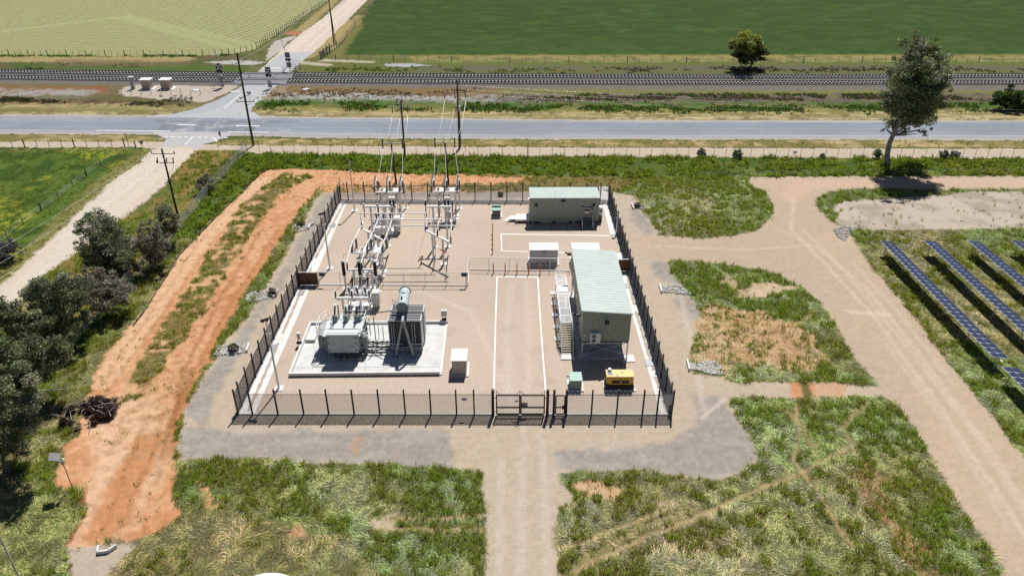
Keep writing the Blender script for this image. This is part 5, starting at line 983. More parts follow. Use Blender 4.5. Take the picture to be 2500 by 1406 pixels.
# dead tank circuit breakers
def breaker(label, c, sx, zt, cabx):
    t = thing('circuit_breaker', label, 'circuit breaker', c, 'dead tank circuit breakers')
    MB(c).box((0, 0, 0), (4.4*sx, 2.6, .14)).build('footing', CONCW, t); mb = MB(c)
    for x_ in (-1.7*sx, 1.7*sx):
        for y_ in (-.8, .8): mb.box((x_, y_, .14), (.16, .16, zt-.7))
    for y_ in (-.8, .8): mb.bar((-1.85*sx, y_, zt-.55), (1.85*sx, y_, zt-.55), .14, .2)
    for x_ in (-1.7*sx, 1.7*sx): mb.bar((x_, -.85, zt-.6), (x_, .85, zt-.6), .12, .16)
    mb.bar((-1.7*sx, -.8, .6), (1.7*sx, -.8, zt-.8), .06, .06); mb.build('frame', GALV, t); tops = []
    for i in range(3):
        x_ = (-1.25+1.25*i)*sx; MB(c).tube((x_, -1.15, zt), (x_, 1.15, zt), .38, 16).build('tank', GREY, t)
        for s_ in (-1, 1):
            MB(c).tube((x_, s_*.72, zt+.25), (x_, s_*.95, zt+.62), .26, 12).build('turret', ALU, t)
            p_, q_ = Vector((x_, s_*.95, zt+.6)), Vector((x_+.05*s_, s_*1.42, zt+1.75)); mb = MB(c); ribs(mb, p_, q_, .16, 8); mb.build('bushing', INS, t); MB(c).tube(q_, q_+(q_-p_).normalized()*.28, .13, 10).build('terminal_cap', ALU, t); tops.append(c+q_)
    MB(c).box((cabx, -.1, .5), (1.0, 1.2, zt-.1)).build('control_cabinet', pm('cream_enamel', (.60, .60, .56), .45, 0, .05, 1.5), t, .02); MB(c).box((cabx, -.71, .7), (.8, .03, zt-.6)).build('door', pm('cream_enamel', (.60, .60, .56)), t); return t, tops
c1 = at(876, 765)+Vector((0, 1.8, 0)); b1_, _ = breaker('dead tank circuit breaker behind the transformer with cream cabinet', c1, .9, 2.3, 2.35)
c2 = at(939, 576)+Vector((0, 1.6, 0)); b2_, _ = breaker('dead tank circuit breaker beneath the left line disconnector', c2, .95, 2.5, 2.15)
MB().box((c2.x-.2, c2.y-1.9, .6), (2.9, .9, 1.3)).build('relay_cabinet', WHITE, b2_, .02)
# instrument transformers
def instr(x, yb_, yt, label):
    p = at(x, yb_); z2 = hgt(p, yt); z1 = z2-2.3; t = thing('instrument_transformer', label, 'transformer', p, 'single column instrument transformers'); MB(p).box((0, 0, 0), (.8, .8, .1)).build('footing', CONCW, t); MB(p).tube((0, 0, .1), (0, 0, z1), .15, 8).build('pole', GALV, t)
    MB(p).box((0, 0, z1), (.6, .6, .5)).build('base_tank', ALU, t); mb = MB(p); ribs(mb, (0, 0, z1+.5), (0, 0, z2-.45), .2, 9); mb.build('insulator', INS, t); MB(p).lathe((0, 0, z2-.45), [(.28, 0), (.32, .2), (.28, .42), (.1, .45)], 12).build('head', WHITE, t)
for x_, lb in ((1088.5, 'left of two instrument transformers under the right line disconnector'), (1096.5, 'right of two instrument transformers under the right line disconnector'), (956.5, 'left of two instrument transformers under the left line disconnector'), (964.5, 'right of two instrument transformers under the left line disconnector')): instr(x_, 541, 481.5, lb)
q = at(1097, 548); jb = thing('junction_box', 'grey junction box on a post under tall right busbar support', 'box', q); MB(q).box((0, 0, 0), (.12, .12, 1.4)).build('post', GALV, jb); MB(q).box((0, -.1, 1.3), (.8, .35, 1.2)).build('casing', GREY, jb, .02)
# ================================================================== POLES AND WIRES
def pole(label, base, ytop, r=.19, m=TIMBER, arms=(), xtra=None, xoff=0.0):
    p = at(*base); h = hgt(p, ytop); t = thing('power_pole', label, 'power pole', p, 'timber power poles'); MB(p).tube((0, 0, 0), (xoff*.02*h, 0, h), r, 12, r*.68).build('pole', m, t); ends = []
    for (z_f, dx0, dx1, dy0, dy1, mm) in arms:
        z = h*z_f; a_, b_ = Vector((dx0, dy0, z)), Vector((dx1, dy1, z)); MB(p).bar(a_, b_, .13, .16).build('crossarm', mm, t)
        for f in (.03, .5, .97):
            u = a_.lerp(b_, f); mb = MB(p); ribs(mb, u+Vector((0, 0, .09)), u+Vector((0, 0, .48)), .09, 4, 8); mb.build('insulator', INS, t); ends.append(p+u+Vector((0, 0, .5)))
    return t, p, h, ends
def wire(a_, b_, sag, label, r=.014, grp='overhead wires', n=24):
    a_, b_ = Vector(a_), Vector(b_); pts = [a_.lerp(b_, k/n)-Vector((0, 0, 4*sag*(k/n)*(1-k/n))) for k in range(n+1)]
    mb = MB(); mb.path(pts, r, 5); return single('overhead_wire', mb, WIRE, label, 'wire', a_, grp)
P1, p1, h1_, e1 = pole('tallest dark timber power pole at the road intersection', (618.7, 355.6), 130, .26, TIMBER, ((.90, -.7, .9, -2.2, 2.6, CROSSARM), (.725, -.9, 1.0, -2.6, 2.6, CROSSARM), (.545, -.5, .7, -1.8, 2.2, CROSSARM), (.49, -1.9, 1.9, 0, 0, GREYD)))
P2, p2, h2_, e2 = pole('timber power pole beside the pale dirt road', (435.4, 531.4), 363, .2, TIMBER, ((.93, -2.0, 2.1, 0, 0, CROSSARM), (.80, -1.5, 1.6, 0, 0, CROSSARM)))
mb = MB(p2)
for dx in (-1.2, .35, 1.5): mb.tube((dx, -.1, h2_*.80+.1), (dx+.1, -.1, h2_*.80+1.0), .1, 8)
mb.build('fuse', INS, P2); MB(p2).path([(1.5, -.15, h2_*.8), (1.2, -.2, h2_*.72), (.5, -.2, h2_*.68), (.15, -.2, h2_*.62)], .03).build('cable', DARK, P2)
P3, p3, h3_, e3 = pole('tall straight power pole behind the right line disconnector', (1122, 362), 197, .24, WOODG, ((.83, -3.0, 1.7, 0, 0, CROSSARM),))
MB(p3).tube((0, 0, h3_*.99), (.3, .8, h3_+1.6), .12, 8).build('extension', ALU, P3); MB(p3).box((.35, -.15, h3_*.55), (.5, .5, 1.3)).build('cable_box', GALV, P3); MB(p3).tube((.3, -.2, .3), (.3, -.2, h3_*.55), .07).build('conduit', DARK, P3)
for i in range(3): u = Vector((-3.0+2.3*i, -.1, h3_*.83)); mb = MB(p3); ribs(mb, u, u+Vector((.2, -.1, -1.3)), .12, 7); mb.build('insulator', INS, P3)
P4, p4, h4_, e4 = pole('tall power pole with slanted top arm behind left line disconnector', (989, 386), 244, .24, STEELD, ((.885, -2.9, 1.5, 0, 0, CROSSARM), (.985, -.6, .9, -1.4, 2.2, CROSSARM)))
for i in range(3): u = Vector((-1.9+1.6*i, -.1, h4_*.88)); mb = MB(p4); ribs(mb, u, u+Vector((0, -.1, -1.2)), .12, 7); mb.build('insulator', INS, P4)
def strain(label, base, ytop, yarm, x0_, x1_):
    p = at(*base); h = hgt(p, ytop); za = onp(base[0], yarm, p.y).z; t = thing('strain_pole', label, 'power pole', p, 'strain poles at the rear fence'); MB(p).tube((0, 0, 0), (-.35, 0, h*.97), .21, 12, .16).build('pole', TIMBER, t)
    MB(p).tube((-.35, 0, h*.96), (-.75, 0, h*1.0+.9), .10, 8).build('extension', ALU, t); a_, b_ = onp(x0_, yarm, p.y-.25), onp(x1_, yarm-1, p.y-.25); b_.z = a_.z; MB().bar(a_, b_, .14, .18).build('crossarm', CROSSARM, t); ends = []
    for f in (.0, .5, 1.0):
        u = a_.lerp(b_, f); mb = MB()
        if f != .5: ribs(mb, u+Vector((0, 0, -.9)), u+Vector((0, 0, .9)), .15, 10); mb.build('insulator', INS, t); MB().lathe(u+Vector((0, 0, .9)), [(.16, 0), (.14, .22)], 10).build('terminal_cap', ALU, t)
        ends.append(u)
    return t, p, h, ends
P5, p5, h5_, e5 = strain('dark strain pole behind the left line disconnector', (967.5, 449), 344, 351, 934, 982); P6, p6, h6_, e6 = strain('dark strain pole behind the right line disconnector', (1095, 451), 346, 349, 1062, 1110)
for i in range(3):
    u4 = p4+Vector((-1.9+1.6*i, -.2, h4_*.88-1.25)); u3 = p3+Vector((-2.8+2.3*i, -.2, h3_*.83-1.35))
    wire(u4, e5[i]+Vector((.05, 0, 0)), 1.3, '%s conductor from the left tall pole to its strain pole' % PH[i], .03); wire(u3, e6[i], 1.6, '%s conductor from the right tall pole to its strain pole' % PH[i], .035)
    wire(e5[i]-Vector((0, .1, .8)), d2[2][i]+Vector((0, 0, .4)), .5, '%s conductor from strain pole down to the left line disconnector' % PH[i], .04); wire(e6[i]-Vector((0, .1, .8)), d3[2][i]+Vector((0, 0, .4)), .5, '%s conductor from strain pole down to the right line disconnector' % PH[i], .04)
far_l, far_r = Vector((-420, p1.y+6, h1_*.9)), Vector((420, p3.y-2, h3_*.8))
for i in range(3):
    o = Vector((0, 0, (0, -3.2, -6.5)[i])); wire(e1[2-i], far_l+o+Vector((0, i*1.5, 0)), 4.5, 'roadside wire running left from the tall timber pole, %s of three' % ('highest', 'middle', 'lowest')[i]); wire(e1[[2, 1, 5][i]], (p3+Vector((0, .3, h3_*1.0)), p4+Vector((-.6, -1.2, h4_*.985+.4)), p4+Vector((.7, 2.0, h4_*.985+.4)))[i], 2.2, 'roadside wire from timber pole to the poles behind disconnectors, %s of three' % ('highest', 'middle', 'lowest')[i])
    wire(p3+Vector((-.4+.9*i, .3, h3_*(.93-.06*i))), far_r+o*1.0+Vector((0, i*1.8, 0)), 6.0, 'roadside wire running right past the big gum tree, %s of three' % ('highest', 'middle', 'lowest')[i])
    wire(e2[i], at(-500, 860+i*60, 7.5), 1.6, 'wire above the pale dirt road from its timber pole, %s of three' % ('leftmost', 'middle', 'rightmost')[i])
wire(e2[1], e1[9], 1.8, 'wire from the dirt road pole up to the intersection pole', .02)
P7, p7, h7_, e7 = pole('dark timber pole pair beside the far pale road', (815.5, 110), -40, .22, TIMBER, ((.95, -1.6, 1.6, 0, 0, CROSSARM),)); MB(p7).tube((.75, -.6, 0), (.1, 0, h7_*.55), .14, 8).build('stay_post', TIMBER, P7)
wire(e7[1], e1[0], 3.0, 'long wire from the far road pole to intersection pole', .03)
# a steel mast whose top stands outside the frame at the lower left
p = at(62, 1440); t = thing('steel_mast', 'grey steel mast cut off by the lower left corner', 'mast', p); MB(p).tube((0, 0, 0), (0, 0, 9), .085, 10, .07).build('pole', GALV, t); MB(p).box((0, 0, 0), (.5, .5, .06)).build('base_plate', GALV, t); MB(p).bar((-.5, 0, 8.7), (.5, 0, 8.7), .1, .1).build('top_arm', GALV, t)
# ================================================================== RAILWAY
import bisect
def curve(pts, n=120):
    P = [at(*q) for q in pts]; P.sort(key=lambda v: v.x); X = [v.x for v in P]; cf = np.polyfit(X, [v.y for v in P], 3); xs = np.linspace(-235, 235, n); return [Vector((x, float(np.polyval(cf, x)), 0)) for x in xs]
T1 = curve([(0, 176.8), (300, 180.5), (570, 183.5), (780, 186.2), (1280, 188.6), (1700, 188.8), (2500, 187.8)]); T2 = curve([(0, 191.5), (300, 195), (570, 198), (780, 200.5), (1280, 203.5), (1700, 204.2), (2500, 203.8)])
RAILM = pm('rail_steel_and_shadow', (.045, .042, .04), .55, 0, .2, 2.0); SLP = pm('concrete_sleeper', (.74, .73, .71), .85, 0, .2, 3.0); BALM = pm('dark_ballast', (.085, .082, .079), .95, 0, .35, 4.0, .3)  # rail black, with the extra rail width, also stands in for the rails' shadow
cx0, cx1 = at(600, 188).x, at(700, 192).x
for T, lb in ((T1, 'farther railway track with white concrete sleepers'), (T2, 'nearer railway track with white concrete sleepers')):
    t = thing('railway_track', lb, 'railway track', T[60], 'parallel railway tracks'); mb = MB()
    for k in range(len(T)-1):
        a_, b_ = T[k], T[k+1]; prof = [(-1.95, 0.0), (-1.5, .34), (1.5, .34), (1.95, 0.0)]
        for (o0, z0), (o1, z1) in zip(prof, prof[1:]): mb.quad((a_.x, a_.y+o0, z0), (b_.x, b_.y+o0, z0), (b_.x, b_.y+o1, z1), (a_.x, a_.y+o1, z1))
    o = mb.build('ballast_bed', BALM, t)
    for s_ in (-.80, .80):
        mb = MB()
        for k in range(len(T)-1): mb.bar(T[k]+Vector((0, s_, .56)), T[k+1]+Vector((0, s_, .56)), .28, .34)
        mb.build('rail', RAILM, t)
    mb = MB(); x = -232.0; cf = np.polyfit([v.x for v in T], [v.y for v in T], 3)
    while x < 232:
        if not (cx0 < x < cx1): mb.box((x, float(np.polyval(cf, x)), .30), (.50, 2.7, .2))
        x += 1.0
    o = mb.build('sleepers', SLP, t); o['kind'] = 'stuff'
# crossing deck: one panel between and outside the rails of each track
for T, lb in ((T1, 'asphalt panel of the crossing over the farther track'), (T2, 'asphalt panel of the crossing over the nearer track')):
    mb = MB(); cf = np.polyfit([v.x for v in T], [v.y for v in T], 3)
    for (a0, a1) in ((-3.4, -.92), (-.68, .68), (.92, 3.4)):
        n = 10
        for k in range(n):
            xa_, xb_ = cx0-1.5+(cx1-cx0+3)*k/n, cx0-1.5+(cx1-cx0+3)*(k+1)/n; ya, yb2 = float(np.polyval(cf, xa_)), float(np.polyval(cf, xb_)); z0 = .62 if abs(a0) < 2 else .12; z1 = .62 if abs(a1) < 2 else .12
            mb.quad((xa_, ya+a0, z0), (xb_, yb2+a0, z0), (xb_, yb2+a1, z1), (xa_, ya+a1, z1))
    tag(mb.build('crossing_deck', pm('crossing_asphalt', A(160, 160, 168), .9, 0, .12, 1.0)), kind='structure')
def xsign(mbw, mbk, c, w_, h_, y):
    mbk.bbox(c.x-w_/2, c.x+w_/2, y-.02, y+.02, c.z-h_/2, c.z+h_/2)
    for s_ in (-1, 1): mbw.bar((c.x-w_*.44, y-.03, c.z-s_*h_*.42), (c.x+w_*.44, y-.03, c.z+s_*h_*.42), .02, .30)
def signal(label, base, ytop, ysign, ylights, ybox, boom=None, hasx=True, striped=True, grp='level crossing signals'):
    p = at(*base); h = hgt(p, ytop); t = thing('crossing_signal', label, 'crossing signal', p, grp); MB(p).tube((0, 0, 0), (0, 0, h), .10, 8).build('mast', GALV, t); Zf = lambda y: hgt(p, y)
    if hasx:
        w1_, k1 = MB(), MB(); zs = Zf(ysign); xsign(w1_, k1, Vector((p.x, 0, zs)), 1.55, 2.0, p.y-.12); o = k1.build('sign_board', SIGNB, t); w1_.build('cross_mark', pm('pale_pink_white', (.72, .66, .72), .5), o)
    else: MB(p).box((0, -.1, Zf(ysign)-.8), (1.5, .06, 1.6)).build('sign_back', GREYD, t)
    for dx in (-.45, .45): mb = MB(p); z = Zf(ylights); mb.tube((dx, -.12, z), (dx, -.20, z), .42, 16); o = mb.build('light_hood', DARK, t); MB(p).tube((dx, -.2, z), (dx, -.45, z-.03), .2, 12).build('lens_tube', SIGNB, o)
    if ybox: MB(p).box((.1, -.1, Zf(ybox)-.8), (1.1, .8, 1.5)).build('boom_motor', pm('motor_grey', (.22, .23, .27), .5), t, .05)
    if boom:
        mb0, mb1 = MB(), MB(); a_ = Vector((.35, .35, Zf(ybox)-.2)); b_ = a_+Vector(boom); n = 9
        for k in range(n): (mb0 if k % 2 else mb1).bar(p+a_.lerp(b_, k/n), p+a_.lerp(b_, (k+1)/n), .10, .16)
        o = mb1.build('boom', SIGNB, t); mb0.build('boom_band', SIGNW, o)
    if striped:
        mb = MB(); z = 1.25; mb.bbox(p.x-.6, p.x+.6, p.y-.34, p.y-.30, z-.9, z+.9); o = mb.build('striped_board', SIGNW, t); mb = MB()
        for k in range(4): z_ = z-.75+k*.5; mb.bar((p.x-.58, p.y-.36, z_+.28), (p.x+.58, p.y-.36, z_-.22), .02, .22)
        mb.build('stripes', SIGNB, o)
    return t, p
s1 = signal('level crossing signal with boom left of the side road', (543.5, 214), 156, 164, 175.5, 192, (-.9, 0, 8.2)); s2 = signal('plain level crossing signal right of the side road', (661, 216), 166, 173, 184.5, None); s3 = signal('farther level crossing signal with raised boom past the tracks', (708, 178), 128, 135, 146, 158, (-2.4, .5, 9.6), False, False)
def railsign(body, x0_, x1_, y0, y1, yb_, label):
    p = at((x0_+x1_)/2, yb_); a_, b_ = onp(x0_, (y0+y1)/2, p.y), onp(x1_, (y0+y1)/2, p.y); z0, z1 = onp((x0_+x1_)/2, y1, p.y).z, onp((x0_+x1_)/2, y0, p.y).z; t = thing('crossing_sign', label, 'sign', p, 'lettered crossing signs'); MB().bbox(a_.x, b_.x, p.y-.03, p.y, z0, z1).build('plate', pm('sign_lilac_white', (.84, .85, .88), .5), t)
    for u in (a_.x+.2, b_.x-.2): MB().tube((u, p.y+.05, 0), (u, p.y+.05, z1-.1), .05).build('leg', GALV, t)
    text('lettering', body, (z1-z0)*.92, pm('letter_blue', (.02, .05, .22), .5), t, ((a_.x+b_.x)/2, p.y-.04, (z0+z1)/2), (R(90), 0, 0), .01)
railsign('RAILWAY', 516, 541, 202.5, 208.5, 216, 'white RAILWAY lettered sign left of side road'); railsign('CROSSING', 661, 681.5, 203, 208.5, 220, 'white CROSSING lettered sign right of side road')
# pedestrian maze rails
t = thing('pedestrian_maze', 'pinkish tubular pedestrian rails beside the farther crossing signal', 'railing', at(712, 178)); mb = MB(); MZ = pm('maze_paint', (.36, .31, .33), .5)
for a_, b_ in (((691, 178), (700, 166)), ((700, 166), (708, 163)), ((710, 161), (733, 161)), ((733, 161), (734, 168)), ((734, 168), (724, 179)), ((710, 172), (724, 172)), ((724, 179), (723, 172))):
    p_, q_ = at(*a_), at(*b_)
    for z in (.55, 1.1, 1.65): mb.tube(p_+Vector((0, 0, z)), q_+Vector((0, 0, z)), .055, 5)
    for u in (p_, q_): mb.tube(u, u+Vector((0, 0, 1.65)), .06, 5)
mb.build('rails', MZ, t)
# relay huts and guard posts
HUT = pm('hut_brown', (.50, .38, .30), .6, 0, .2, 1.5, streak=1)
for x0_, x1_, lb in ((344, 368, 'left of two brown relay huts beside the railway'), (390.5, 415.5, 'right of two brown relay huts beside the railway')):
    a_, b_ = at(x0_+2, 219), at(x1_+2, 219); c = (a_+b_)/2; h = hgt(c, 195); w_ = b_.x-a_.x; c.y += 1; t = thing('relay_hut', lb, 'relay hut', c, 'relay huts beside the railway'); MB(c).box((0, 0, 0), (w_+1.6, 3.2, .12)).build('slab', CONCW, t); MB(c).box((0, 0, .1), (w_-.2, 1.8, h-.35)).build('body', HUT, t); MB(c).box((w_*.22, -.93, .5), (.25, .03, h-1.1)).build('panel_strip', BEIGE, t); MB(c).box((0, 0, h-.26), (w_+.3, 2.5, .26)).build('roof', WHITE, t, .03); MB(c).box((-w_*.2, -.92, .4), (w_*.42, .03, h-1.0)).build('door', HUT, t)
c = at(326, 218); t = thing('pillar_cabinet', 'slim grey pillar cabinet left of the relay huts', 'cabinet', c); MB(c).box((0, 0, 0), (.9, .7, 3.3)).build('casing', pm('sage_grey', (.38, .40, .37), .5), t); MB(c).box((0, 0, 3.3), (1.2, 1.0, .14)).build('lid', ALU, t)
for i, (x, y, yt) in enumerate(((275, 231, 213), (285.5, 221, 207), (298, 231, 201), (322.5, 231.5, 215), (346.5, 231.5, 215), (370, 231.5, 215), (394.5, 231.5, 215), (418.5, 231.5, 216), (443, 232, 217), (467, 232, 217), (490, 232, 217))):
    p = at(x, y); h = hgt(p, yt); t = thing('guard_post', 'slim white guard post in front of the railway relay huts', 'post', p, 'white guard posts round the relay huts')
    MB(p).tube((0, 0, 0), (0, 0, h), .12, 8).build('pipe', ALU, t); MB(p).lathe((0, 0, h), [(.13, 0), (.13, .05), (.05, .1)], 8).build('cap', SIGNW, t)
for x, y, lb in ((479, 221.5, 'pale round pit lid beside the relay huts'), (746, 219, 'pale round pit lid right of the crossing')):
    p = at(x, y); single('pit_lid', MB().lathe(p, [(1.0, 0), (1.0, .12), (.6, .2)], 16), CONCW, lb, 'pit lid', p, 'pale pit lids by the railway')
# small road signs and posts
def giveway(x, yb_, yt, label, back=False):
    p = at(x, yb_); h = hgt(p, yt); t = thing('give_way_sign', label, 'sign', p, 'give way signs'); MB(p).tube((0, 0, 0), (0, 0, h), .045, 6).build('post', GALV, t); mb = MB(p); w_ = .62; mb.prism([(-w_, 0), (w_, 0), (0, -1.1)], 0, .03); mb.v = [(v[0], -.08-v[2], h+v[1]) for v in mb.v]; o = mb.build('plate', GREYD, t)
    if not back: mb = MB(p); mb.prism([(-w_*.62, -.12), (w_*.62, -.12), (0, -.85)], 0, .012); mb.v = [(v[0], -.115-v[2], h+v[1]) for v in mb.v]; mb.build('face', pm('sign_back_grey', (.35, .35, .36), .5), o)
giveway(348, 360, 343.5, 'grey give way sign at the end of the dirt road'); giveway(611.5, 252, 224.5, 'grey give way sign right of the side road')
def slimpost(x, yb_, yt, label, m=GALV, r=.05, plate=None, name='marker_post', grp='slim roadside posts'):
    p = at(x, yb_); h = hgt(p, yt); t = thing(name, label, 'post', p, grp); MB(p).tube((0, 0, 0), (0, 0, h), r, 6).build('post', m, t); MB(p).box((0, -.07, h-(.5 if not plate else plate[1])), plate and (plate[0], .03, plate[1]) or (.16, .04, .4)).build('plate', plate[2] if plate else SIGNW, t)
slimpost(541.5, 352, 321, 'dark signpost at the corner of the road intersection', STEELD, .06, (.45, 1.0, GREYD)); slimpost(315, 360, 326, 'thin dark post on the left corner of intersection', STEELD, .05, (.2, .5, GREYD)); slimpost(634, 272, 263, 'short white guide post right of the intersection', SIGNW, .06); slimpost(386, 344, 336, 'short white guide post left of the intersection', SIGNW, .06); slimpost(446.5, 262, 234, 'thin dark post on the verge below the relay huts', STEELD, .06, (.2, .6, GREYD)); slimpost(1289, 382, 347, 'dark single post on the service track', STEELD, .07, (.2, .4, GREYD)); slimpost(855, 0+166, 0+158, 'short pale post beside the far green field', SIGNW, .06)
slimpost(1940, 378, 369, 'small white notice on the roadside wire fence', GALV, .04, (.9, .6, SIGNW))
# ================================================================== FARM FENCES
def farm_fence(label, pts, n, h=1.25, strong=4, m=WOODG, wires=(.35, .7, 1.05), r=.055, mesh=None, rs=.12):
    P = [at(*p) for p in pts]; L_ = [0]
    for a_, b_ in zip(P, P[1:]): L_.append(L_[-1]+(b_-a_).length)
    def pt(s_):
        for k in range(len(P)-1):
            if s_ <= L_[k+1]+1e-6: return P[k].lerp(P[k+1], (s_-L_[k])/max(1e-6, L_[k+1]-L_[k]))
        return P[-1]
    t = thing('wire_fence', label, 'fence', P[0], 'farm wire fences'); rnd = random.Random(len(label))
    for i in range(n):
        u = pt(L_[-1]*i/(n-1)); big = strong and i % strong == 0; lean = Vector((rnd.uniform(-.06, .06), rnd.uniform(-.06, .06), 0)); MB().tube(u, u+lean+Vector((0, 0, h*(1.15 if big else 1))), rs if big else r, 6).build('post', m, t)
    mb = MB()
    for z in wires: mb.path([p+Vector((0, 0, z*h/1.25)) for p in P], .012, 4)
    mb.build('wires', GALV, t)
    if mesh:
        mb = MB()
        for a_, b_ in zip(P, P[1:]): mb.add([a_, b_, b_+Vector((0, 0, h)), a_+Vector((0, 0, h))], [(0, 1, 2, 3)])
        mb.build('mesh_panel', mesh, t)
    return t
farm_fence('wire fence along the lower edge of the mown field', [(-120, 137.5), (0, 137), (430, 138), (560, 135.5)], 44, 1.7, 3); farm_fence('close posted fence between mown field and far side road', [(560, 135.5), (625, 121), (650, 101), (700, 70), (740, 43), (800, 5), (830, -18)], 58, 1.9, 5, TIMBER, r=.09); farm_fence('close posted fence between far side road and green field', [(788, 146), (806, 130), (832, 110), (870, 62), (925, 0), (950, -28)], 52, 1.9, 6, TIMBER, r=.09)
farm_fence('timber rail fence end at the corner of the green field', [(783, 146), (806, 127)], 4, 2.3, 1, TIMBER, rs=.16, wires=(.3, .55, .8, 1.05), mesh=mesh_mat('paling', (.12, .11, .1), .6)); farm_fence('long wire fence along the lower edge of green field', [(820, 147), (1280, 152), (1700, 153), (2560, 151)], 62, 1.5, 5)
farm_fence('roadside wire fence along the service track behind the compound', [(606, 374), (780, 381), (1280, 386.5), (1700, 388), (2560, 390)], 66, 2.5, 0, STEELD, r=.04, wires=(.3, .6, .9, 1.2)); farm_fence('wire fence with dark strainer posts along the left service track', [(-60, 361), (15, 361), (160, 361), (305, 360)], 13, 1.7, 4, TIMBER); farm_fence('low wire fence crossing the west paddock beside dirt road', [(332, 362), (235, 412), (145, 484), (40, 560), (-60, 660)], 11, 1.4, 3, TIMBER)
farm_fence('grey mesh farm fence between dirt road and orange track', [(604, 372), (520, 462), (430, 574), (330, 684), (215, 805), (110, 925), (40, 1010)], 34, 2.3, 0, GALV, r=.04, mesh=mesh_mat('grey_green_netting', (.42, .49, .46), .42)); farm_fence('low wire fence right of the rear track under the gum tree', [(1700, 432), (1940, 428), (2260, 425), (2560, 424)], 24, 1.3, 0, STEELD, r=.035)
t = thing('silt_fence', 'low dark silt fence along the left edge of orange track', 'silt fence', at(522, 537)); mb = MB(); pl = [at(*q) for q in ((646, 418), (590, 468), (522, 537), (440, 622), (352, 762), (325, 797))]; rnd = random.Random(3)
for a_, b_ in zip(pl, pl[1:]):
    n = 12
    for k in range(n): u, v = a_.lerp(b_, k/n), a_.lerp(b_, (k+1)/n); mb.bar(u+Vector((0, 0, .12+rnd.uniform(-.05, .05))), v+Vector((0, 0, .12+rnd.uniform(-.05, .05))), .05, .28)
mb.build('fabric', pm('silt_fabric', (.10, .09, .08), .9), t); mb = MB()
for a_, b_ in zip(pl, pl[1:]):
    for k in range(3): u = a_.lerp(b_, k/3); MB().tube(u, u+Vector((0, 0, .55)), .03, 5).build('stake', WOODG, t)
# ================================================================== SOLAR TRACKERS
CELL = pm('solar_cell', (.030, .040, .085), .25, .1, .12, .6, spec=.5); FRAME = pm('panel_frame', (.62, .63, .65), .4, .2)
zt_ = 2.2; c0, c1_ = at(2148.5, 589, zt_), at(2183.5, 593.3, zt_); cE, cE2 = at(2426, 873, zt_), at(2468, 881, zt_); wid = c1_.x-c0.x; zl_t, zr_t = zt_+.12, zt_-.12
axisx = (c0.x+c1_.x)/2; ytop_ = c0.y; ybot = cE.y; drift = ((cE.x+cE2.x)/2-axisx)/(ybot-ytop_); pitch = at(2254.6, 588.5, zt_).x-c0.x; nmod = 30; ml = (ytop_-ybot)/nmod
def module_mesh():
    mb = MB(); mb.box((0, 0, -.02), (wid/2-.05, ml-.05, .035)); return mb
proto_mod = None
def tracker(x_off, y_top, count, label):
    global proto_mod
    root = thing('solar_tracker', label, 'solar panels', (axisx+x_off+drift*(y_top-ytop_), y_top-count*ml/2, 0), 'solar tracker rows'); L_ = root.location
    for i in range(count):
        y = count*ml/2-ml*(i+.5); x = drift*(y+ (0))-0; x = drift*(y-count*ml/2)
        for s_ in (-1, 1):
            if proto_mod is None: proto_mod = MB((0, 0, 0)).box((0, 0, -.02), (wid/2-.10, ml-.13, .035)).build('panel', CELL, root); o = proto_mod
            else: o = proto_mod.copy(); COL.objects.link(o); o.parent = root
            o.location = (x+s_*wid/4, y, zt_-s_*.06); o.rotation_euler = (0, R(2.6), 0)
    mb = MB(L_); n = count
    y0, y1 = count*ml/2, -count*ml/2; x1 = drift*(y1-y0)
    mb.add([(-wid/2, y0, zt_+.10), (wid/2, y0, zt_-.14), (x1+wid/2, y1, zt_-.14), (x1-wid/2, y1, zt_+.10), (-wid/2, y0, zt_+.06), (wid/2, y0, zt_-.18), (x1+wid/2, y1, zt_-.18), (x1-wid/2, y1, zt_+.06)], [(0, 1, 2, 3), (7, 6, 5, 4), (0, 4, 5, 1), (1, 5, 6, 2), (2, 6, 7, 3), (3, 7, 4, 0)]); mb.build('panel_frame', FRAME, root)
    MB(L_).tube((0, y0+.2, zt_-.28), (x1, y1-.6, zt_-.28), .075, 8).build('torque_tube', GALV, root)
    for k in range(max(2, count//6+1)): y = y0-.5-(y0-y1-1)*k/max(1, count//6); MB(L_).box((drift*(y-y0), y, 0), (.14, .14, zt_-.3)).build('post', GALV, root)
    return root
tracker(0, ytop_, nmod, 'leftmost long solar tracker row beside the gravel road'); tracker(pitch, ytop_, nmod, 'second solar tracker row from the left'); tracker(2*pitch, ytop_, 16, 'third solar tracker row from the left'); tracker(3*pitch, ytop_, 8, 'fourth solar tracker row at the right picture edge'); yy = at(2446, 895.8, zt_).y; tracker(0, yy, 10, 'short solar tracker row below the leftmost long row'); tracker(pitch, yy, 6, 'solar tracker row below the second long row')
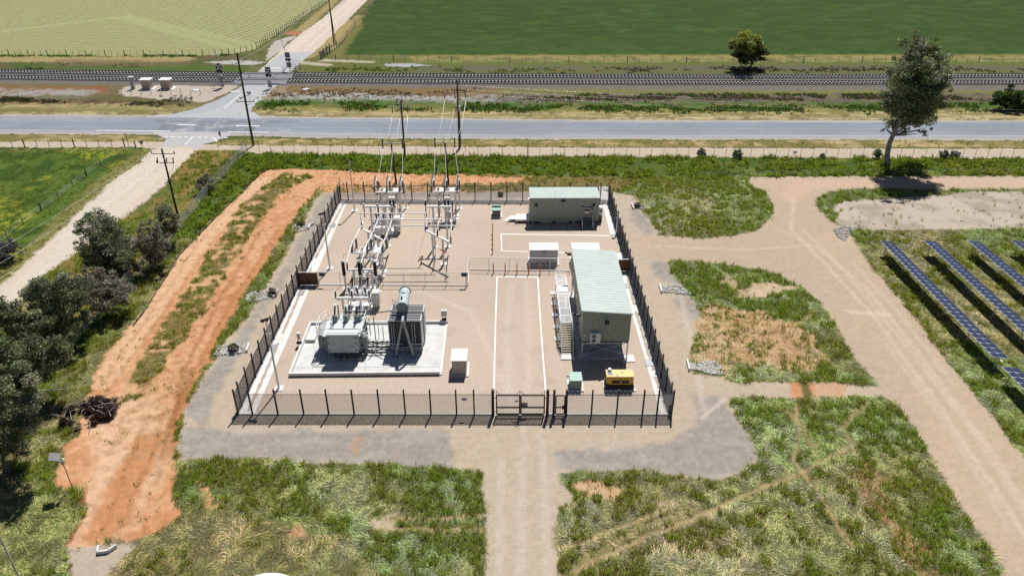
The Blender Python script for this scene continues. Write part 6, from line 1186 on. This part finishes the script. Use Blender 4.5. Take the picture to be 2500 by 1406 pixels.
# ================================================================== SMALL THINGS ON THE GROUND
def riprap(label, pts, wall, n, plant=True):
    P = poly(pts); c = sum(P, Vector())/len(P); t = thing('stone_apron', label, 'stone apron', c, 'stone aprons at the drain outlets'); rnd = random.Random(int(c.x*7)); bmn = MB(); xs = [p.x for p in P]; ys_ = [p.y for p in P]; k = 0; g = 0
    pl_ = [(p.x, p.y) for p in P]
    while k < n and g < n*20:
        g += 1; x, y = rnd.uniform(min(xs), max(xs)), rnd.uniform(min(ys_), max(ys_))
        if not inside(np.array([x]), np.array([y]), pl_)[0]: continue
        s_ = rnd.uniform(.10, .26); a_ = rnd.uniform(0, 6.28); vs = [(x+s_*math.cos(a_+j*1.257)*rnd.uniform(.7, 1.2), y+s_*math.sin(a_+j*1.257)*rnd.uniform(.7, 1.2), 0) for j in range(5)]; top = [(x+(v[0]-x)*.55, y+(v[1]-y)*.55, s_*rnd.uniform(.6, 1.0)) for v in vs]; bmn.add(vs+top, [(5, 6, 7, 8, 9)]+[(j, (j+1) % 5, 5+(j+1) % 5, 5+j) for j in range(5)]); k += 1
    o = bmn.build('stones', ROCK, t); o['kind'] = 'stuff'
    W_ = [at(*q) for q in wall]; mb = MB()
    for a_, b_ in zip(W_, W_[1:]): mb.bar(a_+Vector((0, 0, .2)), b_+Vector((0, 0, .2)), .22, .42)
    mb.build('headwall', CONCW, t)
riprap('pale stones with headwall at left of the front left fence', [(522, 868), (528, 846), (560, 840), (606, 844), (600, 860), (560, 868)], [(609, 842), (603, 860)], 330); riprap('pale stones with headwall at left of the brown panel', [(596, 734), (612, 712), (640, 710), (676, 712), (670, 728), (630, 736)], [(680, 711), (668, 728)], 260); riprap('pale stones with headwall near the rear left fence', [(706, 566), (716, 552), (735, 548), (755, 550), (752, 562), (730, 568)], [(766, 548), (757, 552), (754, 560)], 200)
riprap('bright stones with headwall right of the control building', [(1612, 700), (1655, 695), (1685, 712), (1690, 722), (1640, 716), (1615, 714)], [(1610, 697), (1615, 716)], 380); riprap('bright stones with headwall right of the yellow generator', [(1682, 886), (1752, 882), (1768, 916), (1740, 915), (1700, 904), (1688, 904)], [(1677, 882), (1683, 906)], 480); riprap('pale stones with headwall at the rear right fence', [(1548, 503), (1562, 497), (1580, 502), (1576, 512), (1556, 512)], [(1541, 500), (1547, 512)], 90); riprap('scattered stones at the edge of right gravel road', [(2032, 560), (2060, 553), (2090, 556), (2080, 568), (2062, 590), (2045, 580)], [(2060, 552.5), (2062, 553)], 200)
t = thing('culvert_headwall', 'angled white culvert headwall at the end of orange track', 'headwall', at(262, 1348)); mb = MB()
for a_, b_ in (((243, 1336), (239.5, 1352)), ((239.5, 1352), (265, 1349)), ((265, 1349), (285, 1335))): p_, q_ = at(*a_), at(*b_); mb.bar(p_+Vector((0, 0, .2)), q_+Vector((0, 0, .2)), .16, .4)
mb.build('wall', CONCW, t)
p = at(178, 1192); h = hgt(p, 1117); t = thing('solar_post', 'small solar panel on a thin post beside orange track', 'solar post', p); MB(p).tube((0, 0, 0), (0, 0, h-.1), .05, 8).build('post', pm('post_tan', (.36, .29, .25), .6), t); mb = MB(p); mb.add([(-1.25, .4, h+.35), (-.25, .55, h+.1), (.10, -.45, h-.05), (-.9, -.6, h+.2), (-1.25, .4, h+.30), (-.25, .55, h+.05), (.10, -.45, h-.10), (-.9, -.6, h+.15)], [(0, 1, 2, 3), (7, 6, 5, 4), (0, 4, 5, 1), (1, 5, 6, 2), (2, 6, 7, 3), (3, 7, 4, 0)]); mb.build('panel', pm('small_panel', (.05, .055, .065), .35), t); MB(p).box((.1, -.1, h-.75), (.3, .25, .5)).build('control_box', GREY, t); MB(p).bar((0, 0, h-.12), (.45, -.1, h), .08, .05).build('bracket', ALU, t)
# round tank at the lower edge
c = at(664, 1500); t = thing('water_tank', 'white round water tank cut off by the bottom edge', 'tank', c); 
for _ in range(3):
    zt2 = 2.3; e = at(664, 1399.5, zt2); c = Vector((e.x, e.y-3.6, 0))
t.location = c; MB(c).lathe((0, 0, 0), [(3.55, 0), (3.6, .1), (3.6, 2.2), (3.5, 2.3)], 64).build('wall', pm('tank_cream', (.6, .6, .58), .5), t); MB(c).lathe((0, 0, 2.3), [(3.66, 0), (3.66, .05), (1.0, .32), (.3, .36)], 64).build('roof', WHITE, t); MB(c).lathe((.8, 1.2, 2.55), [(.3, 0), (.3, .12), (.2, .15)], 16).build('hatch', GREY, t)
# ================================================================== GRASS AND WEEDS
def leaf_mat(name, trans=.35, rough=.6, spec=.25):
    m = bpy.data.materials.new(name); m.use_nodes = True; N = m.node_tree.nodes; L = m.node_tree.links; b = N['Principled BSDF']; b.inputs['Roughness'].default_value = rough; b.inputs['Specular IOR Level'].default_value = spec
    a = N.new('ShaderNodeAttribute'); a.attribute_name = 'tint'; L.new(a.outputs['Color'], b.inputs['Base Color']); t = N.new('ShaderNodeBsdfTranslucent'); L.new(a.outputs['Color'], t.inputs['Color'])
    x = N.new('ShaderNodeMixShader'); x.inputs[0].default_value = trans; L.new(b.outputs[0], x.inputs[1]); L.new(t.outputs[0], x.inputs[2]); L.new(x.outputs[0], N['Material Output'].inputs['Surface']); return m
GRM = leaf_mat('grass_blade', .40, .42, .5); LFM = leaf_mat('tree_leaf', .28, .5, .3)
def blades(name, base, dirv, hgt_, lean, width, c0, c1, kind='stuff', mat=None):
    n = len(base); az = RNG.uniform(0, 2*np.pi, n); wv = np.stack([np.cos(az), np.sin(az), np.zeros(n)], 1)*(width/2)[:, None]
    d3 = np.concatenate([dirv, np.zeros((n, 1))], 1); mid = base+d3*(lean*.38)[:, None]; mid[:, 2] += hgt_*.72; tip = base+d3*lean[:, None]; tip[:, 2] += hgt_*(1-np.clip(lean/np.maximum(hgt_, .01)-.8, 0, 1)*.45)
    V = np.empty((n, 6, 3)); V[:, 0] = base-wv; V[:, 1] = base+wv; V[:, 2] = mid-wv*.9; V[:, 3] = mid+wv*.9; V[:, 4] = tip-wv*.25; V[:, 5] = tip+wv*.25
    Cc = np.empty((n, 6, 3)); Cc[:, 0] = Cc[:, 1] = c0; Cc[:, 2] = Cc[:, 3] = .5*(c0+c1); Cc[:, 4] = Cc[:, 5] = c1
    i = np.arange(n)[:, None]*6; Q = np.concatenate([i+np.array([[0, 1, 3, 2]]), i+np.array([[2, 3, 5, 4]])], 0)
    return np_mesh(name, V.reshape(-1, 3), Q, mat or GRM, Cc.reshape(-1, 3), kind)
# sample points on the terrain grid
dx_ = np.gradient(GX.reshape(NR, NC), axis=1).ravel(); dy_ = np.repeat(np.gradient(ys), NC); area = dx_*dy_
vis = (PX > -80) & (PX < 2580) & (PY < 1450) & (PY > 340)
def scatter(dens, seed):
    lam = np.where(vis, dens*area, 0); rg = np.random.default_rng(seed); k = rg.poisson(lam); ii = np.repeat(np.arange(NV), k); n = len(ii)
    x = GX[ii]+(rg.random(n)-.5)*dx_[ii]; y = GY[ii]+(rg.random(n)-.5)*dy_[ii]; return ii, np.stack([x, y, gz[ii]-.02], 1)
cl = fbm(GX, GY, .42, 51, 3); cl2 = fbm(GX, GY, .13, 52, 3); cfine = fbm(GX, GY, 1.0, 53, 2)
grassy = (obj == 0) | (om & (obj == NAMES.index('dirt_track')))
lodf = np.clip(80/np.maximum(GY, 60), .25, 1.2)
nearL = np.clip(1-(PY-1050)/400, .3, 1.0)
bias = np.zeros(NV); straw = np.zeros(NV)
for p_, b_, s_ in (([(430, 1122), (1178, 1150), (1190, 1450), (930, 1450), (860, 1300), (700, 1270), (430, 1210)], .055, -.25), ([(1560, 440), (1840, 432), (1890, 500), (1860, 560), (1600, 580)], .05, -.2), ([(1632, 636), (1900, 668), (2150, 945), (1960, 945), (1930, 860), (1960, 790), (1700, 745)], .06, -.3),
                   ([(200, 1450), (420, 1240), (700, 1285), (870, 1330), (930, 1450)], -.10, .75), ([(440, 590), (560, 500), (440, 620), (350, 760), (250, 870), (215, 945), (110, 960), (300, 700)], -.05, .45), ([(-100, 1180), (170, 1190), (200, 1330), (60, 1450), (-100, 1450)], -.08, .35), ([(2080, 560), (2700, 556), (2700, 1500), (2500, 1110), (2230, 760)], -.06, .05), ([(1780, 968), (2150, 968), (2460, 1450), (2300, 1450), (2080, 1080)], .05, -.25), ([(1366, 1180), (1900, 1130), (2050, 1180), (2280, 1450), (1366, 1450)], .0, .45)):
    mk_ = Z(p_, 1.5, 1.5); bias[mk_] += b_; straw[mk_] += s_
bias = bias+(fbm(GX, GY, .05, 90)-.5)*.08
upm = ss(bias+cl*.34+cfine*.46+cl2*.24, .495, .575)                       # clumps of standing grass
dryish = ss(fbm(GX, GY, .09, 57, 3), .48, .6)
lay_w = np.where(grassy, lay, lay)*(1-.75*upm); up_w = up*upm
pick = lambda n, *cs: np.array(cs)[RNG.integers(0, len(cs), n)]
def samp(b):
    r_ = np.clip(np.searchsorted(ys, b[:, 1])-1, 0, NR-1); c_ = np.clip(((b[:, 0]/hw[r_]+1)*.5*(NC-1)).round().astype(int), 0, NC-1); return straw[r_*NC+c_]
def rgt(b):   # slow drift of hue over the ground: greener here, browner there
    f = np.clip(ss(fbm(b[:, 0], b[:, 1], .07, 81, 3), .46, .66)*.8+samp(b), 0, 1)[:, None]; return np.array([[.86, 1.04, .8]])*(1-f)+np.array([[1.25, .98, 1.1]])*f
def up_tufts(name, dens, per, h0, h1, w0, spread, cs, ctip, seed, leanf=.45, dark=None):
    ii, P = scatter(dens, seed); n = len(ii); rg = np.random.default_rng(seed+1)
    if not n: return
    hh = rg.uniform(h0, h1, n); tc = pick(n, *cs)*rg.uniform(.7, 1.3, (n, 1)); tt_ = pick(n, *ctip)
    rep = lambda a: np.repeat(a, per, 0); m = n*per; a = rg.uniform(0, 2*np.pi, m); rr = spread*np.sqrt(rg.random(m)); b = rep(P).copy(); b[:, 0] += np.cos(a)*rr; b[:, 1] += np.sin(a)*rr; lod = 1/np.sqrt(np.clip(80/np.maximum(b[:, 1], 60), .25, 1.2))
    dv = np.stack([np.cos(a+rg.normal(0, .5, m)), np.sin(a+rg.normal(0, .5, m))], 1); h = rep(hh)*rg.uniform(.6, 1.1, m)
    return blades(name, b, dv, h, h*rg.uniform(.1, leanf, m)*1.3, w0*rg.uniform(.7, 1.4, m)*lod, rep(tc)*rgt(b), .45*rep(tc)+.55*rep(tt_)*rg.uniform(.7, 1.2, (m, 1)))
gD, gM, gB, gY, gO = C3(112, 134, 38, 1.8), C3(144, 162, 50, 1.95), C3(184, 194, 74, 1.85), C3(206, 202, 118, 1.3), C3(142, 124, 66, 1.4)
o = up_tufts('tall_grass', 11.0*up_w*lodf*np.where(PY < 440, 1.3, 1)*grassy, 10, .18, .78, .042, .18, (gD, gM, gM, gO), (gM, gB, gB, gY), 101, .5)
tag(o, 'clumps of tall dark green grass round the compound')
# flattened pale grass combed by the wind
ii, P = scatter(85*lay_w*lodf*grassy*(PY > 425), 202); n = len(ii); rg = np.random.default_rng(5)
fl = fbm(P[:, 0], P[:, 1], .10, 61, 3)*5*np.pi+(fbm(P[:, 0], P[:, 1], .5, 62, 2)-.5)*3.0+rg.normal(0, .6, n)
pl = [C3(190, 196, 124, 1.5), C3(222, 220, 164, 1.6), C3(166, 182, 98, 1.5), C3(128, 154, 70, 1.3), C3(230, 216, 168, 1.5), C3(104, 124, 52, 1.2)]
pc = pick(n, *pl); gmix = ss(cl2[ii]+rg.normal(0, .06, n), .44, .62)[:, None]; pc = pc*(1-.5*gmix)+np.array(C3(122, 152, 54, 1.3))*.5*gmix; pc = pc*rgt(P)*(.58+.85*ss(fbm(P[:, 0], P[:, 1], 1.1, 63, 3)+rg.normal(0, .09, n), .34, .66))[:, None]; lod = 1/np.sqrt(lodf[ii])
o = blades('flattened_grass', P, np.stack([np.cos(fl), np.sin(fl)], 1), rg.uniform(.05, .26, n), rg.uniform(.35, 1.0, n), .040*rg.uniform(.6, 1.4, n)*lod, pc*.85, pc*rg.uniform(.85, 1.25, (n, 1))); tag(o, 'pale flattened grass combed by the wind')
# low weeds and dry stalks
o = up_tufts('short_weeds', 4.0*low*lodf*ss(cfine, .38, .55)+1.5*lodf*((obj == NAMES.index('green_paddock')))*ss(cfine, .4, .5), 7, .12, .32, .06, .28, (gD, gM, gO), (gM, gO, gY), 303); tag(o, 'short weeds and dry stalks along tracks and verges')
gsf = soft(grassy & (PY > 425), 14); frm = np.isin(obj, [NAMES.index(k_) for k_ in ('gravel_apron', 'gravel_road', 'dirt_road', 'service_track')])
o = up_tufts('edge_weeds', 5.0*lodf*frm*ss(gsf, .04, .4)*ss(nh*.6+nf*.4, .46, .56), 6, .06, .26, .05, .16, (gD, gM, gO, gY), (gM, gO, gY), 606); tag(o, 'sparse weeds fraying the gravel edges')
# tall weeds in the strip behind the compound
wdm = wd & (obj == 0)
o = up_tufts('tall_weeds', 3.6*wdm*ss(cl*.5+cfine*.4+cl2*.1-np.clip((PX-900)/9000, 0, .1), .40, .56), 10, .30, 1.15, .10, .38, (gD, gM, C3(82, 108, 44, 1.5)), (gD, gM, gB, gB), 404, .6); tag(o, 'tall green weeds along the strip behind the compound')
# ditch weeds along the railway
rg = np.random.default_rng(9); B_, H_, W_, C0, C1 = [], [], [], [], []
def ditch(pts, n, sd, h0, h1, cs):
    P_ = [at(*q) for q in pts]
    for k in range(n):
        j = rg.integers(0, len(P_)-1); p_ = P_[j].lerp(P_[j+1], rg.random()); x_, y_ = p_.x+rg.normal(0, sd*.6), p_.y+rg.normal(0, sd*1.5)
        if fbm(np.array([x_*.5]), np.array([y_]), .25, 77, 2)[0] < .47: continue
        c_ = np.array(cs[rg.integers(0, len(cs))])*rg.uniform(.7, 1.25); hh = rg.uniform(h0, h1)*.6
        for q in range(6): B_.append((x_+rg.normal(0, .35), y_+rg.normal(0, .35), 0)); H_.append(hh*rg.uniform(.6, 1.1)); W_.append(rg.uniform(.18, .34)); C0.append(c_*.9); C1.append(c_*1.2)
dk, gg, pp_ = C3(92, 112, 52, 1.4), C3(104, 138, 50, 1.4), C3(140, 122, 104, 1.2)
ditch([(0, 243), (170, 245), (330, 250)], 500, .8, .5, 1.1, (dk, dk, C3(110, 84, 62, 1.2))); ditch([(650, 258), (960, 261), (1280, 266)], 900, 1.3, .5, 1.2, (dk, gg, gg)); ditch([(1280, 267), (1900, 268), (2500, 262)], 1500, 1.2, .5, 1.1, (gg, gg, dk)); ditch([(1280, 240), (1900, 240), (2500, 240)], 1300, .9, .4, 1.0, (pp_, pp_, dk)); ditch([(1280, 233), (2150, 233)], 450, .5, .4, .9, (dk, gg)); ditch([(1450, 172), (2500, 170)], 800, 1.2, .4, .9, (pp_, dk, pp_)); ditch([(60, 164), (330, 170)], 260, 1.5, .4, .8, (gg, dk)); ditch([(800, 170), (1400, 176)], 350, 1.3, .3, .8, (gg, dk)); ditch([(0, 137.5), (300, 138), (560, 136)], 420, .5, .3, .8, (gg, gg)); ditch([(300, 252), (460, 250)], 200, 1.3, .4, .9, (pp_, dk)); ditch([(650, 230), (1250, 228)], 500, 1.5, .3, .7, (pp_, C3(150, 112, 74, 1.2)))
B_, H_, W_, C0, C1 = map(np.array, (B_, H_, W_, C0, C1)); a = rg.uniform(0, 6.28, len(B_)); o = blades('ditch_weeds', B_.astype(float), np.stack([np.cos(a), np.sin(a)], 1), H_, H_*.35, W_, C0, C1); tag(o, 'rough weeds in the ditches beside the railway')
# ================================================================== TREES
def foliage(name, blobs, n, size, cols, parent, seed, aspect=.45, top=None, shell=.74, ncl=16, sig=.24):
    """blobs: (x,y,z,r[,rz]) in world metres; leaves gathered in clusters"""
    rg = np.random.default_rng(seed); vol = np.array([b[3]**2.4 for b in blobs]); pk = vol/vol.sum(); bl = np.array([(b[0], b[1], b[2], b[3], b[4] if len(b) > 4 else b[3]) for b in blobs])
    K = ncl*len(blobs); bi = rg.choice(len(blobs), K, p=pk); d = rg.normal(0, 1, (K, 3)); d /= np.linalg.norm(d, axis=1)[:, None]; rr = shell+(1-shell)*rg.random(K); rr = np.where(rg.random(K) < .25, rr*.6, rr)
    cc = bl[bi, :3]+d*(rr[:, None]*np.stack([bl[bi, 3], bl[bi, 3], bl[bi, 4]], 1)); cc[:, 2] = np.maximum(cc[:, 2], .12); crad = bl[bi, 3]*sig*rg.uniform(.6, 1.5, K); ct = rg.uniform(.7, 1.3, K); cci = rg.integers(0, len(cols), K)
    wk = crad**2; ci = rg.choice(K, n, p=wk/wk.sum()); off = rg.normal(0, 1, (n, 3)); off *= (1.45*rg.random(n)**.62/np.linalg.norm(off, axis=1))[:, None]; P_ = cc[ci]+off*crad[ci][:, None]*np.array([1, 1, .62]); P_[:, 2] = np.maximum(P_[:, 2], .03)
    u = rg.normal(0, 1, (n, 3)); u[:, 2] -= .5; u /= np.linalg.norm(u, axis=1)[:, None]; v = np.cross(u, rg.normal(0, 1, (n, 3))); v /= np.linalg.norm(v, axis=1)[:, None]+1e-9; s = size*rg.uniform(.6, 1.45, n)[:, None]
    V = np.empty((n, 4, 3)); V[:, 0] = P_-u*s*.5; V[:, 1] = P_+v*s*aspect*.5; V[:, 2] = P_+u*s*.5; V[:, 3] = P_-v*s*aspect*.5
    C_ = np.array(cols)[cci[ci]]*ct[ci][:, None]*rg.uniform(.7, 1.3, (n, 1)); C_ = np.minimum(C_*np.where(rg.random((n, 1)) < .07, 1.9, 1), .75)  # a few leaves coloured brighter as painted highlights
    if top is not None: z0, z1, tc = top; f = np.clip((P_[:, 2]-z0)/(z1-z0), 0, 1)[:, None]; C_ = C_*(1-f)+np.array(tc)*rg.uniform(.7, 1.2, (n, 1))*f
    Q = np.arange(n*4).reshape(n, 4); off0 = world_loc(parent); V -= np.array(off0)
    o = np_mesh(name, V.reshape(-1, 3), Q, LFM, np.repeat(C_, 4, 0)); o.parent = parent; return o
BARK = pm('grey_bark', (.16, .14, .12), .85, 0, .35, 3.0, .3); BARKP = pm('pale_gum_bark', (.33, .30, .27), .8, 0, .35, 2.0, .3, dirt=(.1, .085, .075)); TWIG = pm('pale_twig', (.36, .32, .27), .85, 0, .25, 4.0)
def limb(mb, pts, r0, r1, n=8):
    k = len(pts)-1
    for i in range(k): mb.tube(pts[i], pts[i+1], r0+(r1-r0)*i/k, n, r0+(r1-r0)*(i+1)/k, cap=(i in (0, k-1)))
def tree(label, base, blobs, nleaf, size_, cols, seed, name='tree', cat='tree', group=None, bark=None, trunk=None, r0=.22, depth=.8, top=None, rs=1.12, **kw):
    size = size_*1.25; p = at(*base); rg = random.Random(seed); t = thing(name, label, cat, p, group); W = []; ppm = abs(onp(base[0]+1, base[1], p.y).x-p.x)
    for b in blobs:
        q = onp(b[0], b[1], p.y+0); r = b[2]*ppm*rs; yo = rg.uniform(-1, 1)*r*depth; q2 = onp(b[0], b[1], p.y+yo); W.append((q2.x, q2.y, max(q2.z, r*.55), r))
    if top: zs = [w_[2]+w_[3] for w_ in W]; tp = (max(zs)*top[0], max(zs)*top[1], top[2])
    foliage('crown', W, nleaf, size, cols, t, seed, top=tp if top else None, **kw)
    mb = MB(); zt = sorted(W, key=lambda w_: -w_[2]); pth = [Vector(p)]+([onp(x, y, p.y) for x, y in trunk] if trunk else [Vector((p.x+rg.uniform(-.2, .2), p.y, min(w_[2] for w_ in W)*.6))])
    if trunk: limb(mb, pth, r0, r0*.35)
    else: limb(mb, pth, r0, r0*.7)
    tipv = pth[-1] if not trunk else None
    for w_ in (zt if not trunk else zt):
        tgt = Vector(w_[:3])+Vector((0, 0, w_[3]*.3)); st_ = tipv if not trunk else min(pth[2:], key=lambda v: (v-tgt).length+(10 if v.z > tgt.z else 0)); m_ = st_.lerp(tgt, .5)+Vector((rg.uniform(-.2, .2), rg.uniform(-.2, .2), -.1)); limb(mb, [st_, m_, tgt], r0*.42, r0*.08, 6)
    mb.build('trunk', bark or BARK, t); return t
GG = [C3(104, 106, 84, 2.7), C3(92, 95, 72, 2.7), C3(118, 117, 98, 2.7), C3(92, 100, 72, 2.7)]; GP = [C3(116, 114, 104, 2.7), C3(100, 100, 86, 2.7), C3(122, 114, 102, 2.7), C3(96, 98, 82, 2.7)]; GO = [C3(100, 106, 72, 2.7), C3(86, 94, 66, 2.7), C3(110, 112, 84, 2.7)]; GN = [C3(90, 98, 66, 2.7), C3(102, 106, 78, 2.7), C3(82, 86, 64, 2.7)]
G_ = 'trees along the pale dirt road'
tree('tall dense grey green tree beside the pale dirt road', (256, 668), [(222, 540, 34), (250, 555, 36), (212, 590, 28), (258, 592, 34), (236, 620, 34), (262, 628, 26), (210, 628, 20)], 15000, .26, GG, 1, group=G_)
tree('small grey green tree between the two taller roadside trees', (304, 648), [(298, 577, 22), (312, 600, 24), (288, 612, 22), (306, 625, 20)], 6500, .24, GG, 2, group=G_)
tree('round grey brown tree near the grey mesh farm fence', (372, 655), [(368, 568, 25), (385, 588, 26), (352, 600, 25), (374, 616, 26), (388, 630, 18)], 8500, .24, GP, 3, group=G_)
tree('small dark tree just left of the timber pole base', (408, 590), [(404, 530, 24), (422, 546, 20), (392, 546, 20), (410, 562, 18)], 6000, .24, GG, 4, group=G_)
tree('spreading olive bush in front of the tall roadside tree', (285, 688), [(272, 634, 26), (304, 640, 26), (240, 642, 22), (330, 645, 16), (286, 658, 26), (322, 664, 16)], 9500, .22, GO, 5, group=G_, r0=.12)
tree('purplish grey tree above the middle of mesh farm fence', (262, 770), [(252, 694, 32), (286, 706, 30), (222, 680, 26), (272, 732, 30), (238, 722, 30), (300, 728, 18)], 12000, .24, GP, 6, group=G_)
tree('large spreading tree with a forked trunk by the dirt road', (150, 815), [(130, 702, 40), (180, 696, 36), (102, 730, 36), (160, 742, 42), (216, 742, 28), (122, 770, 36), (186, 778, 32)], 20000, .25, GG+GN, 7, group=G_, r0=.3)
tree('grey green tree at the left picture edge beside dirt road', (36, 850), [(20, 766, 36), (55, 792, 34), (8, 806, 36), (78, 776, 26), (44, 822, 28)], 12000, .25, GN, 8, group=G_)
tree('leafy olive tree in front of the forked roadside tree', (118, 868), [(110, 796, 36), (150, 806, 32), (84, 824, 32), (126, 834, 30)], 11000, .24, GO, 9, group=G_)
tree('wide dark tree above the fallen branch', (88, 962), [(60, 858, 44), (110, 858, 40), (150, 868, 30), (82, 898, 38), (28, 888, 38), (124, 894, 28)], 18000, .24, GN, 10, group=G_, r0=.26)
tree('huge dark tree filling the left edge beside brush pile', (22, 1150), [(20, 938, 48), (46, 994, 46), (14, 1050, 48), (52, 1058, 36), (26, 1100, 36), (-12, 994, 52)], 26000, .22, GN+GG, 11, group=G_, r0=.3)
tree('lone conical shrub beside the grey mesh farm fence', (504, 470), [(498, 424, 9), (500, 440, 14), (508, 452, 17), (492, 456, 13)], 4200, .2, GP, 12, 'shrub', 'shrub', r0=.08)
tree('round grey bush at the left edge of the green paddock', (18, 636), [(14, 604, 20), (36, 610, 16), (-6, 608, 20), (16, 620, 18)], 6500, .2, [C3(128, 122, 126, 1.4), C3(112, 108, 110, 1.4)], 13, 'shrub', 'shrub', r0=.08)
tree('round multi stemmed tree with yellow green top beyond the railway', (1832, 172), [(1830, 104, 22), (1810, 112, 20), (1848, 116, 20), (1828, 122, 26), (1804, 132, 15), (1862, 138, 12), (1846, 136, 18), (1818, 138, 15)], 17000, .42, [C3(84, 92, 52, 1.9), C3(70, 80, 46, 1.9)], 14, r0=.34, rs=1.32, top=(.46, .88, C3(168, 176, 76, 1.8)), bark=STEELD)
tree('tall lone gum tree with bent pale trunk beside the service track', (2168, 406), [(2244, 86, 13), (2258, 92, 12), (2232, 98, 14), (2240, 94, 18), (2262, 110, 24), (2224, 118, 24), (2290, 146, 24), (2252, 150, 34), (2206, 150, 24), (2194, 186, 26), (2236, 196, 40), (2292, 196, 28), (2182, 232, 26), (2226, 246, 40), (2286, 246, 30), (2166, 266, 18), (2200, 286, 30), (2250, 286, 30), (2176, 304, 18), (2160, 312, 12), (2214, 312, 18), (2256, 318, 12), (2236, 330, 10), (2276, 300, 14), (2304, 222, 18)], 50000, .34, [C3(112, 120, 88, 2.5), C3(94, 104, 70, 2.5), C3(126, 128, 100, 2.5), C3(88, 94, 58, 2.5)], 15, trunk=[(2166, 378), (2171, 352), (2180, 330), (2198, 296), (2222, 240), (2244, 160), (2250, 120)], r0=.62, bark=BARKP, depth=1.1, ncl=10, sig=.30, rs=1.12)
tree('broad green bush by the railway at the right picture edge', (2478, 266), [(2436, 240, 16), (2466, 234, 22), (2500, 238, 22), (2452, 250, 16), (2490, 252, 18), (2530, 246, 20)], 13000, .36, [C3(78, 104, 42, 1.5), C3(66, 88, 38, 1.5)], 16, 'shrub', 'shrub', r0=.15)
SH = 'small shrubs along the roadside wire fence'
for i, (x, y, r, cs, lb) in enumerate(((1800, 386, 10, GN, 'dark green shrub on the roadside wire fence'), (1714, 382, 9, GP, 'grey shrub on the roadside wire fence'), (2008, 386, 5, GP, 'tiny grey shrub between dark shrub and gum tree'), (2305, 386, 9, GP, 'left of two wispy shrubs right of the gum tree'), (2332, 386, 9, GP, 'right of two wispy shrubs right of the gum tree'), (2142, 384, 9, GN, 'low shrub against the gum tree trunk'), (735, 552, 7, GO, 'small weed bush among stones at the rear left fence'), (569, 856, 9, GP, 'dry shrub among stones at the front left fence'), (1556, 506, 6, GP, 'dry shrub among stones at the rear right fence'), (1222, 477, 5, GO, 'small weed bush behind the rear mesh fence'), (666, 720, 8, GP, 'dry shrub among stones beside the brown panel'))):
    tree(lb, (x, y), [(x, y-r, r), (x+r*.6, y-r*.8, r*.7), (x-r*.6, y-r*.7, r*.7)], 900, .22 if y > 450 else .3, cs, 40+i, 'shrub', 'shrub', group='small scattered shrubs', r0=.04)
# brush pile and fallen branch
p = at(215, 1010); t = thing('brush_pile', 'heap of dead dark brown branches at the edge of orange track', 'brush pile', p); W = []
for x, y, r in ((238, 985, 30), (258, 1008, 28), (268, 988, 22), (212, 996, 24), (172, 1006, 20), (160, 1034, 20), (186, 1044, 15), (232, 1022, 20)): q = at(x, y, .4); W.append((q.x, q.y, .45, r*.044, .75))
foliage('dead_leaves', W, 26000, .17, [C3(98, 72, 68, 1.15), C3(74, 54, 54, 1.15), C3(122, 94, 86, 1.1), C3(60, 44, 44, 1.1)], t, 77, .4, shell=.3, ncl=30, sig=.26); mb = MB(); rg = random.Random(8)
for k in range(34):
    w_ = W[rg.randrange(len(W))]; a_ = Vector((w_[0]+rg.uniform(-1, 1)*w_[3], w_[1]+rg.uniform(-1, 1)*w_[3], rg.uniform(.4, 1.1))); d = Vector((rg.uniform(-1, 1), rg.uniform(-1, 1), rg.uniform(-.1, .35))).normalized()*rg.uniform(.8, 2.0); mb = MB(); limb(mb, [a_, a_+d*.5+Vector((0, 0, .08)), a_+d], .045, .012, 5); mb.build('branch', TWIG, t)
mb = MB(); limb(mb, [at(178, 985, .5), at(205, 968, 1.1), at(214, 952, 1.5)], .06, .02, 6); mb.build('branch', TWIG, t); mb = MB(); limb(mb, [at(175, 992, .5), at(210, 982, 1.2), at(222, 986, 1.0)], .06, .02, 6); mb.build('branch', TWIG, t)
t = thing('fallen_branch', 'pale bare fallen branch lying under the wide dark tree', 'branch', at(120, 952)); mb = MB(); limb(mb, [at(76, 955, .3), at(100, 953, .6), at(135, 951, .7), at(168, 949, .5)], .13, .03, 7); limb(mb, [at(128, 951, .66), at(150, 940, .9), at(180, 936, .8)], .05, .015, 5); mb.build('bough', TWIG, t)
